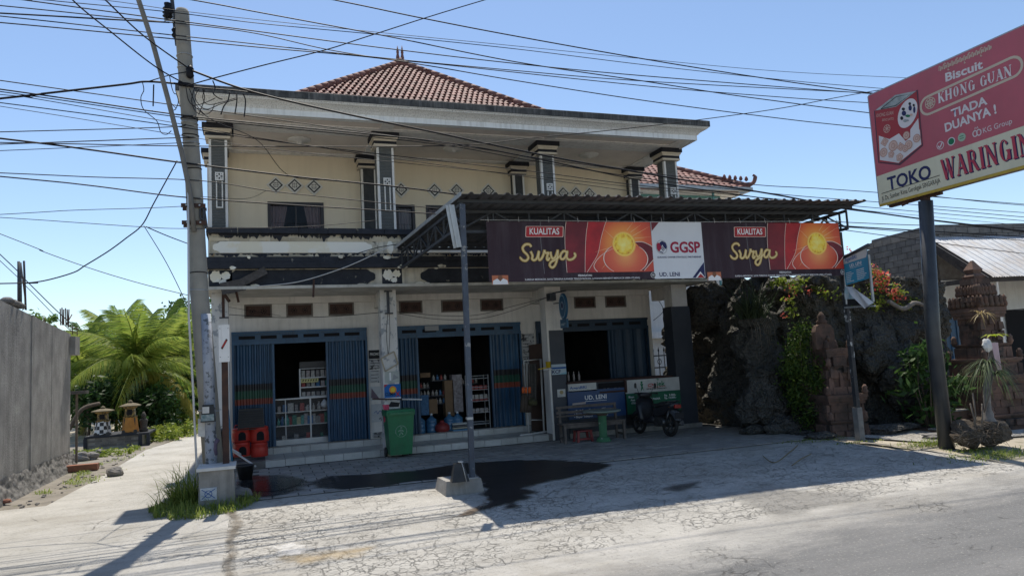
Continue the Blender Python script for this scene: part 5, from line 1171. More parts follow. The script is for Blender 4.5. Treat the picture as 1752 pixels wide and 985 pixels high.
# ------------------------------------------------------------------ corner block, rusted post and odds and ends
cb = thing("concrete_block", "rough low concrete block with a pale slab top and a blue tile beside the grass", "block", (-.6, 12.4, 0))
mb = MB(); mb.box(-.86, -.34, 12.03, 12.62, -.05, .53, taper=.015); obj("block_body", mb, m_conc, cb)
mb = MB(); mb.box(-.88, -.33, 12.0, 12.66, .53, .575); obj("top_slab", mb, mat("pale_slab", (.66, .65, .63), (.56, .55, .52), 4), cb)
fr = Fr((-.82, 12.027, .10), (1, 0, 0), (0, 0, 1)); mb = MB(); mb.box(-.83, -.60, 12.02, 12.045, .10, .28); t = obj("blue_tile", mb, mat("blue_white_tile", (.34, .40, .48), (.55, .58, .6), 14, rough=.3), cb)
strokes_on(Fr((-.83, 12.02, .10), (1, 0, 0), (0, 0, 1)), [[(.02, .02), (.1, .09), (.21, .16)], [(.02, .16), (.12, .09), (.21, .02)], [(.115+.05*cos(k*pi/4), .09+.05*sin(k*pi/4)) for k in range(9)]], .010, m_inkb, t, "tile_pattern", .002, smooth=3)
mp = thing("meter_post", "brown rusted iron post carrying a narrow white meter cover by the first column", "post", (-.42, 12.45, .575))
z1 = fp(386, 618, 12.45).z; x = fp(386, 700, 12.45).x; z2 = fp(386, 556, 12.45).z
mb = MB(); mb.box(x-.05, x+.045, 12.40, 12.48, .575, z1); obj("iron_post", mb, m_rust, mp)
mb = MB(); mb.box(x-.085, x+.075, 12.37, 12.44, z1-.01, z2); mc = obj("meter_cover", mb, m_white, mp)
fr = Fr((x-.085, 12.368, z1), (1, 0, 0), (0, 0, 1)); hh = z2-z1
poly_on(fr, [(.03, hh*.36), (.055, hh*.33), (.135, hh*.58), (.11, hh*.62)], m_rust, mc, "sticker", .002); poly_on(fr, [(.045, hh*.40), (.06, hh*.38), (.12, hh*.56), (.105, hh*.58)], m_inkr, mc, "sticker", .004)
for a, b in ((.02, .9), (.14, .9), (.02, .12), (.14, .12)): disc_on(fr, a, hh*b, .006, m_inkk, mc, "screw", .003, n=8)
pl = thing("plant_pot", "black plastic pot with a straggly plant on the block behind the rusted post", "plant pot", (-.62, 12.95, .3))
c = fp(373, 770, 12.9); mb = MB(); mb.lathe((c.x, 12.95, c.z-.05), [(.13, 0), (.16, .34), (.175, .34), (.175, .39)], 16); obj("pot", mb, m_plk, pl)
m_lf = leafmat("leaf_mid", (.05, .11, .022), (.12, .19, .04)); m_lfd = leafmat("leaf_dark", (.014, .040, .012), (.035, .075, .018)); m_lfy = leafmat("leaf_yellow_green", (.11, .17, .022), (.22, .25, .04)); m_grs = leafmat("grass_blade", (.11, .18, .03), (.27, .30, .07), .4); m_dry = leafmat("dry_blade", (.24, .18, .08), (.33, .26, .12))
def blade(mb, p, d, L, w, droop=.5, n=4):
    p = V(p); d = V(d).normalized(); s = d.cross(V((0, 0, 1)));
    if s.length < .05: s = V((1, 0, 0))
    s.normalize(); b = len(mb.v)
    for i in range(n+1):
        t = i/n; q = p+d*L*t+V((0, 0, -droop*L*t*t)); ww = w*(1-t)**.7*.5+.0005
        mb.v += [q-s*ww, q+s*ww]
    for i in range(n): mb.face((b+2*i, b+2*i+1, b+2*i+3, b+2*i+2))
mb = MB()
for k in range(14):
    a = rnd.uniform(0, 2*pi); blade(mb, (c.x, 12.95, c.z+.3), (cos(a)*.6, sin(a)*.6, 1), rnd.uniform(.2, .42), .03, .7)
obj("leaves", mb, leafmat("pale_leaf", (.20, .22, .12), (.32, .33, .22)), pl)
sh = thing("shoe", "grey and purple trainer stood on its heel on the block top", "shoe", fp(371, 775, 12.6))
c = fp(371, 764, 12.6); mb = MB(); mb.smooth = True
mb.tube([c+V((-.02, 0, -.13)), c+V((-.045, 0, -.04)), c+V((-.03, .0, .06)), c+V((.02, 0, .12))], [.035, .052, .045, .04], 10); obj("upper", mb, mat("purple_mesh", (.17, .13, .19), (.11, .09, .13), 30), sh)
mb = MB(); mb.tube([c+V((-.035, -.03, -.14)), c+V((-.09, -.03, -.04)), c+V((-.08, -.03, .06)), c+V((-.03, -.03, .13))], .016, 6); obj("sole", mb, m_cablew, sh)

# ------------------------------------------------------------------ wheeled bin
bn = thing("wheelie_bin", "green wheeled rubbish bin with a white litter emblem in front of the second column", "bin", gs(684, 781))
B = wl(bn); bw = lambda x, y, z: (B.x+x, B.y+y, z)
def frus(z0, z1, w0, w1, d0, d1, y0=0, y1=0):
    mb = MB(); mb.v = [V(bw(*p)) for p in ((-w0, y0-d0, z0), (w0, y0-d0, z0), (w0, y0+d0, z0), (-w0, y0+d0, z0), (-w1, y1-d1, z1), (w1, y1-d1, z1), (w1, y1+d1, z1), (-w1, y1+d1, z1))]
    for f in ((3, 2, 1, 0), (4, 5, 6, 7), (0, 1, 5, 4), (1, 2, 6, 5), (2, 3, 7, 6), (3, 0, 4, 7)): mb.face(f)
    return mb
m_bin = mat("green_bin_plastic", (.035, .20, .085), (.03, .16, .07), 3, rough=.42, grime=(.03, .07, .04), gk=.6, streak=(.07, .12, .08), stk=.4)
bd = obj("bin_body", frus(.07, .93, .235, .29, .24, .30, .02), m_bin, bn)
mb = frus(.90, .97, .305, .31, .315, .32); obj("rim", mb, m_bin, bn)
mb = frus(.97, 1.03, .315, .30, .33, .30); obj("lid", mb, m_bin, bn); mb = MB(); mb.box(B.x-.25, B.x+.25, B.y-.36, B.y-.31, .93, .975); obj("lid_handle", mb, m_bin, bn)
for sx in (-1, 1):
    mb = MB(); mb.lathe(bw(sx*.26, .22, .10), [(.10, -.025), (.11, -.015), (.11, .015), (.10, .025)], 16, M=Matrix.Rotation(pi/2, 3, 'Y')); obj("wheel", mb, m_plk, bn)
m_emb = mat("worn_white_print", (.30, .42, .33), (.10, .24, .14), 30)
fr = Fr(bw(-.26, -.255, .3), (1, 0, 0), V((0, -.06, .86)))
strokes_on(fr, [[(.26+.12*cos(k*pi/14), .27+.12*sin(k*pi/14)) for k in range(29)]], .013, m_emb, bd, "emblem_ring", .006, smooth=1)
strokes_on(fr, [[(.22, .19), (.25, .25), (.26, .31)], [(.26, .25), (.30, .20)], [(.20, .27), (.26, .30), (.31, .26)]], .022, m_emb, bd, "emblem_figure", .006, smooth=3); disc_on(fr, .265, .345, .02, m_emb, bd, "emblem_figure", .006)
a, b = fp(637, 682, 16.28), fp(722, 683, 15.9); mid = a.lerp(b, .6)
st_ = thing("pole_stick", "long stick resting across the back of the green bin, half brown and half white", "stick", mid)
mb = MB(); mb.tube([a, mid], .016, 8); obj("brown_half", mb, m_rust, st_); mb = MB(); mb.tube([mid, b], .018, 8); obj("white_half", mb, m_cablew, st_)
c = fp(660, 703, 15.95); solo("rag", MB().grid(lambda u, v: c+V(((u-.5)*.14*(1-.5*v)+.02*sin(v*5), .02*sin(u*8), .14-.40*v*(1-.25*u))), 8, 8), mat("pink_cloth", (.62, .09, .16), (.5, .07, .13), 8), "pink rag hanging from the stick beside the green bin", "rag")

# ------------------------------------------------------------------ red plastic drums, black crate, bucket, pipes
def drum(px, py0, py1, wpx, label):
    Y = 16.75; lo = fp(px, py1, Y); hi = fp(px, py0, Y); w_ = (fp(px+wpx/2, py1, Y)-fp(px-wpx/2, py1, Y)).length/2*.98; h = hi.z-lo.z
    d = thing("plastic_drum", label, "drum", lo, "red plastic drums on the shop step")
    mb = MB(); mb.lathe(lo, [(w_*.93, 0), (w_, .02), (w_*.98, h*.55), (w_*.92, h*.78), (w_*.96, h*.80), (w_*.90, h*.95), (w_*.7, h)], 20, sy=.9); obj("drum_body", mb, m_red, d)
    mb = MB(); mb.tube([(lo.x-w_*.7, lo.y, lo.z+h), (lo.x-w_*.6, lo.y, lo.z+h+.06), (lo.x, lo.y, lo.z+h+.05)], .014, 6); obj("handle", mb, m_red, d)
    return d, lo, w_, h
for i, (px, a, b, w_, hole, lb) in enumerate(((414, 755, 780, 31, 1, "lower left red plastic drum with an arched hole on the step"), (444, 755, 780, 31, 0, "lower right red plastic drum without a hole on the step"), (413, 731, 755, 34, 1, "upper left red plastic drum with an arched hole under the black crate"), (444, 728, 755, 34, 1, "upper right red plastic drum with an arched hole and raised lip"))):
    d, lo, w_, h = drum(px, a, b, w_, lb)
    if hole:
        fr = Fr((lo.x+.02, lo.y-w_*.9-.004, lo.z+h*.12), (1, 0, 0), (0, 0, 1)); r = .075
        poly_on(fr, [(-r, 0), (r, 0), (r, h*.35)]+[(r*cos(k*pi/8), h*.35+r*sin(k*pi/8)) for k in range(1, 8)]+[(-r, h*.35)], m_void, d, "arched_hole", .002)
c = fp(430, 732, 16.75); ck = thing("plastic_crate", "black slatted plastic crate lying on top of the red drums", "crate", c)
mb = MB(); mb.box(c.x-.27, c.x+.27, c.y-.2, c.y+.2, c.z+.02, c.z+.42, taper=.02); obj("crate_body", mb, m_plk, ck)
for k in range(7):
    mb = MB(); mb.box(c.x-.24, c.x+.24, c.y-.215, c.y-.185, c.z+.05+.052*k, c.z+.075+.052*k); obj("slat", mb, mat("crate_slat", (.03, .031, .034)) if k == 0 else bpy.data.materials["crate_slat"], ck)
mb = MB(); mb.bar((c.x-.28, c.y-.2, c.z), (c.x+.1, c.y-.22, c.z-.01), .03, .02); obj("board", mb, m_rust, ck)
b_ = gs(420, 819); bk = thing("bucket", "small black rubber bucket on the paving beside the wet corner", "bucket", b_)
mb = MB(); mb.smooth = True; mb.lathe(b_, [(.115, 0), (.16, .24), (.172, .245), (.172, .265), (.155, .265), (.11, .03)], 20); obj("bucket_body", mb, m_plk, bk)
mb = MB(); mb.tube([(b_.x+.165*cos(k*pi/10), b_.y, b_.z+.26-.13*sin(k*pi/10)) for k in range(11)], .006, 5); obj("handle", mb, m_galv, bk)
for i, (p0, p1, Y0, Y1, m, lb) in enumerate((((395, 769), (437, 797), 16.2, 15.3, m_cablew, "pale plastic pipe leaning from the step to the black bucket"), ((390, 700), (398, 800), 15.9, 15.8, mat("blue_pipe", (.05, .20, .33)), "blue plastic pipe standing upright by the rusted post"), ((394, 766), (412, 777), 16.1, 16.0, m_cablew, "short pale pipe end beside the red drums"))):
    a, b = fp(p0[0], p0[1], Y0), fp(p1[0], p1[1], Y1); solo("plastic_pipe", MB().tube([a, b], .02, 8), m, lb, "pipe", "pipes by the step")

# ------------------------------------------------------------------ kiosk front and its boards
KY = 16.20
kk = thing("kiosk_counter", "dark kiosk counter with a sales slot between the third and last columns", "counter", (8.6, KY, 0))
zc = lambda px, py: fp(px, py, KY).z
mb = MB(); KT_ = zc(1060, 650); mb.box(7.12, 10.04, KY+.02, 17.0, .12, KT_-.012); obj("counter_body", mb, m_dkpaint, kk)
mb = MB(); mb.box(7.10, 10.06, KY-.035, 17.05, KT_-.01, KT_+.035); obj("counter_top", mb, mat("brown_trim", (.06, .028, .022), (.045, .022, .02)), kk)
def board(name, px0, px1, py_l, py_r, pyb_l, m, label):
    l = fp(px0, pyb_l, KY-.03); rr = fp(px1, pyb_l, KY-.03); tl = fp(px0, py_l, KY-.03); tr = fp(px1, py_r, KY-.03)
    W = rr.x-l.x; H = min((tl.z+tr.z)/2, KT_-.015)-l.z
    t = thing(name, label, "sign", (l.x+W/2, KY, l.z)); mb = MB(); mb.box(l.x, l.x+W, KY-.03, KY+.018, l.z, l.z+H); b = obj("board", mb, m, t); return t, b, Fr((l.x, KY-.03, l.z), (1, 0, 0), (0, 0, 1)), W, H
m_bb = mat("board_blue", (.018, .060, .165), (.016, .052, .145), 2, rough=.4, grime=(.02, .04, .08), gk=.4); m_bw = mat("board_white", (.55, .55, .52), (.46, .46, .44), 4, rough=.5, grime=(.3, .3, .28)); m_bg = mat("board_green", (.018, .13, .07), (.016, .11, .06), 3, rough=.4)
t, b, F, W_, H_ = board("agency_board", 974, 1072, 668, 663, 718, m_bb, "blue agency board with white lettering behind the wooden bench")
text_on(F, W_*.29, H_*.66, "UD. LENI", m_inkw, b, h=H_*.155, wd=W_*.38, bold=.02); strokes_on(F, [[(W_*.29, H_*.60), (W_*.67, H_*.60)]], .01, m_inkw, b, "small_print", .004, smooth=0)
for i, s in enumerate(("Tarik/Setor Tunai", "Bayar Listrik", "Bayar Telepon")):
    text_on(F, W_*.09, H_*(.27-.11*i), "\u2022 "+s, m_inkw, b, h=H_*.065, wd=W_*(.36, .27, .32)[i], bold=.02)
for i in range(3): text_on(F, W_*.55, H_*(.27-.11*i), ("\u2022 BPJS", "\u2022 Pulsa", "\u2022 Token")[i], m_inkw, b, h=H_*.065, bold=.02)
poly_on(F, [(W_*.07, H_*.50), (W_*.30, H_*.52), (W_*.30, H_*.59), (W_*.07, H_*.57)], mat("board_peach", (.45, .36, .32)), b, "label_strip", .004)
t, b, F, W_, H_ = board("agency_heading", 973, 1021, 655.5, 652.5, 671, m_bw, "white heading board lettered AgenBRI at the left end of the kiosk")
text_on(F, W_*.04, H_*.34, "AgenBRI", m_inkb, b, h=H_*.36, wd=W_*.60, bold=.018)
mb = MB(); s0 = fp(1024, 655, KY); s1 = fp(1070, 667, KY); mb.box(s0.x, s1.x, KY-.012, KY+.0, s1.z-.02, s0.z-.01); sl_ = obj("sales_slot", mb, m_void, kk)
mb = MB(); mb.box(s0.x, s1.x, KY-.045, KY-.01, s1.z-.03, s1.z+.01); mb.box(s1.x-.03, s1.x+.03, KY-.045, KY-.01, s1.z-.06, s0.z+.02); obj("slot_rail", mb, bpy.data.materials["brown_trim"], kk)
for k in range(5):
    mb = MB(); a = s0.x+.12+.1*k; mb.box(a, a+.06, KY-.02, KY-.008, s1.z, s1.z+rnd.uniform(.05, .10)); obj("slot_pack", mb, mat("dim_pack", (.12, .13, .13), (.2, .19, .17), 20) if k == 0 else bpy.data.materials["dim_pack"], kk)
t, b, F, W_, H_ = board("courier_board", 1074, 1168, 648.5, 645, 727, m_plk, "green and white ride-hailing board behind the motor scooter")
rect_on(F, 0, H_*.70, W_*1.0, H_, m_bw, b, "white_field", .003); rect_on(F, .02, H_*.24, W_, H_*.70, m_bg, b, "green_field", .003)
text_on(F, W_*.57, H_*.82, "jek", m_inkg, b, h=H_*.12, wd=W_*.16, bold=.02, lift=.006); text_on(F, W_*.50, H_*.82, "w", mat("pale_red_print", (.5, .22, .2)), b, h=H_*.10, bold=.018, lift=.006)
for k, r in enumerate((.018, .036, .054)): strokes_on(F, [[(W_*.60+r*cos(radians(45+9*q)), H_*.94+r*sin(radians(45+9*q))) for q in range(11)]], .011, m_inkg, b, "signal_mark", .006, smooth=1)
strokes_on(F, [[(W_*.40, H_*.80), (W_*.46, H_*.80), (W_*.74, H_*.815)]], .012, m_inkr, b, "underline", .006, smooth=0); strokes_on(F, [[(W_*.42, H_*.87), (W_*.48, H_*.885), (W_*.50, H_*.85), (W_*.42, H_*.83), (W_*.42, H_*.87)]], .018, m_inkr, b, "scooter_mark", .006, smooth=3)
text_on(F, W_*.38, H_*.755, "SIAP MELAYANI SEPENUH HATI", m_inkk, b, h=H_*.03, wd=W_*.37, bold=.03, lift=.006)
disc_on(F, W_*.30, H_*.93, .03, m_inkg, b, "rider_mark", .006); poly_on(F, [(W_*.275, H_*.72), (W_*.29, H_*.84), (W_*.27, H_*.90), (W_*.33, H_*.90), (W_*.315, H_*.84), (W_*.335, H_*.72), (W_*.31, H_*.79)][::-1], m_inkg, b, "rider_mark", .006)
for x, y, s, ww in ((.05, .60, "Biaya", .10), (.08, .53, "Atas", .08), (.09, .46, "ATAU", .08), (.70, .58, "Rp.  5.000,-", .22), (.70, .52, "Rp. 10.000,-", .22), (.74, .36, "Rp/ps", .09), (.08, .16, "No", .05), (.42, .52, "KE PASAR", .2)): text_on(F, W_*x, H_*y, s, m_inkw, b, h=H_*.045, wd=W_*ww, bold=.02, lift=.006)
def paper(px0, py0, px1, py1, Y, m, label, name="poster", cat="poster", rot=0., build=None, group=None):
    a = fp(px0, py1, Y); c = fp(px1, py0, Y); W, H = c.x-a.x, c.z-a.z; F = Fr((a.x, Y, a.z), (cos(rot), 0, sin(rot)), (-sin(rot), 0, cos(rot)))
    t = thing(name, label, cat, (a.x+W/2, Y, a.z), group); mb = MB(); mb.grid(lambda u, v: F.p(u*W, v*H, .006*sin(pi*u)*sin(pi*v)+.001), 4, 4); s = obj("sheet", mb, m, t)
    if build: build(F, W, H, s)
    return t
def lines(n, m, x0=.1, x1=.9, y0=.1, y1=.9, wd=.01, lift=.009):
    def f(F, W, H, s):
        for k in range(n): y = H*(y1-(y1-y0)*k/max(1, n-1)); strokes_on(F, [[(W*x0, y), (W*(x0+(x1-x0)*rnd.uniform(.5, 1)), y)]], wd, m, s, "small_print", lift, smooth=0)
    return f
def kcf(F, W, H, s):
    rect_on(F, 0, H*.55, W, H*.72, m_inkb, s, "print_shape", .008); text_on(F, W*.03, H*.12, "KCF", m_inkn, s, h=H*.34, wd=W*.58, bold=.03, lift=.009); poly_on(F, [(W*.4, 0), (W, 0), (W, H*.25)], mat("pale_cyan_print", (.25, .45, .52)), s, "print_shape", .008)
m_pcy = mat("pale_blue_paper", (.46, .54, .57), (.40, .48, .52), 5)
paper(944, 622, 968, 641, 16.232, m_pcy, "pale blue KCF notice on the dark face of the third column", build=kcf)
paper(954, 665, 967, 679, 16.232, m_paper, "small white notice with a shield on the third column beside the bench", build=lambda F, W, H, s: (disc_on(F, W*.5, H*.6, W*.25, mat("dull_gold", (.35, .28, .14)), s, "crest", .009, n=6), lines(2, m_inkgr, y0=.12, y1=.25)(F, W, H, s)))
def climax(F, W, H, s):
    rect_on(F, .0, 0, W, H, mat("poster_blue", (.02, .14, .42), (.015, .11, .34), 5), s, "poster_field", .008); disc_on(F, W*.52, H*.62, W*.22, mat("poster_orange", (.75, .28, .04)), s, "orange_disc", .010); disc_on(F, W*.52, H*.62, W*.13, m_inky, s, "orange_disc", .0115)
    poly_on(F, [(0, H*.80), (W*.22, H), (0, H)], m_inkr, s, "corner_flash", .010); text_on(F, W*.04, H*.24, "CLIMA", m_inkk, s, h=H*.22, wd=W*.62, bold=.02, lift=.013); text_on(F, W*.66, H*.16, "X", m_inkr, s, h=H*.34, wd=W*.30, bold=.02, lift=.013); rect_on(F, 0, 0, W, H*.1, m_inkw, s, "poster_edge", .010)
paper(658, 656, 685, 683, 16.24, m_paper, "blue poster with an orange disc on the second column above the bin", build=climax)
paper(659, 684, 684, 697, 16.24, m_paper, "torn black and white strip right under the blue disc poster", build=lambda F, W, H, s: poly_on(F, [(0, H*.1), (W*.9, 0), (W, H*.6), (W*.4, H*.85), (W*.3, H*.5)], m_inkk, s, "print_shape", .008))
paper(659, 634, 683, 655, 16.24, mat("grey_green_paper", (.45, .48, .45), (.36, .40, .38), 8), "faded leaf-printed sheet above the blue disc poster", build=lambda F, W, H, s: (poly_on(F, [(W*.5, H*.2), (W*.95, H*.4), (W*.6, H*.75)], m_inkgr, s, "print_shape", .009), rect_on(F, W*.3, H*.2, W*.42, H*.9, m_inkw, s, "print_strip", .010)))
fr4 = [fp(652, 613, 16.15), fp(674, 601, 16.15), fp(681, 622, 16.15), fp(659, 635, 16.15)]
wf_ = thing("empty_picture_frame", "tilted empty wooden frame hung by two cords on the second column", "frame", fr4[0])
mb = MB()
for i in range(4): mb.bar(fr4[i], fr4[(i+1) % 4], .03, .02, up=(0, 1, 0))
obj("frame_moulding", mb, mat("pale_wood", (.42, .36, .26), (.34, .29, .2), 8), wf_)
for xs in ((664, 661, 664), (666, 667, 665)): obj("cord", MB().tube(bez([fp(xs[0], 532, 16.2), fp(xs[1], 570, 16.18), fp(xs[2], 606, 16.15)], 5), .006, 5), m_cable, wf_)
m_bwp = mat("torn_bill_paper", (.50, .50, .49), (.40, .40, .40), 6, patch=(.06, .06, .065), pk=(.54, .57), pscale=9)
m_bwp2 = mat("pale_bill_paper", (.55, .56, .55), (.44, .45, .45), 5, patch=(.15, .16, .17), pk=(.60, .62), pscale=7)
for (a, b, c, d, m, lb) in ((631, 598, 652, 614, m_inkk, "black printed bill, topmost on the wall left of the second column"), (632, 614, 653, 632, m_bwp, "torn black and white bill second from top left of the second column"), (633, 632, 654, 655, m_bwp2, "pale grey bill in the middle of the wall left of the second column"), (634, 660, 655, 685, m_bwp2, "pale bill with a dark triangle left of the second column"), (636, 690, 656, 722, m_bwp2, "large scribbled pale bill low on the wall left of the second column"), (638, 738, 657, 749, m_bwp, "crumpled dark bill at the foot of the wall left of the second column"), (892, 570, 913, 590, m_bwp, "upper dark torn bill right of the second shop front"), (893, 590, 914, 622, m_bwp, "lower dark torn bill right of the second shop front")):
    def bb(F, W, H, s, lb=lb):
        if "triangle" in lb: poly_on(F, [(W*.05, H*.2), (W*.7, H*.1), (W*.1, H*.9)], mat("bill_mauve", (.16, .12, .15)), s, "print_shape", .008)
        elif "scribbled" in lb: strokes_on(F, [[(W*.2, H*.5), (W*.4, H*.6), (W*.5, H*.45), (W*.7, H*.62), (W*.85, H*.5)]], .012, m_inkb, s, "scribble", .009)
        elif "topmost" in lb: text_on(F, W*.1, H*.4, "PROMO", m_paper, s, h=H*.3, wd=W*.8, bold=.03, lift=.009)
        else: lines(4, m_inkk, wd=.012)(F, W, H, s)
    paper(a, b, c, d, WY-.012, m, lb, build=bb, group="old bills pasted beside the shutters")
# iron brackets on the columns
for px, py, Y, s, lb in ((664, 517, 16.15, .5, "black iron wall bracket high on the second column"), (382, 518, 16.1, .62, "rusty black iron bracket high on the first column")):
    c = fp(px, py, Y); t = thing("iron_bracket", lb, "bracket", c); mb = MB(); mb.bar(c+V((0, 0, -s/2)), c+V((0, 0, s/2)), .055); obj("upright", mb, m_steel if s < .6 else m_rust, t)
    for dz in (-s/2, s/2): mb = MB(); mb.bar(c+V((-.08, 0, dz)), c+V((.10, 0, dz)), .05, .03); obj("flange", mb, m_steel, t)
    if s > .6: mb = MB(); mb.bar(c+V((0, 0, .28)), c+V((.28, -.05, .24)), .06, .05); mb.bar(c+V((.25, -.05, .27)), c+V((.3, -.05, .0)), .05); mb.bar(c+V((.02, 0, .18)), c+V((.12, -.05, .02)), .05); obj("arm", mb, m_rust, t)
p = [fp(537, 478, 15.6), fp(538, 490, 15.58), fp(536, 508, 15.6)]; solo("iron_rod", MB().bar(p[0], p[2], .04), m_rust, "rusty iron rod hanging below the parapet above the first shop", "rod")
a, b = fp(405, 488, 15.66), fp(455, 462, 15.62)
mb = MB(); mb.bar(a, b, .05, .16); mb.bar(a+V((-.3, 0, -.07)), a+V((.15, .0, .02)), .05, .24); solo("broken_board", mb, mat("weathered_wood", (.10, .09, .085), (.06, .055, .05), 12, rough=.9), "split weathered board stuck on the parapet above the first shop", "board")
# ------------------------------------------------------------------ goods inside the two open shops
m_alu = mat("aluminium_trim", (.50, .51, .52), (.42, .43, .44), 5, rough=.4, metal=.3)
m_cglass, _n, _b = _nt("cabinet_glass"); _b.inputs["Base Color"].default_value = (.25, .27, .28, 1); _b.inputs["Roughness"].default_value = .05; _b.inputs["Alpha"].default_value = .10
CY = 17.75
def cpt(x, y, Y=CY): return fp(x, y, Y)
cbn = thing("display_cabinet", "low glass display counter with aluminium frame inside the first shop doorway", "display cabinet", (1.0, CY+.2, .3))
l, r_ = cpt(470, 750), cpt(566, 745); xs0, xs1 = l.x, r_.x; zt = cpt(515, 682).z
mb = MB(); mb.box(xs0, xs1, CY, CY+.5, .295, .42); obj("base_panel", mb, m_alu, cbn)
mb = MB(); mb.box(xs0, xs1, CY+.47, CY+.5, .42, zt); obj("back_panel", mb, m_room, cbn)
mb = MB(); mb.box(xs0-.02, xs1+.02, CY-.02, CY+.52, zt, zt+.03); obj("counter_top", mb, m_alu, cbn)
for i in range(1, 3): z = .42+(zt-.42)*i/3; mb = MB(); mb.box(xs0, xs1, CY+.005, CY+.47, z, z+.018); obj("shelf", mb, m_alu, cbn)
for f, w_ in ((0, .02), (.20, .018), (.645, .035), (1, .02)): x = xs0+(xs1-xs0)*f; mb = MB(); mb.box(x-w_/2, x+w_/2, CY-.012, CY+.012, .42, zt); obj("mullion", mb, m_alu, cbn)
mb = MB(); mb.quad((xs0, CY+.004, .42), (xs1, CY+.004, .42), (xs1, CY+.004, zt), (xs0, CY+.004, zt)); obj("glass_pane", mb, m_cglass, cbn)
ush = thing("upper_shelf", "small open shelf unit of packs standing on the display counter", "shelf unit", (1.0, CY+.3, zt))
u0, u1 = cpt(513, 640, CY+.15).x, cpt(566, 640, CY+.15).x; uz = cpt(535, 618, CY+.15).z
mb = MB(); mb.box(u0, u1, CY+.45, CY+.47, zt+.03, uz); obj("back_panel", mb, m_room, ush)
mb = MB(); mb.box(u0, u1, CY+.15, CY+.47, uz-.16, uz); obj("header_box", mb, mat("shelf_header", (.10, .095, .09)), ush)
for i in range(4): z = zt+.035+(uz-.16-zt-.035)*i/3; mb = MB(); mb.box(u0, u1, CY+.15, CY+.45, z-.012, z+.012); obj("shelf", mb, m_alu, ush)
for x in (u0, u1): mb = MB(); mb.box(x-.015, x+.015, CY+.14, CY+.46, zt+.03, uz-.16); obj("side", mb, m_alu, ush)
mb = MB(); z = zt+.035+(uz-.16-zt-.035)/3*2-.06; mb.box(u0+.02, u0+.42, CY+.13, CY+.14, z-.05, z+.04); yl = obj("price_strip", mb, mat("yellow_strip", (.6, .55, .25)), ush)
strokes_on(Fr((u0+.02, CY+.128, z-.05), (1, 0, 0), (0, 0, 1)), [[(.04+.06*k, .03), (.06+.06*k, .07)] for k in range(6)], .02, m_inkk, yl, "small_print", .002, smooth=0)
cols = [(.50, .48, .44), (.12, .35, .30), (.40, .10, .09), (.10, .22, .40), (.55, .52, .30), (.30, .28, .26), (.45, .40, .38), (.06, .20, .14)]
packm = [mat("pack_colour", c, tuple(q*.6 for q in c), 26) for c in cols]
def pack(x, y, z, w_, h, mi, bottle=False, label="small pack on the middle shelf of the display counter", grp="packs in the display counter", d=.1):
    mb = MB()
    if bottle: mb.lathe((x, y, z), [(w_/2, 0), (w_/2, h*.62), (w_*.2, h*.78), (w_*.2, h*.92), (w_*.24, h)], 10)
    else: mb.box(x-w_/2, x+w_/2, y, y+d, z, z+h, taper=.002)
    return solo("bottle" if bottle else "pack", mb, packm[mi % 8], label, "bottle" if bottle else "pack", grp, origin=(x, y, z))
for row in range(3):
    z = .42+(zt-.42)*row/3+(.018 if row else .0); where = ("bottom", "middle", "top")[row]
    for k in range((4, 13, 9)[row]):
        f = (k+.5)/(4, 13, 9)[row]; x = xs0+.05+(xs1-xs0-.1)*f; bt = (row == 2 and k in (5, 6, 7)) or (row == 1 and k < 3)
        pack(x, CY+.06+.05*(k % 2), z, .07+.03*(k % 3), (.12, .24, .20)[row]*(.7+.3*((k*7) % 5)/4), (k*5+row*3 if not bt else (1, 3, 1, 3, 0, 0, 0, 0)[k % 8]), bt, ("bottle" if bt else "pack")+" on the "+where+" shelf of the display counter", ("bottles" if bt else "packs")+" on the "+where+" shelf of the display counter")
for row in range(3):
    z = zt+.035+(uz-.16-zt-.035)*row/3+.013; where = ("lowest", "middle", "highest")[row]
    for k in range(6): pack(u0+.08+(u1-u0-.16)*k/5, CY+.2, z, .085, .10+.06*((k*3+row) % 3)/2, (k*3+row*2) % 8 if row == 1 else (0, 6, 0, 5, 0, 6)[k], False, "small box on the "+where+" board of the upper shelf unit", "boxes on the "+where+" board of the upper shelf")
c = fp(555, 690, CY-.03); solo("plastic_bag", MB().lathe(c+V((0, 0, -.1)), [(.02, 0), (.08, .04), (.09, .1), (.05, .16), (.02, .2)], 10), mat("bag_white", (.55, .56, .56)), "small white plastic bag hung at the right end of the display counter", "bag")
# second shop
m_water = mat("blue_water_bottle", (.05, .14, .26), (.07, .19, .33), 8, rough=.15, spec=.6)
def gallon(px, label):
    p = gp(px, 742, .31); p = fp(px, 740, 17.75); p.z = .30; g = thing("water_gallon", label, "water bottle", p, "blue water gallons in the shop doorway")
    mb = MB(); mb.lathe(p, [(.125, 0), (.135, .02), (.135, .10), (.128, .11), (.135, .12), (.135, .21), (.128, .22), (.135, .23), (.13, .31), (.04, .38), (.03, .42)], 18); obj("bottle_body", mb, m_water, g)
    mb = MB(); mb.lathe(p+V((0, 0, .42)), [(.034, 0), (.034, .035), (.02, .04)], 12); obj("cap", mb, m_inkw, g); return g
for px, lb in ((719, "leftmost blue water gallon behind the green bin"), (739, "second blue water gallon in the doorway, beside the red bag"), (770, "blue water gallon behind the folded sacks, left"), (784, "blue water gallon behind the folded sacks, right")): gallon(px, lb)
p = fp(757, 738, 17.62); p.z = .30; solo("red_bag", MB().lathe(p, [(.14, 0), (.19, .06), (.18, .15), (.12, .21), (.04, .24), (.06, .28)], 14), mat("red_bag", (.27, .035, .035), (.2, .03, .03), 8, rough=.5), "crumpled dark red bag on the floor of the second shop doorway", "bag", origin=p)
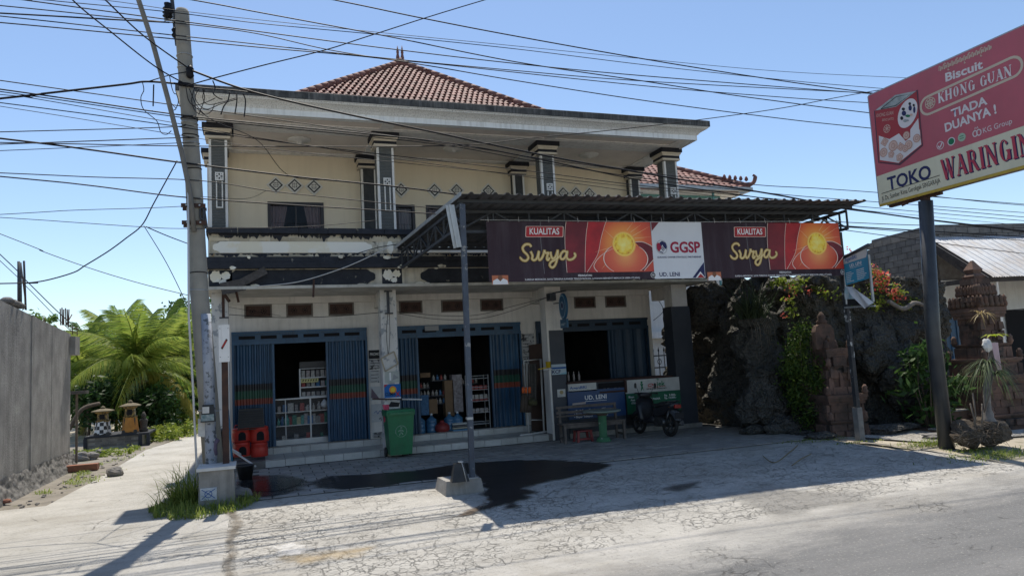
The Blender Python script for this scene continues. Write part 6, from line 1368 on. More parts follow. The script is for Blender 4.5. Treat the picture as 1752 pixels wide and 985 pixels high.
for k, (mm, lb) in enumerate(((mat("sack_blue", (.10, .24, .40)), "lowest, blue sack"), (mat("sack_cream", (.45, .42, .34)), "second, cream sack"), (mat("sack_dark", (.12, .12, .13)), "third, dark sack"), (mat("sack_white", (.50, .50, .47)), "topmost, white sack"))):
    p = fp(788, 735, 17.6); mb = MB(); mb.grid(lambda u, v: (p.x-.22+.44*u, 17.5+.3*v, .30+.05*k+.045*sin(pi*min(1, max(0, v*1.0)))**.4), 8, 6); mb.box(p.x-.21, p.x+.21, 17.51, 17.79, .30+.05*k, .33+.05*k)
    solo("folded_sack", mb, mm, lb+" of the folded pile in the second shop doorway", "sack", "folded sacks", origin=(p.x, 17.65, .30+.05*k))
m_rack = mat("white_rack", (.45, .46, .46)); m_box = mat("carton", (.24, .15, .085), (.19, .12, .07), 6)
rk = thing("snack_rack", "white wire rack of snacks by the right shutter of the second shop", "rack", (5.3, 17.75, .3))
a, b = fp(806, 738, 17.7), fp(838, 738, 17.7); zt2 = fp(820, 641, 17.7).z
mb = MB()
for x in (a.x, b.x): mb.tube([(x, 17.62, .3), (x, 17.62, zt2), (x, 18.0, zt2), (x, 18.0, .3)], .013, 6, cap=True)
obj("rack_frame", mb, m_rack, rk)
for k in range(5): z = .42+(zt2-.5)*k/4; mb = MB(); mb.box(a.x, b.x, 17.62, 18.0, z-.012, z); mb.tube([(a.x, 17.62, z+.06), (b.x, 17.62, z+.06)], .008, 5); obj("wire_shelf", mb, m_rack, rk)
for k, z0 in enumerate((.42+(zt2-.5)*.75, .42+(zt2-.5)*.55, .42+(zt2-.5)*.25, .42+(zt2-.5)*.5)):
    for i in range(4): pack(a.x+.07+(b.x-a.x-.14)*i/3, 17.66, z0, .09, .10, (2, 0, 6, 0)[k] if k < 3 else 2, False, "snack packet on the "+("top", "third", "lowest", "second")[k]+" shelf of the white wire rack", "snack packets on the "+("top", "third", "lowest", "second")[k]+" rack shelf")
for (px0, py0, px1, py1, mm, lb) in ((776, 640, 790, 705, mat("tall_white_carton", (.38, .35, .35), (.2, .17, .18), 16), "tall pale printed carton in the middle of the second shop"), (763, 650, 775, 712, m_box, "tall brown carton left of the pale printed carton"), (721, 675, 733, 710, packm[3], "tall blue-wrapped stack of bottles right behind the green bin"), (735, 682, 748, 708, m_box, "brown carton above the second water gallon"), (719, 637, 736, 646, m_box, "flat brown carton on the upper shelf of the second shop")):
    a, c = fp(px0, py1, 18.1), fp(px1, py0, 18.1); mb = MB(); mb.box(a.x, c.x, 18.1, 18.35, a.z, c.z); solo("carton", mb, mm, lb, "carton")
for j, (x0, x1, y) in enumerate(((715, 733, 678), (741, 760, 690), (741, 760, 676), (742, 762, 650), (715, 732, 664), (775, 815, 657))):
    a, b = fp(x0, y, 18.2), fp(x1, y, 18.2); mb = MB(); mb.box(a.x-.05, b.x+.05, 18.2, 18.5, a.z-.03, a.z); solo("wall_shelf", mb, m_room, "dim shelf board of jars in the second shop, "+ORD[j]+" of six", "shelf")
    n = int((b.x-a.x)/.085)+1
    for k in range(n): pack(a.x+(b.x-a.x)*k/max(1, n-1), 18.22, a.z, .07, .13, (0, 5, 6, 0, 3, 2)[(k+j) % 6], True, "small jar standing on the "+ORD[j]+" dim shelf board of the second shop", "jars on the "+ORD[j]+" dim shelf board")
for k in range(4): pack(fp(703, 600, 18.6).x+3.9+.18*k, 17.8, 1.22 if False else 1.27, .07, .2, 0, True, "pale bottle on the kiosk counter behind the glass", "bottles on the kiosk counter") if False else None
for k, px in enumerate((972, 981, 990)): p = fp(px, 634, 16.75); pack(p.x, 16.75, KT_+.035, .055, .24, 6, True, "pale slim bottle on the kiosk counter, "+ORD[k]+" from the left", "bottles on the kiosk counter")

# ------------------------------------------------------------------ broom rack, brown board, dipper
m_wd = mat("grey_wood", (.15, .125, .11), (.10, .085, .075), 9, rough=.85, bump=.2)
p = [fp(905, 735, 17.3), fp(938, 735, 17.1), fp(938, 590, 17.1), fp(908, 592, 17.3)]
mb = MB(); mb.prism([fp(910, 737, 17.2), fp(941, 737, 17.2), fp(934, 586, 17.35), fp(905, 590, 17.35)], (0, .02, 0)); solo("brown_board", mb, mat("brown_ply", (.075, .045, .033), (.06, .036, .028), 3), "tall brown plywood board leaning behind the broom rack", "board")
br = thing("broom_rack", "white pipe rack on splayed feet left of the third column", "rack", (6.5, 16.7, .15))
t0, t1, b0, b1 = fp(896, 617, 16.6), fp(925, 614, 16.9), fp(905, 740, 16.55), fp(931, 740, 16.75)
mb = MB(); mb.tube([t0, t1], .014, 6); mb.tube([t1+V((0, 0, .0)), V((b1.x, b1.y, .17))], .026, 8); obj("upright", mb, m_cablew, br); mb = MB(); mb.tube([t0, V((b0.x, b0.y, .17))], .016, 6); obj("upright", mb, m_cablew, br)
for b in (b0, b1): mb = MB(); mb.bar((b.x-.28, b.y-.1, .17), (b.x+.24, b.y-.02, .175), .05, .03); obj("foot", mb, m_cablew, br)
mb = MB(); mb.tube([fp(908, 718, 16.6), fp(929, 718, 16.75)], .012, 6); obj("crossbar", mb, m_cablew, br)
m_bris = mat("bristles", (.055, .04, .03), (.08, .06, .045), 40, stscale=(60, 60, 2)); m_orange = mat("orange_band", (.62, .12, .03))
for i, (px, lb) in enumerate(((895, "left broom"), (900, "middle broom"), (906, "right broom"))):
    Y = 16.5; a, b, c, d = fp(px-1, 622, Y), fp(px, 662, Y), fp(px, 672, Y), fp(px-1, 705, Y)
    t = thing("broom", lb+" with an orange collar hanging on the white rack", "broom", d, "brooms hanging on the rack"); mb = MB(); mb.tube([a, b], .012, 6); obj("handle", mb, m_wd, t)
    mb = MB(); mb.tube([b, c], .034, 8); obj("collar", mb, m_orange, t); mb = MB(); mb.tube([c, c.lerp(d, .5), d], [.035, .06, .07], 8); obj("bristles", mb, m_bris, t)
p = [fp(907, 622, 16.55), fp(909, 650, 16.5), fp(914, 690, 16.5)]
mb = MB(); mb.grid(lambda u, v: fp(903+16*u, 622+70*v, 16.58)+V((0, .04*sin(u*14), 0)), 14, 6); solo("net_bundle", mb, mat("dull_net", (.085, .078, .07), (.05, .047, .043), 30), "dull bundle of netting hanging from the white rack", "net")
a = fp(911, 686, 16.45); mb = MB(); mb.lathe(a+V((0, 0, -.1)), [(.10, 0), (.12, .06), (.10, .13), (.04, .18)], 12); solo("brush_head", mb, mat("brush_dark", (.03, .03, .022), (.08, .075, .02), 9), "dark round brush with yellowish top at the foot of the netting", "brush")
a = fp(938, 624, 16.12); dp_ = thing("dipper", "yellow plastic dipper hanging on the left side of the third column", "dipper", a); mb = MB(); mb.lathe(a+V((0, 0, -.07)), [(.055, 0), (.065, .15), (.07, .15)], 14); obj("cup", mb, mat("yellow_plastic", (.60, .42, .02)), dp_)
mb = MB(); mb.bar(a+V((-.05, 0, -.06)), a+V((-.26, 0, -.09)), .035, .02); obj("handle", mb, bpy.data.materials["yellow_plastic"], dp_)
mb = MB(); mb.bar(fp(930, 632, 16.15), fp(944, 631, 16.2), .025); solo("shelf_strip", mb, m_cablew, "pale strip bracket right below the yellow dipper", "bracket")

# ------------------------------------------------------------------ bench, table, stool
fl, frp = gs(968, 759.5), gs(1069, 750); bl_, brr = gs(957, 752), gs(1040, 746)
ux = (frp-fl).normalized(); uy = V((-ux.y, ux.x, 0)); BL = (frp-fl).length; BDp = .33
bench = thing("wooden_bench", "old grey slatted wooden bench in front of the blue agency board", "bench", (fl+frp)/2)
bp = lambda x, y, z: fl+ux*x+uy*y+V((0, 0, z))
def bbar(name, a, b, w_, h, m=m_wd): mb = MB(); mb.bar(bp(*a), bp(*b), w_, h); return obj(name, mb, m, bench)
for x in (0, BL): bbar("leg", (x, 0, 0), (x, 0, .42), .055, .055); bbar("leg", (x-.03*(1 if x else -1), BDp, 0), (x-.03*(1 if x else -1), BDp+.04, .82), .055, .045); bbar("side_rail", (x, 0, .12), (x, BDp, .12), .035, .04)
for k in range(4): bbar("seat_slat", (-.06, .03+.09*k, .435), (BL+.06, .03+.09*k, .435), .075, .025)
bbar("front_rail", (0, .01, .38), (BL, .01, .38), .03, .07)
bbar("back_slat", (-.05, BDp, .56), (BL*.93, BDp+.01, .56), .022, .07) if False else None
bbar("back_slat", (-.05, BDp+.02, .68), (BL, BDp+.02, .68), .022, .065); bbar("back_slat", (-.05, BDp+.01, .60), (BL, BDp+.01, .60), .022, .04); bbar("back_slat", (-.05, BDp+.03, .80), (BL, BDp+.03, .80), .022, .06)
tc = gs(1033, 755); tb = thing("pedestal_table", "round concrete table on a fluted green pedestal in front of the bench", "table", tc)
m_grn = mat("chipped_green_paint", (.07, .21, .10), (.05, .16, .08), 4, patch=(.35, .37, .35), pk=(.62, .65), pscale=10, rough=.6)
th_ = .70; mb = MB(); mb.smooth = True; mb.lathe(tc, [(.17, 0), (.175, .045), (.145, .055), (.15, .085), (.11, .11)], 24); obj("base", mb, m_grn, tb)
mb = MB(); n = 32; mb.grid(lambda u, v: (tc.x+(.088+.012*v*v-.008*(int(round(u*n)) % 2))*cos(2*pi*u), tc.y+(.088+.012*v*v-.008*(int(round(u*n)) % 2))*sin(2*pi*u), tc.z+.10+(th_-.20)*v), n, 5, smooth=False); obj("fluted_shaft", mb, m_grn, tb)
mb = MB(); mb.lathe(tc+V((0, 0, th_-.11)), [(.11, 0), (.16, .07)], 20); obj("capital", mb, m_wd, tb)
mb = MB(); mb.lathe(tc+V((0, 0, th_-.04)), [(.36, 0), (.43, .02), (.44, .045), (.42, .05)], 32); obj("table_top", mb, mat("table_top_paint", (.20, .27, .22), (.28, .29, .27), 5, rough=.6), tb)
sc_ = gs(998, 755); sl2 = thing("stool", "low red plastic stool under the wooden bench", "stool", sc_)
m_rs = mat("dull_red_plastic", (.24, .035, .035), (.19, .03, .03), 5, rough=.5)
mb = MB(); mb.box(sc_.x-.19, sc_.x+.19, sc_.y-.13, sc_.y+.13, .235, .265); obj("seat", mb, m_rs, sl2)
mb = MB(); mb.box(sc_.x-.17, sc_.x+.17, sc_.y-.115, sc_.y-.10, .05, .09); obj("rail", mb, m_rs, sl2)
for sx in (-1, 1):
    for sy in (-1, 1): mb = MB(); mb.bar((sc_.x+sx*.18, sc_.y+sy*.12, 0), (sc_.x+sx*.155, sc_.y+sy*.10, .24), .055, .035); obj("leg", mb, m_rs, sl2)

# ------------------------------------------------------------------ motor scooter, nose to the kiosk
sct = thing("motor_scooter", "black step-through motor scooter parked nose-in beside the courier board", "motor scooter", (0, 0, 0))
m_sb = mat("scooter_black", (.018, .019, .022), (.028, .029, .033), 5, rough=.33, grime=(.06, .055, .05), gk=.5); m_sg = mat("scooter_grey", (.10, .11, .125), (.07, .075, .09), 5, rough=.4); m_tyre = mat("tyre_rubber", (.014, .014, .014), (.03, .028, .026), 20, rough=.85); m_chr = mat("dull_metal", (.13, .13, .13), (.07, .07, .07), 9, metal=.7, rough=.4); m_seat = mat("seat_vinyl", (.02, .02, .021), (.03, .03, .03), 9, rough=.6); m_amb = mat("amber_lens", (.45, .16, .02), rough=.2); m_redl = mat("red_lens", (.30, .015, .015), rough=.2)
def wheel(cx, r, w_):
    mb = MB(); mb.smooth = True; NT = 28
    mb.grid(lambda u, v: (cx+(r-w_*.5+w_*.5*cos(2*pi*v))*cos(2*pi*u), w_*.55*sin(2*pi*v), r+(r-w_*.5+w_*.5*cos(2*pi*v))*sin(2*pi*u)), NT, 8); t = obj("wheel", mb, m_tyre, sct)
    mb = MB(); mb.tube([(cx+(r-w_-.006)*cos(2*pi*k/24), 0, r+(r-w_-.006)*sin(2*pi*k/24)) for k in range(24)], .016, 6, closed=True)
    for k in range(5): a = 2*pi*k/5+.3; mb.bar((cx, 0, r), (cx+(r-w_)*cos(a), 0, r+(r-w_)*sin(a)), .035, .02, up=(0, 1, 0))
    mb.lathe((cx, 0, r), [(.045, -.05), (.05, -.03), (.05, .03), (.045, .05)], 14, M=Matrix.Rotation(pi/2, 3, 'X')); obj("rim", mb, m_chr, t)
wheel(0, .285, .085); wheel(1.24, .28, .07)
def side(name, pts, w_, m, taper=.8):
    """body panel: side outline (x, z) given thickness across y, edges drawn in"""
    mb = MB(); n = len(pts); cx = sum(p[0] for p in pts)/n; cz = sum(p[1] for p in pts)/n
    L = [[(cx+(x-cx)*s, y, cz+(z-cz)*s) for x, z in pts] for s, y in ((taper, -w_*1.25), (1, -w_*.7), (1, w_*.7), (taper, w_*1.25))]
    for r in L: mb.v += [V(p) for p in r]
    mb.smooth = True
    for j in range(3):
        for i in range(n): mb.face((j*n+i, j*n+(i+1) % n, (j+1)*n+(i+1) % n, (j+1)*n+i))
    mb.smooth = False; mb.face(tuple(range(n))[::-1]); mb.face(tuple(range(3*n, 4*n))); return obj(name, mb, m, sct)
side("seat", [(-.12, .80), (.10, .83), (.32, .77), (.55, .76), (.60, .72), (.45, .67), (.10, .72), (-.10, .74)], .13, m_seat)
side("tail_body", [(-.30, .80), (-.20, .79), (.15, .72), (.50, .66), (.58, .50), (.40, .42), (.05, .52), (-.22, .66)], .125, m_sb)
side("leg_shield", [(.86, .30), (.95, .33), (1.06, .62), (1.06, .88), (1.00, .92), (.95, .70), (.84, .38)], .20, m_sb)
side("floor_board", [(.42, .32), (.88, .28), (.90, .36), (.60, .40), (.45, .48)], .15, m_sb)
side("front_nose", [(1.05, .58), (1.14, .62), (1.14, .80), (1.06, .92), (1.0, .90)], .15, m_sg)
side("handlebar_cover", [(.92, .92), (1.05, .90), (1.10, .97), (1.02, 1.03), (.92, 1.0)], .14, m_sb)
side("rear_fender", [(-.36, .40), (-.30, .58), (-.10, .66), (.02, .60), (-.18, .52), (-.31, .38)], .065, m_sg)
side("front_fender", [(1.02, .45), (1.12, .58), (1.30, .59), (1.46, .50), (1.54, .36), (1.44, .42), (1.26, .50), (1.12, .46)], .06, m_sb)
side("engine", [(.10, .24), (.46, .22), (.58, .34), (.44, .46), (.16, .46), (.06, .36)], .11, m_chr)
mb = MB(); mb.tube([(.45, -.13, .24), (.1, -.16, .26), (-.25, -.17, .34)], [.03, .05, .055], 12); obj("exhaust", mb, m_chr, sct); mb = MB(); mb.box(-.22, .08, -.235, -.215, .27, .37); obj("exhaust_guard", mb, m_sb, sct)
for y in (-.07, .07): mb = MB(); mb.tube([(1.24, y, .28), (1.12, y, .62), (1.04, y*.6, .88)], .022, 8); obj("fork", mb, m_chr, sct); mb = MB(); mb.tube([(-.01, y*1.9, .30), (-.10, y*1.6, .62)], .03, 8); obj("shock_absorber", mb, m_chr, sct)
for s in (-1, 1):
    mb = MB(); mb.tube([(1.0, .1*s, .99), (.96, .24*s, 1.01), (.92, .36*s, 1.0)], [.014, .014, .02], 8); hb = obj("handlebar", mb, m_plk, sct)
    mb = MB(); mb.tube([(.98, .20*s, 1.01), (.99, .25*s, 1.13), (.97, .29*s, 1.17)], .007, 5); mr = obj("mirror", mb, m_plk, sct); mb = MB(); mb.lathe((.97, .31*s, 1.19), [(.02, -.014), (.05, -.01), (.055, .006), (.05, .012)], 12, sx=.65, sy=1.3, M=Matrix.Rotation(pi/2, 3, 'Y') @ Matrix.Rotation(pi/2, 3, 'Z')); obj("mirror_glass", mb, m_plk, mr)
    mb = MB(); mb.lathe((-.16, .13*s, .70), [(.02, -.02), (.03, 0), (.02, .025)], 10); obj("indicator", mb, m_amb, sct)
mb = MB(); mb.tube([(.10, -.14, .80), (-.20, -.14, .84), (-.27, 0, .85), (-.20, .14, .84), (.10, .14, .80)], .014, 6); obj("grab_rail", mb, m_chr, sct)
mb = MB(); mb.box(-.315, -.27, -.09, .09, .68, .76); obj("tail_light", mb, m_redl, sct); mb = MB(); mb.box(-.375, -.36, -.13, .13, .44, .58); npl = obj("number_plate", mb, m_inkk, sct)
mb = MB(); mb.tube([(.36, -.10, .25), (.28, -.24, .02)], .014, 6); obj("side_stand", mb, m_chr, sct)
mb = MB(); mb.lathe((1.12, 0, .93), [(.03, -.02), (.065, 0), (.06, .03)], 14, M=Matrix.Rotation(pi/2, 3, 'Y')); obj("headlight", mb, m_cablew, sct)
R0_ = gs(1147, 747); sct.location = (R0_.x, R0_.y, 0); sct.rotation_euler = (radians(4), 0, radians(97)); sct.rotation_mode = 'XYZ'; sct.scale = (.95, .95, .98)
# ------------------------------------------------------------------ left side: rough wall, shrines, palms, thicket
m_rwall = mat("rough_cement_wall", (.40, .385, .36), (.27, .26, .245), 2.2, rough=.95, bump=.6, bscale=24, streak=(.12, .115, .11), stk=.6, stscale=(3.5, 3.5, .42), grime=(.16, .15, .145), gk=.6)
m_rub = mat("rubble_footing", (.25, .24, .225), (.13, .125, .118), 7, rough=1, bump=1., bscale=18)
WX = -4.17
lw = thing("boundary_wall", "long rough grey cement wall along the left side of the lane", "wall", (WX-.1, 15, 0))
zf, zn = xp(122, 572, WX).z, xp(0, 514, WX).z
yf_, yn_ = xp(122, 700, WX).y, xp(0, 700, WX).y
cuts = [xp(x, 700, WX).y for x in (120, 88, 60, 52, 26)]+[yn_-.4, yn_-2.2, yn_-4.2, 6.5]
for i in range(len(cuts)-1):
    ya, yb = cuts[i], cuts[i+1]; z_ = lambda y: zf+(zn-zf)*(yf_-y)/(yf_-yn_); dx = rnd.uniform(-.002, .002); gap = .001
    mb = MB(); pts = [(WX+dx, yb+gap, .34), (WX+dx, ya-gap, .34), (WX+dx, ya-gap, z_(ya)), (WX+dx, yb+gap, z_(yb))]
    if i == 2: pts = [(p[0]+.015, p[1], p[2]) for p in pts]
    mb.prism(pts, (-.2, 0, 0)); obj("cement_panel", mb, m_rwall, lw)
mb = MB()
def rub(u, v):
    y = 6.5+(yf_+.05-6.5)*u; n = .5*mnoise.noise(V((y*2.5, v*3, 0)))+.35*mnoise.noise(V((y*7, v*6, 4)))+.35*mnoise.noise(V((y*17, v*13, 4))); return (WX+.02+.12*(1-v)**1.3+.05*n, y+.05*n, -.02+.42*v+.05*mnoise.noise(V((y*3, 8, 0)))*v)
mb.grid(rub, 420, 16, smooth=True); obj("rubble_footing", mb, m_rub, lw)
a = xp(125, 578, WX); mb = MB(); mb.box(WX-.25, WX+.12, a.y-.35, a.y+.12, a.z-.42, a.z+.02); obj("beam_end", mb, m_conc, lw)
mb = MB()
for k in range(3): p = xp(12+9*k, 514+4*k, WX-.1); mb.lathe(p+V((0, 0, -.06)), [(.10, 0), (.11, .06), (.05, .12)], 8, sx=1.2, sy=1.5)
for m_, o_ in (("cap_rubble", mb),): tag(obj(m_, o_, m_rub, lw), kind='stuff')
def rebar(L): 
    for (x0, y0, x1, y1, r) in L: mb = MB(); mb.tube([xp(x0, y0, WX-.1), xp(x1, y1, WX-.1)], r, 6); obj("reinforcing_bar", mb, m_rust if r < .02 else m_steel, lw)
rebar([(32, 525, 32, 447, .025), (36, 528, 35, 449, .02), (44, 530, 41, 446, .02), (39, 530, 44, 520, .012), (36, 452, 45, 530, .012)])
rebar([(104, 556, 103, 528, .014), (107, 556, 106, 526, .014), (109, 556, 109, 529, .014), (113, 558, 112, 527, .014), (116, 558, 115, 529, .014), (117, 560, 118, 529, .014), (113, 556, 123, 538, .014)])
rebar([(120, 566, 133, 570, .010), (124, 556, 124, 572, .010), (132, 562, 132, 575, .010), (118, 558, 133, 562, .010)])
# leaves
def leaf_quad(mb, p, L, w_, d=None, up=None):
    d = (d or V((rnd.gauss(0, 1), rnd.gauss(0, 1), rnd.gauss(0, .7)))).normalized(); u = (up or V((rnd.gauss(0, 1), rnd.gauss(0, 1), rnd.gauss(0, 1))))
    s = d.cross(u); s = s.normalized() if s.length > 1e-4 else V((1, 0, 0)); n = len(mb.v)
    mb.v += [p-d*L*.5, p+s*w_*.5-d*L*.05, p+d*L*.5, p-s*w_*.5-d*L*.05]; mb.face((n, n+1, n+2, n+3))
def clumps(mb, c, rad, ncl, nl, L, w_, cr=.35, flat=1.):
    c = V(c)
    for k in range(ncl):
        v = V((rnd.gauss(0, 1), rnd.gauss(0, 1), rnd.gauss(0, 1))).normalized()*rnd.uniform(.35, 1)**.6
        q = c+V((v.x*rad[0], v.y*rad[1], v.z*rad[2])); r = cr*rnd.uniform(.6, 1.3)
        for j in range(nl): g = V((rnd.gauss(0, .5), rnd.gauss(0, .5), rnd.gauss(0, .4)*flat))*r; leaf_quad(mb, q+g, L*rnd.uniform(.6, 1.3), w_*rnd.uniform(.7, 1.2))
m_bark = mat("bark", (.13, .10, .075), (.08, .065, .05), 12, rough=.95, bump=.4, bscale=30)
def tree(name, loc, h, rad, label, cat, m, ncl=60, nl=26, L=.22, w_=.10, trunk=.10, cr=.5, group=None, crown_h=None):
    t = thing(name, label, cat, loc, group); p = V(loc); ch = crown_h or h-rad[2]*.9; mb = MB(); mb.smooth = True
    mb.tube([p, p+V((.06, .03, ch*.5)), p+V((.0, -.05, ch))], [trunk, trunk*.75, trunk*.5], 8)
    for k in range(7):
        a = rnd.uniform(0, 6.28); q = p+V((0, 0, ch*rnd.uniform(.45, .95))); e = p+V((cos(a)*rad[0]*.7, sin(a)*rad[1]*.7, ch+rad[2]*rnd.uniform(-.3, .6))); mb.tube([q, q.lerp(e, .5)+V((0, 0, .1)), e], [trunk*.4, trunk*.25, trunk*.1], 5)
    obj("trunk", mb, m_bark, t); mb = MB(); clumps(mb, p+V((0, 0, ch+rad[2]*.05)), rad, ncl, nl, L, w_, cr); obj("crown", mb, m, t); return t
# coconut palms: fronds share a few meshes
def frond_mesh(name, L, droop, m, nl=58, ll=.80, seed=0):
    r = random.Random(seed); mb = MB(); pts = []
    for k in range(13): t = k/12; pts.append(V((L*(t-.12*droop*t*t), 0, L*(.34*t*(1-t)*1.2-droop*.55*t**2.1))))
    mb.tube(pts, [.035*(1-.9*k/12)+.004 for k in range(13)], 5)
    for k in range(nl):
        t = .12+.87*k/nl; i = min(11, int(t*12)); p = pts[i].lerp(pts[i+1], t*12-i); d = (pts[i+1]-pts[i]).normalized()
        for s in (-1, 1):
            l = ll*(.45+.55*sin(pi*min(1, t*1.05)**.8))*r.uniform(.85, 1.15); dd = (d*.55+V((0, s*.8, 0))+V((0, 0, -.35-.45*t+r.uniform(-.2, .2)))).normalized(); sd = dd.cross(V((0, 0, 1))).normalized()*.018
            a = p; b = p+dd*l*.5+V((0, 0, -.02)); c = p+dd*l*.92+V((0, 0, -.50*l)); n = len(mb.v)
            mb.v += [a-sd*.6, a+sd*.6, b+sd*1.1, b-sd*1.1, c]; mb.face((n, n+1, n+2, n+3)); mb.face((n+3, n+2, n+4))
    return mb.mesh(name, m)
m_palm = leafmat("palm_leaf", (.13, .20, .032), (.28, .31, .06), .45, .42); m_palmy = leafmat("palm_leaf_yellow", (.28, .27, .05), (.40, .33, .07), .45, .5); m_palmd = leafmat("palm_leaf_dark", (.09, .15, .027), (.19, .235, .045), .45, .42)
FR_ = [frond_mesh("frond", 3.3, .75, m_palm, seed=1), frond_mesh("frond", 3.4, 1.1, m_palm, seed=2), frond_mesh("frond", 2.8, .35, m_palmd, seed=3), frond_mesh("frond", 2.9, 1.25, m_palmy, seed=4), frond_mesh("frond", 2.7, .15, m_palm, seed=5)]
m_ptr = mat("palm_trunk", (.17, .145, .115), (.10, .085, .07), 6, rough=.95, bump=.5, bscale=20)
def palm(loc, h, label, n=24, s=1., seed=1, coco=True, zero=0.):
    r = random.Random(seed); loc = V(loc); t = thing("coconut_palm", label, "palm tree", loc, None); top = loc+V((.12, .05, h)); mb = MB(); mb.smooth = True
    mb.tube([loc, loc.lerp(top, .3)+V((.06, 0, 0)), loc.lerp(top, .7)+V((.03, 0, 0)), top], [.20*s, .14*s, .13*s, .15*s], 10); obj("trunk", mb, m_ptr, t)
    for k in range(n):
        az = zero+k*2.39996+r.uniform(-.2, .2); f = k/n; el = radians(84-100*f**1.05+r.uniform(-10, 10)); me = FR_[(2, 4, 0, 0, 1, 1, 3)[min(6, int(f*7))]]
        M = Matrix.Translation(top+V((0, 0, .15*(1-f)))) @ Matrix.Rotation(az, 4, 'Z') @ Matrix.Rotation(-el, 4, 'Y') @ Matrix.Rotation(r.uniform(-.5, .5), 4, 'X') @ Matrix.Diagonal((s*r.uniform(.85, 1.1),)*3+(1,))
        piece("frond", me, t, M)
    if coco:
        for k in range(5): a = k*1.3; mb = MB(); mb.lathe(top+V((.2*cos(a), .2*sin(a), -.22-.05*(k % 2))), [(.02, -.10), (.09, -.03), (.10, .03), (.05, .10)], 10); obj("coconut", mb, mat("coconut_husk", (.28, .16, .05), (.2, .12, .05)) if k == 0 else bpy.data.materials["coconut_husk"], t)
    return t
def at(px, py, Y, z=None):
    p = fp(px, py, Y); p.z = p.z if z is None else z; return p
pz = fp(226, 645, 30.5)
palm((pz.x+.1, 30.5, 0), pz.z, "largest coconut palm, with coconuts, right behind the orange-clothed shrine", 30, .92, 3, True)
pz = fp(282, 632, 34); palm((pz.x, 34, 0), pz.z, "second coconut palm, close right of the largest palm", 28, 1.05, 8, False, 1.)
pz = fp(140, 655, 33); palm((pz.x, 33, 0), pz.z, "coconut palm partly hidden by the end of the rough wall", 24, .9, 5, False, .4)
pz = fp(200, 600, 46); palm((pz.x, 46, 0), pz.z, "small far coconut palm showing between the wall and the largest palm", 20, 1.0, 9, False)
# shrubs and trees behind
for i, (px, py, Y, h, rad, m, lb) in enumerate(((165, 690, 32, 3.2, (1.9, 1.2, 1.3), m_lf, "broad leafy bush between the rough wall and the largest palm"), (300, 705, 33, 2.6, (1.6, 1.2, 1.3), m_lfd, "dark bush along the lane behind the shrine platform"), (318, 700, 36, 3.2, (1.5, 1.5, 1.6), m_lf, "green bush where the lane bends out of sight"), (275, 720, 30.5, 1.8, (1.1, .8, .9), m_lf, "low weedy bush right of the shrine platform"), (322, 640, 44, 6.3, (2.6, 2, 2.2), m_lfd, "tall dark tree behind the palms next to the utility pole"), (215, 700, 36, 3.5, (2.4, 1.5, 1.8), m_lfd, "dark thicket tree behind the largest palm trunk"), (125, 640, 40, 4.6, (2.4, 2, 1.6), m_lf, "far leafy tree just beyond the end of the rough wall"), (362, 640, 40, 6, (2.5, 2, 2.6), m_lf, "green tree glimpsed between the utility pole and the shop"), (240, 690, 44, 4.0, (4.5, 2, 1.8), m_lf, "wide mid-green tree closing the view behind the palms"))):
    p = at(px, py, Y, 0.); tree("leafy_tree" if h > 3 else "bush", p, h, rad, lb, "tree" if h > 3 else "bush", m, 55 if Y < 40 else 60, 30, .26 if Y < 40 else .34, .12 if Y < 40 else .16, .09, .55)
tp_ = xp(76, 543, WX-1.2); mb = MB(); clumps(mb, tp_, (.30, .4, .12), 10, 24, .14, .05, .16); tw = thing("sapling", "feathery green sapling top peeping over the rough wall", "tree", V((tp_.x, tp_.y, 0))); obj("crown", mb, m_lf, tw); mb = MB(); mb.tube([(tp_.x, tp_.y, 0), tp_], .03, 6); obj("trunk", mb, m_bark, tw)
for i, (px, Y, h, rx, lb) in enumerate(((150, 28.5, 2.0, .9, "dark bush behind the left end of the shrine platform"), (196, 29.5, 1.9, 1.1, "dark bush filling the gap behind the two shrines"), (262, 29, 1.5, .8, "dark weedy bush between the stone figure and the lane"))):
    p = fp(px, 740, Y); p.z = 0; tree("bush", p, h, (rx, .7, h*.42), lb, "bush", m_lfd, 45, 30, .22, .10, .06, .4)
# shrine platform and two small shrines
SY_ = 25.2
p0, p1 = fp(146, 769, SY_), fp(254, 766, SY_); zt = fp(146, 747, SY_).z
sw = thing("shrine_platform", "low grey block platform with dark edges that carries two small shrines", "platform", (p0.x/2+p1.x/2, SY_, 0))
x0_, x1_ = p0.x, fp(240, 730, SY_).x
mb = MB(); mb.box(x0_, x1_, SY_, SY_+1.6, -.05, zt-.06); obj("platform_core", mb, m_conc, sw)
mb = MB(); mb.box(x0_-.03, x1_+.25, SY_-.05, SY_+1.65, zt-.06, zt); obj("dark_coping", mb, m_black, sw)
for x in (x0_, x1_, x1_+.22): mb = MB(); mb.box(x-.05, x+.05, SY_-.04, SY_+.05, -.05, zt-.062); obj("dark_pilaster", mb, m_black, sw)
blkm = mat("grey_block", (.20, .185, .165), (.13, .12, .11), 5, rough=.95, rnd_v=.25); bmk = MB(); bmk.box(-.19, .19, -.015, .015, -.085, .085, taper=.003); bme = bmk.mesh("block", blkm)
r_h = (zt-.1)/4
for r in range(4):
    x = x0_+.25+(.2 if r % 2 else 0)
    while x < x1_-.2: piece("block", bme, sw, Matrix.Translation((x, SY_-.012, .06+r_h*(r+.4))) @ Matrix.Diagonal((1, 1, r_h/.19, 1))); x += .40
m_gilt = mat("gilded_carving", (.30, .20, .06), (.06, .045, .03), 22, lo=.45, hi=.55, rough=.6); m_sstone = mat("shrine_stone", (.085, .078, .07), (.05, .046, .042), 10, rough=.95)
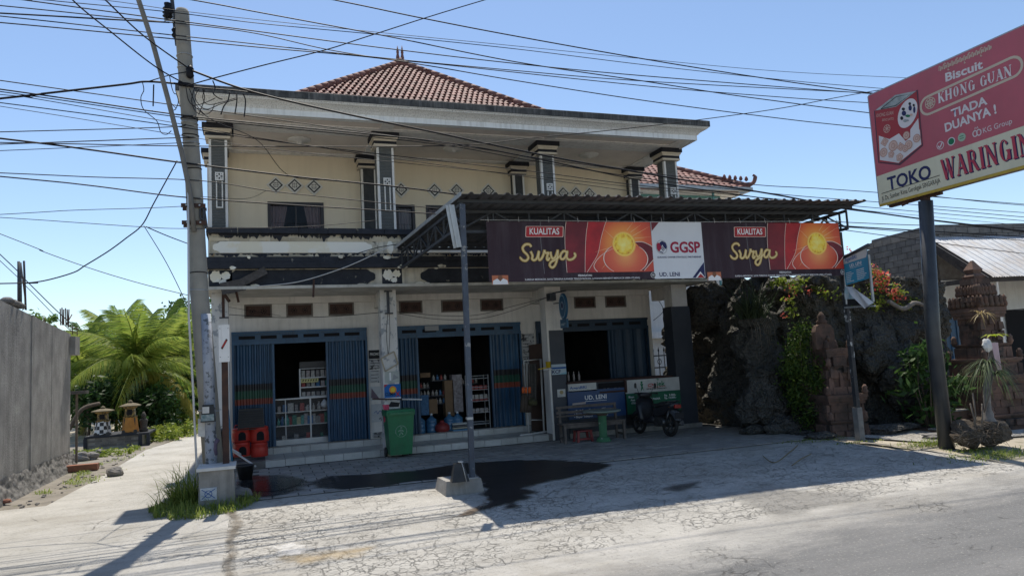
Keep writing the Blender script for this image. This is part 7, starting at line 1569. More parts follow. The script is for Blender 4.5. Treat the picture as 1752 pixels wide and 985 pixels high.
def check_mat():
    m, nt, b = _nt("checked_cloth"); ck_ = nt.nodes.new("ShaderNodeTexChecker"); ck_.inputs[3].default_value = 9; ck_.inputs[1].default_value = (.6, .6, .6, 1); ck_.inputs[2].default_value = (.015, .015, .017, 1); nt.links.new(_pos(nt), ck_.inputs[0]); nt.links.new(ck_.outputs[0], b.inputs["Base Color"]); return m
for (px, top, base, mcl, lb) in ((176, 697, 745, check_mat(), "left small shrine wrapped in black and white checked cloth"), (223, 687, 743, mat("orange_cloth", (.46, .21, .045), (.34, .15, .035), 6), "right small shrine wrapped in orange cloth")):
    c = fp(px, base, SY_+.3); c.z = zt; H = fp(px, top, SY_+.3).z-zt; s = thing("small_shrine", lb, "shrine", c, "small shrines on the platform")
    mb = MB(); mb.lathe(c, [(.22, 0), (.20, H*.1), (.16, H*.12), (.16, H*.48)], square=True); obj("pedestal", mb, m_sstone, s)
    mb = MB(); mb.grid(lambda u, v: (c.x+(.17+.04*v)*cos(2*pi*u+pi/4)*1.15, c.y+(.17+.04*v)*sin(2*pi*u+pi/4)*1.15, c.z+H*.50-H*.46*v+.01*sin(u*60)), 40, 4); obj("cloth_wrap", mb, mcl, s)
    mb = MB(); mb.lathe(c+V((0, 0, H*.48)), [(.15, 0), (.19, H*.05), (.14, H*.08), (.13, H*.30), (.17, H*.33), (.20, H*.37)], square=True); nb = obj("niche", mb, m_gilt, s)
    mb = MB(); mb.box(c.x-.07, c.x+.07, c.y-.155, c.y-.13, c.z+H*.58, c.z+H*.76); obj("niche_opening", mb, m_void, nb)
    mb = MB(); mb.lathe(c+V((0, 0, H*.85)), [(.27, 0), (.28, .03), (.15, H*.09), (.08, H*.11), (.04, H*.13), (.06, H*.16), (.015, H*.22)], square=True); obj("roof", mb, mat("shrine_thatch", (.16, .13, .07), (.1, .08, .05), 12) if mcl.name != "orange_cloth" else bpy.data.materials["shrine_thatch"], s)
c = fp(246, 738, SY_+.5); c.z = zt; stt = thing("stone_figure", "small grey stone guardian figure at the right end of the shrine platform", "statue", c)
mb = MB(); mb.lathe(c, [(.12, 0), (.14, .08), (.09, .12), (.11, .28), (.13, .36), (.06, .42)], 10); obj("body", mb, m_sstone, stt); mb = MB(); mb.lathe(c+V((0, 0, .42)), [(.05, 0), (.075, .06), (.06, .12), (.02, .2)], 10); obj("head", mb, m_sstone, stt)
p = [fp(130, 700, 26.5), fp(145, 692, 26.5), fp(165, 690, 26.6)]; lg = [fp(118, 735, 25.8), fp(140, 700, 26), fp(170, 690, 26.4)]
mb = MB(); mb.tube(bez(lg, 6), .06, 8); solo("fallen_log", mb, m_bark, "grey fallen palm log lying against the left end of the shrine platform", "log")
# rubbish, stones, weeds beside the lane
m_stone = mat("field_stone", (.22, .21, .20), (.15, .14, .13), 6, rough=.95); m_brick = mat("broken_brick", (.30, .135, .085), (.22, .10, .07), 8, rough=.95)
def rock(mb, c, r, seed, sq=(1, 1, .7), n=10):
    c = V(c); b = len(mb.v); mb.smooth = n > 24
    for i in range(n+1):
        for j in range(n):
            th, ph = pi*i/n, 2*pi*j/n; d = V((sin(th)*cos(ph), sin(th)*sin(ph), cos(th))); k = 1+.35*mnoise.noise(d*1.4+V((seed, 0, 0)))+.12*mnoise.noise(d*4+V((0, seed, 0)))+.30*(mnoise.voronoi(d*1.7+V((seed*.37, 0, seed)))[0][0]-.45)+(.07*mnoise.noise(d*9+V((seed, seed, 0)))+.035*mnoise.noise(d*21) if n > 24 else 0); mb.v.append(c+V((d.x*sq[0], d.y*sq[1], d.z*sq[2]))*r*k)
    for i in range(n):
        for j in range(n): mb.face((b+i*n+j, b+(i+1)*n+j, b+(i+1)*n+(j+1) % n, b+i*n+(j+1) % n))
    return mb
for (px, py, r, lb) in ((196, 813, .15, "squarish grey stone lying alone on the lane"), (207, 811, .05, "pebble right beside the squarish stone on the lane"), (140, 787, .20, "grey rubble stone nearest the end of the rough wall"), (156, 785, .16, "grey rubble stone with a split side near the weeds"), (172, 778, .14, "small grey rubble stone on the verge by the weeds"), (118, 785, .14, "rubble stone at the foot of the wall end"), (410, 853, .16, "smooth pale boulder at the right foot of the concrete block")):
    p = gs(px, py); solo("stone", rock(MB(), p+V((0, 0, r*.4)), r, px, (1.1, 1, .75), 9), m_stone, lb, "stone", origin=p)
p = gs(136, 805); mb = MB(); mb.box(p.x-.38, p.x+.38, p.y-.12, p.y+.12, 0, .14); solo("brick_piece", mb, m_brick, "long orange brick piece at the foot of the wall end", "brick")
p = gs(10, 862); solo("brick_piece", rock(MB(), p+V((0, 0, .05)), .06, 3, (1.5, 1, .6)), m_brick, "small orange brick bit at the bottom left by the wall", "brick", origin=p)
rub_ = MB()
for k in range(90):
    u = rnd.random(); y = 14+9*u; x = WX+.4+abs(rnd.gauss(0, .34)); rock(rub_, (x, y, -.004), rnd.uniform(.008, .035), k, sq=(1.2, 1, .5), n=5)
tag(obj("wall_rubble", rub_, m_stone), kind='stuff')
pl_ = thing("offering_post", "thin dark offering post with a small roof just beyond the wall end", "post", fp(123, 770, 21)); p = wl(pl_); mb = MB(); mb.bar((p.x+.1, 21, 0), (p.x+.1, 21, 1.75), .05); obj("post", mb, m_bark, pl_); mb = MB(); mb.box(p.x-.15, p.x+.33, 20.8, 21.2, 1.72, 1.80); obj("small_roof", mb, m_sstone, pl_)
mb = MB()
for i in range(26):
    y0, y1 = 12.6+.55*i, 12.6+.55*(i+1); f = lambda y: (-3.0-.12*(y < 17)*(17-y)*.6+.12*mnoise.noise(V((y*1.3, 0, 0)))) if y < 23.5 else -3.0+.12*(y-23.5)
    mb.quad((-4.4 if y0 < 20 else -7, y0, -.016), (f(y0), y0, -.016), (f(y1), y1, -.016), (-4.4 if y0 < 20 else -7, y1, -.016))
structure("lane_verge", mb, mat("verge_soil", (.25, .225, .19), (.17, .155, .13), 3.5, rough=1, bump=.8, bscale=26, patch=(.12, .13, .06), pk=(.56, .64), pscale=2.2, grime=(.36, .34, .31), gk=.5))
# grass round the block, weeds on the verge
gm = MB()
for k in range(4200):
    a = rnd.random(); x = rnd.uniform(-1.9, .05); y = rnd.uniform(11.2, 13.0)
    if -.9 < x < -.3 and y > 11.98: continue
    if ((x+.80)/.74)**2+((y-12.15)/.80)**2 > 1+.4*mnoise.noise(V((x*3, y*3, 0))): continue
    blade(gm, (x, y, gz(y)-.005), (rnd.gauss(0, .35), rnd.gauss(0, .35), 1), rnd.uniform(.10, .30), .013, rnd.uniform(.2, .9), 3)
for k in range(340):
    x = rnd.gauss(-1.05, .16); y = rnd.gauss(12.6, .2); blade(gm, (x, y, 0), (rnd.gauss(-.22, .32), rnd.gauss(-.1, .3), 1), rnd.uniform(.4, 1.15), rnd.uniform(.010, .02), rnd.uniform(.25, .8), 5)
tag(obj("grass_clump", gm, m_grs), "tuft of long green grass round the concrete block and pole foot", kind='stuff')
wm = MB()
for k in range(2600):
    y = rnd.uniform(15.5, 25); x = -3.35+rnd.gauss(-.25, .35)-.9*(y > 20.3)*rnd.random()
    if mnoise.noise(V((x*1.4, y*.9, 3))) < .02 or (y < 20 and x < WX+.3): continue
    blade(wm, (x, y, -.01), (rnd.gauss(0, .6), rnd.gauss(0, .6), 1), rnd.uniform(.05, .20), .018, .6, 2)
tag(obj("verge_grass", wm, m_grs), "weeds and grass on the verge left of the lane", kind='stuff')
wm = MB()
for k in range(46):
    y = rnd.uniform(22.2, 24.2); x = rnd.uniform(-5.2, -3.3); clumps(wm, (x, y, .03), (.16, .16, .06), 3, 12, .10, .05, .10)
for k in range(60):
    y = rnd.uniform(26, 36); x = -2.65+(y-27)*.26*(y > 27)+rnd.gauss(-.4, .3); clumps(wm, (x, y, .2), (.3, .3, .25), 3, 16, .16, .08, .2)
tag(obj("lane_weeds", wm, m_lfy), "low yellow-green weeds in front of the shrine platform and along the lane", kind='stuff')
# ------------------------------------------------------------------ right side: artificial rock wall, gate pillars, planting
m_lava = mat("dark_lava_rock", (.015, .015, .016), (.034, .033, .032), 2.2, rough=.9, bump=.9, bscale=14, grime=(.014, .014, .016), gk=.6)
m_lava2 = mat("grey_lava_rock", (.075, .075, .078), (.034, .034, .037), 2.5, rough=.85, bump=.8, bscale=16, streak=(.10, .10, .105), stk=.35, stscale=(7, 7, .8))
m_redb = mat("carved_red_brick", (.165, .098, .074), (.088, .062, .051), 5, rough=.95, bump=.5, bscale=26, grime=(.028, .026, .024), gk=.95, rnd_v=.25, patch=(.035, .033, .03), pk=(.56, .66), pscale=4)
m_mossb = mat("mossy_brick", (.10, .075, .06), (.17, .09, .06), 4, rough=.95, bump=.5, bscale=26, grime=(.03, .03, .027), gk=.6)
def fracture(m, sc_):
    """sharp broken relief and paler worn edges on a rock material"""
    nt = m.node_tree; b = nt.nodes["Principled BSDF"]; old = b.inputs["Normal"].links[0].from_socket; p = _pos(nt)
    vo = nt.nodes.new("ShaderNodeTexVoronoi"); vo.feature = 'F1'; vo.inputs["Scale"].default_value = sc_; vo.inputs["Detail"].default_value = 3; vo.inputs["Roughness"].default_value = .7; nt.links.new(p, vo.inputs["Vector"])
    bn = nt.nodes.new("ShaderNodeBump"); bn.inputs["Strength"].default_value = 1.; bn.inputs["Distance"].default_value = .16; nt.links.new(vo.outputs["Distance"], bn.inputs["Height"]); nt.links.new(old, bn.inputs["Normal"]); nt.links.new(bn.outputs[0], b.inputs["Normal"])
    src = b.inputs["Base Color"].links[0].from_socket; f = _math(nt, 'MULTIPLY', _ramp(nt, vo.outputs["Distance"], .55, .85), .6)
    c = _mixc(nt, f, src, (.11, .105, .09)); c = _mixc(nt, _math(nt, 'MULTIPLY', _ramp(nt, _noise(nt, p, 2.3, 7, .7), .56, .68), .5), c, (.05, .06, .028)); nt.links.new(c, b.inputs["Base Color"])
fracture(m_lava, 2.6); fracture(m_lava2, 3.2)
rw = thing("rock_wall", "tall dark artificial lava rock wall right of the shop driveway", "rock wall", (12, 15, 0))
path = bez([(12.6, 20.5), (11.85, 18.4), (11.5, 16.4), (11.5, 14.9), (12.0, 13.9), (12.9, 13.35), (14.2, 13.0), (15.6, 12.95), (16.6, 13.6)], 10)
def rk_(u, v):
    f = u*(len(path)-1); i = min(int(f), len(path)-2); p = path[i].lerp(path[i+1], f-i); d = (path[i+1]-path[i]).normalized(); n = V((-d.y, d.x, 0))*-1
    top = 3.72+.35*mnoise.noise(V((p.x*1.3, p.y*1.3, 9)))-.55*max(0, (p.x-13)/3.5)+.12*mnoise.noise(V((p.x*6, p.y*6, 2)))-.9*max(0, (p.y-17.5)/3)
    z = -.1+(top+.1)*v; q = V((p.x*.75, p.y*.75, z*.75)); a = .42*mnoise.noise(q)+.24*mnoise.noise(q*2.6)+.13*mnoise.noise(q*6.5)+.06*mnoise.noise(q*15)+.03*mnoise.noise(q*34)
    vd = mnoise.voronoi(q*2.1+V((.4*a, .3*a, 0)))[0]; a += .22*min(.5, vd[1]-vd[0])+.08*mnoise.voronoi(q*6)[0][0]-.12
    return p+n*(a+.15-.35*v)+V((0, 0, z))
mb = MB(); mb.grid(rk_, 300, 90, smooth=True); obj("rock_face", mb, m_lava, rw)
mb = MB(); mb.grid(lambda u, v: rk_(u, 1.)+V((.0, 0, 0))+(V((2.2, 2.0, .25*mnoise.noise(V((u*30, v*3, 0)))-.1))*v), 120, 6, smooth=False); obj("rock_top", mb, m_lava, rw)
def boulder(name, px, py, Y, r, sq, m, seed, n=44):
    c = fp(px, py, Y); o = obj(name, rock(MB(), c, r, seed, sq, n), m, rw); return c
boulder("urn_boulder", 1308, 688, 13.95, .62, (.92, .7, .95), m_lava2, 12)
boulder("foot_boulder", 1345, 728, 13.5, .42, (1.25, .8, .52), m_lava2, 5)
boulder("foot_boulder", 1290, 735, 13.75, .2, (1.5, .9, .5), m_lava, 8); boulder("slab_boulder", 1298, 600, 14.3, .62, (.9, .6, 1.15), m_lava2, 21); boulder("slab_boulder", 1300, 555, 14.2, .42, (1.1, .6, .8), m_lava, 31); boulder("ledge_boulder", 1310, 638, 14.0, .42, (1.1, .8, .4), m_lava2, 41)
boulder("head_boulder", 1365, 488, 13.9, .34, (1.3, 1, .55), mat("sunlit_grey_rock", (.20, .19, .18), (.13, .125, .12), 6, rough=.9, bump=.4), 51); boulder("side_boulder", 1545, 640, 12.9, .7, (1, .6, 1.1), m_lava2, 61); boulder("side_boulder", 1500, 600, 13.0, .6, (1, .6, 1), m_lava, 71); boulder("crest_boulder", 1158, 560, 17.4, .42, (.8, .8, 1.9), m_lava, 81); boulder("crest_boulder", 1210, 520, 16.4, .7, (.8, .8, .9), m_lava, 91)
# flat stones and sill at the foot
for i, (px, py, r, lb) in enumerate(((1375, 741, .22, "thin flat stone at the foot of the rock wall beside the bush"), (1405, 748, .25, "flat stone before the first brick gate pillar"), (1515, 738, .34, "long flat slab between the gate pillar and the billboard pole"), (1545, 733, .28, "broken flat slab left of the billboard pole"), (1600, 748, .20, "pale round stone at the foot of the billboard pole"))):
    p = gs(px, py); solo("flat_stone", rock(MB(), p+V((0, 0, r*.16)), r, i*9+2, (1.4, 1, .3), 10), m_lava2 if i < 4 else m_stone, lb, "stone", origin=p)
# Balinese brick gate pillars: stacked carved tiers
def tiers(parent, c, L, m, rot=0.):
    """L = list of (name, half-width, z0, z1, profile) ; each tier its own part, with small carved blocks standing proud"""
    for (nm, hw, z0, z1, kind) in L:
        mb = MB(); M = Matrix.Rotation(rot, 3, 'Z'); h = z1-z0
        prof = {'plain': [(hw, 0), (hw, h)], 'cornice': [(hw*.90, 0), (hw*.90, h*.3), (hw*.96, h*.32), (hw*.96, h*.6), (hw, h*.62), (hw, h)], 'base': [(hw, 0), (hw, h*.45), (hw*.95, h*.5), (hw*.95, h*.8), (hw*.9, h*.84), (hw*.9, h)], 'taper': [(hw, 0), (hw*.82, h)], 'finial': [(hw, 0), (hw*1.15, h*.15), (hw*.7, h*.3), (hw*.95, h*.5), (hw*.55, h*.75), (hw*.15, h)]}[kind]
        mb.lathe(c+V((0, 0, z0)), prof, square=True, M=M); t = obj(nm, mb, m, parent)
        if kind == 'finial': continue
        yield t, hw, z0, z1, kind
def pillar(c, L, label, m, rot=0., seed=1, name="gate_pillar"):
    r = random.Random(seed); t = thing(name, label, "gate pillar", c); bkm = MB(); bkm.box(-.5, .5, -.5, .5, -.5, .5, taper=.03); bm = bkm.mesh("brick", m)
    for tier, hw, z0, z1, kind in tiers(t, c, L, m, rot):
        if kind in ('plain', 'base'):
            rows = max(1, int((z1-z0)/.125)); hh = (z1-z0)/rows
            for side_ in (0, 3):
                R = Matrix.Rotation(rot+side_*pi/2, 4, 'Z')
                for q in range(rows):
                    x = -hw+(.0 if q % 2 else .07)
                    while x < hw-.03:
                        w_ = min(r.uniform(.16, .40), hw-x); pr = r.uniform(-.006, .018)+(.05 if r.random() < .2 else 0)
                        if w_ > .05: piece("brick", bm, tier, Matrix.Translation(c) @ R @ Matrix.Translation((x+w_/2, -hw-pr/2+.012, z0+hh*(q+.5))) @ Matrix.Diagonal((w_-.008, .05+pr, hh-.007, 1)))
                        x += w_
        if kind in ('cornice',):                  # upturned corner ornaments
            for sx in (-1, 1):
                for sy in (-1, 1):
                    M = Matrix.Rotation(rot, 3, 'Z'); mb = MB(); mb.lathe(c+M @ V((sx*hw*.92, sy*hw*.92, 0))+V((0, 0, z1)), [(.05, 0), (.07, .04), (.05, .10), (.06, .13), (.02, .19)], 6); obj("corner_ornament", mb, m, tier)
    return t
g1 = V((11.86, 12.58, 0)); rot1 = radians(-12)
p1 = pillar(g1, [("plinth", .43, -.05, .22, 'base'), ("plinth_moulding", .42, .22, .30, 'cornice'), ("lower_tier", .38, .30, .64, 'plain'), ("moulding", .46, .64, .84, 'cornice'), ("shaft_foot", .30, .84, 1.0, 'base'), ("shaft", .24, 1.0, 1.36, 'plain'), ("shaft_moulding", .27, 1.36, 1.44, 'cornice'), ("upper_shaft", .23, 1.44, 1.64, 'plain'), ("cap", .29, 1.64, 1.82, 'cornice')], "carved red brick gate pillar with a rounded tablet top behind the agency sign post", m_redb, rot1, 3)
for k, (dx, z0, z1, w_) in enumerate(((-.24, .86, 1.20, .13), (.24, .86, 1.15, .13), (-.20, 1.2, 1.40, .1), (.19, 1.15, 1.38, .1), (0, .90, 1.3, .1), (.1, 1.3, 1.5, .08))):
    M = Matrix.Rotation(rot1, 3, 'Z'); q = g1+M @ V((dx, -.22, 0)); mb = MB(); mb.box(-w_/2, w_/2, -.09, .09, z0, z1, M=Matrix.Translation(q) @ Matrix.Rotation(rot1, 4, 'Z'), taper=.02); obj("carved_block", mb, m_redb, p1)
M4 = Matrix.Translation(g1+V((-.22, -.05, 1.82))) @ Matrix.Rotation(rot1, 4, 'Z')
mb = MB(); mb.prism([M4 @ V((x, -.07, z)) for x, z in ((-.22, 0), (.22, 0), (.22, .38), (.17, .50), (.07, .55), (-.07, .55), (-.17, .50), (-.22, .38))], M4.to_3x3() @ V((0, .16, 0))); obj("tablet", mb, m_redb, p1)
mb = MB(); mb.lathe(M4 @ V((0, .01, .55)), [(.10, 0), (.12, .05), (.07, .1), (.09, .15), (.02, .26)], 8); obj("finial", mb, m_redb, p1)
mb = MB(); mb.lathe(M4 @ V((0.05, -.09, .22)), [(.02, -.06), (.05, 0), (.02, .06)], 8); obj("rosette", mb, m_mossb, p1)
g2 = V((15.15, 11.6, 0)); rot2 = radians(-6)
p2 = pillar(g2, [("plinth", .70, -.1, .16, 'plain'), ("plinth_moulding", .68, .16, .26, 'cornice'), ("lower_tier", .60, .26, .85, 'plain'), ("moulding", .66, .85, 1.06, 'cornice'), ("middle_tier", .48, 1.06, 1.30, 'plain'), ("upper_moulding", .51, 1.30, 1.42, 'cornice'), ("step_tier", .38, 1.42, 1.66, 'plain'), ("shaft_moulding", .40, 1.66, 1.74, 'cornice'), ("shaft", .28, 1.74, 2.30, 'plain'), ("cornice", .38, 2.30, 2.53, 'cornice'), ("crown_tier", .33, 2.53, 2.78, 'plain'), ("crown_block", .20, 2.78, 3.18, 'plain'), ("finial", .14, 3.18, 3.60, 'finial')], "larger many-tiered carved brick gate pillar at the right edge behind the rootball plant", m_redb, rot2, 5)
for k in range(14):
    dx = (-.5, -.36, -.2, 0, .2, .36, .5)[k % 7]; z0 = (2.55, 2.80)[k//7]; M = Matrix.Rotation(rot2, 3, 'Z'); q = g2+M @ V((-.36 if k < 7 else -.26, dx*(.72 if k < 7 else .45), 0)); mb = MB(); mb.lathe(q+V((0, 0, z0)), [(.05, 0), (.06, .05), (.04, .12), (.052, .17), (.015, .25)], 7); obj("antefix", mb, m_mossb, p2)
    q = g2+M @ V((dx*(.72 if k < 7 else .45), -.36 if k < 7 else -.26, 0)); mb = MB(); mb.lathe(q+V((0, 0, z0)), [(.05, 0), (.06, .05), (.04, .12), (.052, .17), (.015, .25)], 7); obj("antefix", mb, m_mossb, p2)
for k in range(10):
    dx = rnd.uniform(-.5, .5); z0 = rnd.uniform(1.45, 2.2); hw = .28 if z0 > 1.66 else .38; M4 = Matrix.Translation(g2) @ Matrix.Rotation(rot2, 4, 'Z'); mb = MB(); mb.box(dx*hw*2-.07, dx*hw*2+.07, -hw-.08, -hw+.02, z0, z0+.16, M=M4, taper=.015); obj("carved_block", mb, m_mossb if k % 2 else m_redb, p2)
of = thing("dry_offering", "dry straw leaf offering lying on the ledge of the larger gate pillar", "offering", fp(1680, 535, 11.1)); mb = MB(); c = wl(of)
for k in range(26): blade(mb, c+V((rnd.gauss(0, .06), rnd.gauss(0, .05), 0)), (rnd.gauss(0, 1), rnd.gauss(-.3, .5), rnd.gauss(.1, .3)), rnd.uniform(.15, .42), .03, .6, 3)
obj("straw", mb, m_dry, of)
# steps up to the gate
stp = thing("entrance_steps", "dark stone steps with pale worn treads left of the larger gate pillar", "steps", (14.1, 11.9, 0))
for k, (py, x0, x1) in enumerate(((737, 1618, 1685), (704, 1628, 1672), (677, 1634, 1682))):
    y = 11.3+.32*k; a, b = fp(x0, py, y), fp(x1, py, y); mb = MB(); mb.box(a.x, b.x+.2, y, y+.9, -.1, a.z); s_ = obj("step", mb, m_mossb, stp); mb = MB(); mb.box(a.x-.02, b.x+.2, y-.02, y+.4, a.z, a.z+.03); obj("tread", mb, m_conc, s_)
# shrubs
def shrub(px, py, Y, h, rw_, m, label, n=34, nl=30, L=.12, w_=.045, cat="bush", top=None, name="bush"):
    p = fp(px, py, Y); p.z = 0; t = thing(name, label, cat, p); mb = MB()
    for k in range(6): a = k*1.05; mb.tube([p+V((.06*cos(a), .06*sin(a), 0)), p+V((rw_*.4*cos(a), rw_*.4*sin(a), h*.5)), p+V((rw_*.5*cos(a+.4), rw_*.5*sin(a+.4), h*.9))], [.018, .012, .005], 5)
    obj("stem", mb, m_bark, t); mb = MB()
    for k in range(n):
        f = rnd.random(); z = h*(.08+.92*f); rr = rw_*(.45+.75*sin(pi*min(.97, f*.8+.12)))*(1 if f < .75 else 1.6*(1-f)+.55); a = rnd.uniform(0, 6.28); q = p+V((cos(a)*rr*rnd.uniform(.3, 1), sin(a)*rr*rnd.uniform(.3, 1), z))
        for j in range(nl): g = V((rnd.gauss(0, .11), rnd.gauss(0, .11), rnd.gauss(0, .12))); leaf_quad(mb, q+g, L*rnd.uniform(.6, 1.3), w_, V((rnd.gauss(0, .7), rnd.gauss(0, .7), rnd.gauss(.5, .5))))
    obj("leaves", mb, m, t); return t, p
m_bsh = leafmat("bush_leaf", (.018, .05, .012), (.10, .15, .025), .3)
t, p = shrub(1392, 738, 13.05, 2.32, .44, m_bsh, "narrow upright green bush between the rock wall and the first gate pillar", 120, 40, .10, .038)
t2, p_ = shrub(1592, 728, 11.9, 1.75, .58, leafmat("broad_leaf", (.016, .05, .014), (.07, .13, .03), .3), "broad-leaved green bush behind the billboard pole", 46, 16, .22, .085)
fl_ = leafmat("coral_flower", (.50, .075, .06), (.62, .15, .11), .3)
def flowers(owner, c, n, rad, s=.05):
    mb = MB()
    for k in range(n): q = V(c)+V((rnd.gauss(0, rad[0]), rnd.gauss(0, rad[1]), rnd.gauss(0, rad[2]))); [leaf_quad(mb, q+V((rnd.gauss(0, .04), rnd.gauss(0, .04), rnd.gauss(0, .04))), s*1.3, s) for _ in range(7)]
    obj("flower_cluster", mb, fl_, owner)
bgv = thing("bougainvillea", "coral-flowered bougainvillea tumbling over the rock wall beside the agency sign", "flowering plant", fp(1500, 500, 13.3)); mb = MB(); fm = MB(); bm_ = MB()
for (px, py, rx, rz, n) in ((1510, 495, .35, .25, 14), (1530, 505, .25, .2, 8), (1490, 470, .2, .2, 7), (1470, 450, .2, .15, 4), (1500, 520, .35, .12, 8), (1460, 505, .3, .2, 8), (1545, 520, .3, .15, 6), (1420, 500, .4, .12, 4)):
    c = fp(px, py, 13.2); clumps(mb, c, (rx, .25, rz), n, 13, .10, .055, .14)
    for k in range(5): e = c+V((rnd.gauss(0, rx), rnd.gauss(0, .2), rnd.gauss(0, rz))); bm_.tube([fp(1500, 525, 13.3), c.lerp(fp(1500, 525, 13.3), .4)+V((0, -.1, .12)), e], .009, 4)
for (px, py, n, s) in ((1502, 482, 6, .05), (1498, 465, 5, .045), (1491, 455, 3, .04), (1515, 478, 6, .055), (1518, 488, 4, .05), (1521, 503, 4, .045), (1545, 509, 4, .055), (1470, 440, 5, .05), (1455, 434, 4, .04), (1512, 496, 4, .04), (1528, 498, 3, .04), (1440, 432, 3, .04)): flowers(bgv, fp(px, py, 13.0), n, (.09, .08, .07), s)
obj("branch", bm_, m_bark, bgv); obj("leaves", mb, m_lfy, bgv); 
b2 = thing("flowering_climber", "thin yellow-green climber with red buds on the rock crest under the banner", "flowering plant", fp(1350, 485, 13.6)); mb = MB(); fm = MB(); bm_ = MB()
for (px, py, n) in ((1345, 482, 7), (1355, 492, 4), (1330, 485, 4), (1375, 480, 4), (1352, 530, 3), (1400, 490, 3), (1355, 512, 2)): clumps(mb, fp(px, py, 13.4), (.16, .15, .10), n, 12, .11, .06, .11)
for (px, py) in ((1350, 494), (1338, 540), (1360, 505), (1410, 500), (1385, 495)): flowers(b2, fp(px, py, 13.3), 2, (.05, .05, .04), .04)
for k in range(26):
    a = fp(1395+rnd.uniform(-40, 50), 500+rnd.uniform(-12, 22), 13.5); e = a+V((rnd.gauss(0, .35), rnd.gauss(-.2, .2), rnd.gauss(.05, .22))); bm_.tube([a, a.lerp(e, .5)+V((0, -.05, .06)), e], [.010, .007, .003], 4)
obj("branch", bm_, mat("dry_twig", (.17, .14, .11), (.11, .09, .07), 9), b2); obj("leaves", mb, m_lfy, b2); 
gp_ = thing("arching_grass", "large tuft of long dark arching grass on top of the rock wall under the banner", "grass plant", fp(1290, 540, 14.0)); mb = MB(); c = fp(1288, 545, 14.0)
for k in range(190): a = rnd.uniform(0, 6.28); blade(mb, c+V((rnd.gauss(0, .16), rnd.gauss(0, .08), 0)), (cos(a)*rnd.uniform(.1, .9), sin(a)*.5-.2, 1), rnd.uniform(.7, 1.5), .026, rnd.uniform(.15, .75), 6)
obj("blades", mb, leafmat("dark_blade", (.03, .05, .025), (.07, .09, .045), .25), gp_)
mb = MB()
for k in range(10): q = fp(1278+rnd.uniform(-8, 40), 545, 13.8); mb.tube([q, q+V((.02, -.1, -.2)), q+V((.05, -.08, -rnd.uniform(.4, .8)))], .006, 4)
obj("hanging_root", mb, bpy.data.materials["dry_twig"], gp_)
lg = [fp(1520, 515, 12.9), fp(1545, 528, 12.9), fp(1566, 518, 12.85), fp(1590, 527, 12.8)]; mb = MB(); mb.tube(bez(lg, 6), [.05]*6+[.06]*6+[.045]*7, 8); solo("dead_branch", mb, mat("bleached_wood", (.26, .23, .20), (.17, .15, .13), 12, rough=.9), "bleached dead branch lying along the rock crest left of the billboard pole", "branch")
# rootball plant by the billboard
rp = gs(1690, 765); rb = thing("rootball_plant", "grassy-headed ponytail plant lifted with its bare rootball, beside the billboard pole", "plant", rp)
for i, (px, py, r, s) in enumerate(((1655, 742, .27, 4), (1694, 738, .32, 9))): c = fp(px, py, rp.y+.05); obj("rootball", rock(MB(), c, r, s, (1.15, .9, .8), 14), mat("root_soil", (.11, .085, .06), (.06, .048, .036), 14, rough=1, bump=1., bscale=40) if i == 0 else bpy.data.materials["root_soil"], rb)
mb = MB()
for k in range(90): c = fp(rnd.uniform(1636, 1722), rnd.uniform(725, 758), rp.y-.22); mb.tube([c, c+V((rnd.gauss(0, .1), -.03, rnd.gauss(0, .05))), c+V((rnd.gauss(0, .16), -.02, rnd.gauss(-.05, .08)))], .004, 3)
obj("bare_roots", mb, bpy.data.materials["dry_twig"], rb)
st_ = [fp(1692, 728, rp.y), fp(1690, 700, rp.y), fp(1688, 660, rp.y), fp(1694, 625, rp.y), fp(1699, 585, rp.y)]; mb = MB(); mb.tube(bez(st_, 5), [.17]+[.13]*2+[.09]*2+[.06]*6+[.05]*10, 10); obj("stem", mb, mat("pale_bark", (.22, .20, .18), (.14, .13, .12), 9, bump=.4), rb)
for (a, b) in (((1668, 745), (1664, 672)), ((1676, 740), (1680, 690)), ((1668, 745), (1660, 690)), ((1684, 705), (1698, 640))): mb = MB(); mb.tube([fp(a[0], a[1], rp.y-.1), fp((a[0]+b[0])/2+3, (a[1]+b[1])/2, rp.y-.1), fp(b[0], b[1], rp.y-.1)], .014, 6); obj("bare_stem", mb, bpy.data.materials["dry_twig"], rb)
mb = MB()
for (px, py, n, L) in ((1690, 622, 90, .62), (1704, 640, 50, .55), (1682, 632, 36, .6)):
    c = fp(px, py, rp.y)
    for k in range(n): a = rnd.uniform(0, 6.28); blade(mb, c, (cos(a), sin(a)*.8, rnd.uniform(.15, 1.3)), L*rnd.uniform(.6, 1.2), .022, rnd.uniform(.7, 1.5), 6)
obj("strap_leaves", mb, leafmat("strap_leaf", (.06, .10, .045), (.14, .17, .08), .3), rb)
mb = MB(); c = fp(1700, 575, rp.y)
for k in range(9): a = k*.7; blade(mb, c, (cos(a), sin(a)*.7, .45), .30, .09, .5, 5)
obj("top_leaves", mb, leafmat("lime_leaf", (.26, .34, .03), (.42, .46, .05), .45), rb)
c = fp(1705, 610, rp.y-.15); mb = MB(); mb.grid(lambda u, v: c+V(((u-.5)*.2*(1-.4*v)+.04*v, .02*sin(u*7), .26-.5*v)), 5, 5); obj("tied_rag", mb, mat("pale_pink_rag", (.50, .36, .38), (.44, .33, .34), 9), rb)
c = fp(1689, 590, rp.y-.1); obj("white_bag", rock(MB(), c, .09, 5, (1, .8, 1.3), 8), m_paper, rb)
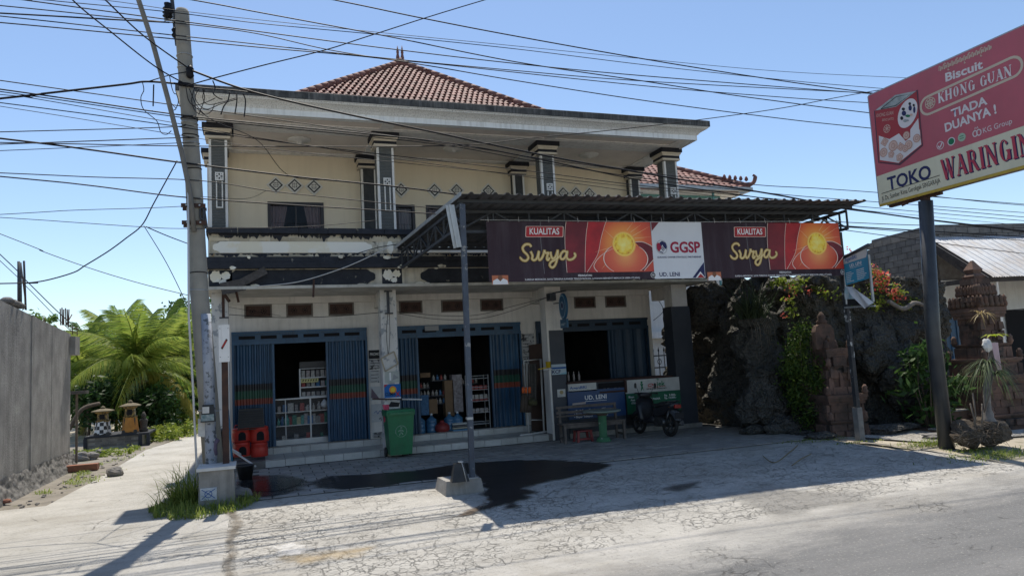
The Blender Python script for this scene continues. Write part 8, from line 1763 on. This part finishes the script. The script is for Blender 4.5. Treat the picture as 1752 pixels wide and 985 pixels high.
# grass by the road edge
gm = MB()
for (px, py, n, sx, sy, h) in ((1600, 760, 420, .28, .15, .16), (1390, 752, 200, .5, .05, .07), (1475, 757, 160, .3, .05, .08), (1720, 778, 700, .55, .16, .15), (1668, 770, 200, .25, .1, .12), (1420, 753, 150, .4, .05, .05)):
    c = gs(px, py)
    for k in range(n): x, y = c.x+rnd.gauss(0, sx), c.y+rnd.gauss(0, sy)+(.1 if py < 770 else .05); blade(gm, (x, y, gz(y)-.01), (rnd.gauss(0, .5), rnd.gauss(0, .5), 1), h*rnd.uniform(.4, 1.4), .012, .6, 3)
tag(obj("roadside_grass", gm, m_grs), "patchy grass along the road edge at the billboard pole", kind='stuff')
mb = MB(); e_ = [gs(x, y) for x, y in ((1420, 748), (1470, 757), (1560, 767), (1640, 779), (1752, 797))]; kb = [(p.x, p.y) for p in e_]
for (a, b) in zip(kb[:-1], kb[1:]): mb.quad((a[0], a[1]-.08, gz(a[1])+.012), (b[0], b[1]-.08, gz(b[1])+.012), (b[0]+.05, b[1]+.55, gz(b[1])+.02), (a[0]+.05, a[1]+.30, gz(a[1])+.02))
structure("verge_strip", mb, mat("sandy_verge", (.36, .33, .28), (.24, .21, .17), 3, rough=1, bump=.4))
mb = MB(); mb.poly([(x, y, gz(y)+.004) for x, y in ((11.6, 11.8), (12.2, 10.6), (18, 9.6), (24, 9.6), (24, 16), (16.5, 14), (12.5, 13.5))]); structure("gate_forecourt", mb, m_apron)
# straw bits on the tarmac
for px, L, lb in (((1305, 780, 1325, 792, 1350, 775, 1365, 762), 0, "long curled dry palm straw on the shaded tarmac"), ((1355, 797, 1372, 785, 1388, 777), 0, "short dry straw lying right of the curled one")):
    P = [gs(px[i], px[i+1])+V((0, 0, .012)) for i in range(0, len(px), 2)]; solo("straw", MB().tube(bez(P, 6), .008, 4), m_dry, lb, "straw", origin=P[0])

# ------------------------------------------------------------------ house behind the gate
m_cblk = mat("grey_concrete_block", (.20, .19, .178), (.135, .13, .122), 4, rough=.95, rnd_v=.16, bump=.4, grime=(.07, .068, .064), gk=.6)
m_zinc = mat("zinc_sheet", (.52, .54, .56), (.42, .44, .46), 3, rough=.5, metal=.25, grime=(.32, .24, .16), gk=.7, streak=(.30, .22, .14), stk=.5, stscale=(2, 2, 1))
hw_ = thing("block_house", "single-storey house of bare grey blocks with a zinc lean-to roof behind the gate", "house", (20.5, 17, 0))
th = radians(8); HD = V((sin(th), cos(th), 0)); HE = V((cos(th), -sin(th), 0)); KT = fp(1592, 383, 17.0); K0 = V((KT.x, KT.y, 0)); HZ = KT.z
hp = lambda a, b, z: K0+HE*a+HD*b+V((0, 0, z))
mb = MB(); mb.prism([hp(.02, .02, 0), hp(.02, 5.2, 0), hp(.02, 5.2, HZ-.5), hp(.02, 4.2, HZ-.45), hp(.02, 2.9, HZ-.35), hp(.02, 2.8, HZ-.03), hp(.02, .02, HZ-.03)], HE*.12); mb.prism([hp(.02, .02, 0), hp(9, .02, 0), hp(9, .02, HZ-.03), hp(.02, .02, HZ-.03)], HD*.12); wall_ = obj("wall", mb, m_grout, hw_)
bk_ = MB(); bk_.box(-.215, .215, -.06, .06, -.098, .098, taper=.006); bk_me = bk_.mesh("concrete_block", m_cblk)
zz = 1.2; rr = 0
while zz < HZ-.08:
    s = .22+(.22 if rr % 2 else 0)
    while s < 5.1:
        lim = HZ if s < 2.9 else HZ-.35-.06*(s-2.9)
        if zz+.1 < lim and zz > 2.4: piece("concrete_block", bk_me, wall_, Matrix.Translation(hp(.01, s, zz)) @ Matrix.Rotation(pi/2-th, 4, 'Z') @ Matrix.Rotation(rnd.uniform(-.008, .008), 4, 'X'))
        s += .445
    s = .22+(.22 if rr % 2 else 0)
    while s < 6 and zz > HZ-.9: piece("concrete_block", bk_me, wall_, Matrix.Translation(hp(s, .01, zz)) @ Matrix.Rotation(-th, 4, 'Z')); s += .445
    zz += .208; rr += 1
mb = MB(); mb.prism([hp(.1, -.03, 0), hp(8, -.03, 0), hp(8, -.03, 3.75), hp(.1, -.03, 3.75)], HD*-.03); obj("painted_wall", mb, mat("house_white", (.62, .62, .60), (.54, .54, .52), 2, streak=(.35, .34, .32), stk=.4), hw_)
ZT, ZE, BD = HZ-.42, HZ-2.0, 2.25
def zs(t, b): return hp(t, -b*BD, ZT+(ZE-ZT)*b)
for k in range(9):
    mb = MB(); n = 24; t0 = -.35+.78*k
    for j in range(2):
        for i in range(n+1): q = zs(t0+.80*i/n, j*1.02-.01); mb.v.append(q+V((0, 0, .016*sin(2*pi*i/n*9)+.004*(k % 2))))
    mb.smooth = False
    for i in range(n): mb.face((i, i+1, n+2+i, n+1+i))
    o = obj("zinc_sheet", mb, m_zinc, hw_); o.modifiers.new("thickness", 'SOLIDIFY').thickness = .003
m_dkw = mat("dark_rafter", (.035, .03, .028), (.06, .05, .045), 8, rough=.8)
for t in (-.28, 1.2, 2.7, 4.2): mb = MB(); mb.bar(zs(t, 0)+V((0, 0, -.10)), zs(t, 1)+V((0, 0, -.10)), .08, .16); obj("rafter", mb, m_dkw, hw_)
mb = MB(); mb.bar(zs(-.33, 0)+V((0, 0, -.06)), zs(-.33, 1.03)+V((0, 0, -.06)), .03, .24); obj("barge_board", mb, m_dkw, hw_)
mb = MB(); mb.bar(zs(-.3, .97)+V((0, 0, -.12)), zs(6, .97)+V((0, 0, -.12)), .06, .14); mb.bar(hp(-.28, -.05, ZE+.0), hp(-.28, -BD, ZE-.05), .07, .14); mb.bar(hp(-.28, -.1, ZT-.3), hp(-.28, -BD*.75, ZE+.05), .06, .12); obj("tie_beam", mb, m_dkw, hw_)
mb = MB(); a = hp(-.2, -BD*.9, ZE-.12); mb.bar(hp(.02, -BD+.1, ZE-.1), hp(.02, -BD+.1, 0), .07); obj("porch_post", mb, m_lowwall, hw_)
dz0 = .35; dl, dr = fp(1606, 600, 16.9), fp(1672, 600, 16.9); t0 = (dl-K0).dot(HE); t1 = t0+2.6; zt = fp(1620, 536, 16.9).z
mb = MB(); mb.prism([hp(t0, -.075, dz0), hp(t1, -.075, dz0), hp(t1, -.075, zt), hp(t0, -.075, zt)], HD*-.01); dr_ = obj("folding_door", mb, m_blue, hw_)
for k in range(10):
    mb = MB(); a = t0+.05+.25*k; mb.prism([hp(a, -.085, dz0), hp(a+.12, -.085, dz0), hp(a+.12, -.085, zt-.05), hp(a, -.085, zt-.05)], HD*-.035); obj("door_fold", mb, m_blue, dr_)
    fr = Fr(hp(a, -.122, zt-.22), HE, (0, 0, 1)); disc_on(fr, .06, .06, .045, m_void, dr_, "vent_flower", .002, n=10)
mb = MB(); mb.prism([hp(t1+.1, -.10, dz0), hp(t1+2, -.10, dz0), hp(t1+2, -.10, zt), hp(t1+.1, -.10, zt)], HD*-.005); obj("dark_doorway", mb, m_void, hw_)
mb = MB(); mb.prism([hp(-.3, -BD, 0), hp(8, -BD, 0), hp(8, 0, 0), hp(-.3, 0, 0)], (0, 0, dz0)); obj("porch_floor", mb, m_conc, hw_)
solo("house_cable", MB().tube(bez([fp(1602, 528, 16.8), fp(1650, 533, 16.6), fp(1700, 532, 15.5), fp(1760, 528, 14.5)], 6), .012, 5), m_cable, "black cable along the white front of the block house", "cable")

# ------------------------------------------------------------------ white house behind the shop, seen at right
rh = thing("rear_house", "white house with red tiled hip roof and curled corner ornament behind the shop", "house", (15, 25, 0))
ec = fp(1283, 324, 24.0); EZ = ec.z
mb = MB(); mb.box(9.0, ec.x-1.0, 24.9, 30, 0, EZ-.05); obj("wall", mb, mat("rear_white_wall", (.70, .69, .66), (.62, .61, .58), 2, streak=(.42, .40, .36), stk=.35), rh)
mb = MB(); mb.box(8.5, ec.x-.25, 24.3, 30, EZ-.12, EZ-.06); obj("eave_soffit", mb, m_white, rh)
mb = MB(); mb.bar((8.5, 23.95, EZ-.02), (ec.x+.05, 23.95, EZ-.02), .16, .15); mb.bar((ec.x-.02, 23.95, EZ-.02), (ec.x-.02, 30, EZ-.02), .12, .15); obj("gutter", mb, m_galv, rh)
mb = MB(); mb.bar((ec.x-1.6, 24.3, EZ-.1), (ec.x-1.6, 24.3, 4), .07); mb.box(9, ec.x-.9, 24.8, 24.88, EZ-.22, EZ-.12); obj("down_pipe", mb, mat("teal_pipe", (.12, .28, .28)), rh)
hp1, hp2 = V((ec.x, 24.0, EZ+.08)), None
sl2_ = .60; TWr, TLr = .26, .33; a2 = math.atan(sl2_)
mb = MB(); top = V((ec.x-4.5, 28.5, EZ+.08+sl2_*4.5)); mb.poly([(8.0, 24.0, EZ+.03), (ec.x, 24.0, EZ+.03), top-V((0, 0, .05)), (8.0, 28.5, top.z-.05)]); mb.poly([(ec.x, 24, EZ+.03), (ec.x, 33, EZ+.03), top-V((0, 0, .05))]); rf = obj("roof", mb, m_ridge, rh)
t0 = MB(); tile_mesh(TWr, TLr, t0, Matrix.Identity(4)); tl2 = t0.mesh("roof_tile", m_roof); stuff = MB(); cnt = 0
T = Matrix.Translation((ec.x, 24.0, EZ+.08)) @ Matrix.Rotation(a2, 4, 'X')
for r in range(16):
    s = r*TLr; xmax = -s*cos(a2); x = xmax-.1-(.13 if r % 2 else 0)
    while x > -10.5:
        vis = ec.x+x > 13.2
        if vis and cnt < 298: piece("roof_tile", tl2, rf, T @ Matrix.Translation((x, s+rnd.uniform(-.008, .008), rnd.uniform(0, .008)))); cnt += 1
        elif ec.x+x < 13.2 or not vis: tile_mesh(TWr, TLr, stuff, T @ Matrix.Translation((x, s, 0)))
        x -= TWr
if stuff.v: tag(obj("hidden_roof_tiles", stuff, m_roof, rf), kind='stuff')
d = (top-hp1).normalized(); qq = d.to_track_quat('Y', 'Z').to_matrix().to_4x4()
for k in range(19): piece("ridge_tile", rc_me, rf, Matrix.Translation(hp1+d*(.35*k)+V((0, 0, .05))) @ qq @ Matrix.Diagonal((1.15, 1.15, 1.15, 1)))
mb = MB(); o_ = hp1; mb.tube(bez([o_+V((-.55, .4, .25)), o_+V((-.1, .05, .12)), o_+V((.12, -.1, .18)), o_+V((.2, -.15, .42)), o_+V((.12, -.1, .5))], 5), [.10]*8+[.08]*8+[.05]*5, 8); cr_ = obj("curled_ornament", mb, m_ridge, rh)
for k in range(5): q = o_+V((-.75+.17*k, .6-.13*k, .48-.05*k)); mb = MB(); mb.lathe(q, [(.03, 0), (.08, .05), (.06, .14), (.03, .2)], 7); obj("crest_curl", mb, m_ridge, cr_)
# white wall and iron fence glimpsed past the shop side
yw = 22.6; a, b = fp(1100, 645, yw), fp(1160, 500, yw)
fn = thing("iron_fence", "black wrought-iron fence with spear tips before a white wall, seen past the kiosk", "fence", (a.x, 21.5, 0))
m_iron = mat("black_wrought_iron", (.015, .015, .016), rough=.5); fz1, fz0 = fp(1130, 607, 21.5).z, .4
mb = MB(); x0, x1 = fp(1100, 620, 21.5).x, fp(1175, 620, 21.5).x
for z in (fz1-.02, fz1-.42, .5): mb = MB(); mb.bar((x0, 21.5, z), (x1, 21.5, z), .03, .04); obj("fence_rail", mb, m_iron, fn)
k = 0; x = x0
while x < x1:
    mb = MB(); mb.bar((x, 21.5, .3), (x, 21.5, fz1+.10), .022); mb.lathe((x, 21.5, fz1+.10), [(.012, 0), (.035, .05), (.005, .17)], 4); obj("fence_bar", mb, m_iron, fn)
    if k % 2: mb = MB(); mb.tube([(x+.07*cos(q*.5), 21.48, fz1-.22+.09*sin(q*.5)) for q in range(12)], .012, 5, closed=True); obj("fence_scroll", mb, m_iron, fn)
    x += .21; k += 1
p = fp(1130, 576, 24.7); solo("wall_unit", MB().box(p.x-.55, p.x+.5, 24.5, 24.9, p.z-.05, p.z+.20), m_white, "pale box unit mounted on the white wall above the iron fence", "unit")
p = [fp(1120, 505, 24.6), fp(1135, 530, 24.6), fp(1118, 548, 24.6)]; solo("wall_wire", MB().tube(bez(p, 5), .012, 4), m_cable, "loose black wire on the white wall past the kiosk", "wire")

for o in bpy.data.objects:                     # carving, slots and strings too small to pick apart stay joined
    if o.name.split('.')[0] in ("vent_petal", "diamond_hole", "carving", "hanging_ties", "bare_roots", "window_grille", "head_slot", "straw", "hanging_root", "cap_rubble") and o.parent: o['kind'] = 'stuff'
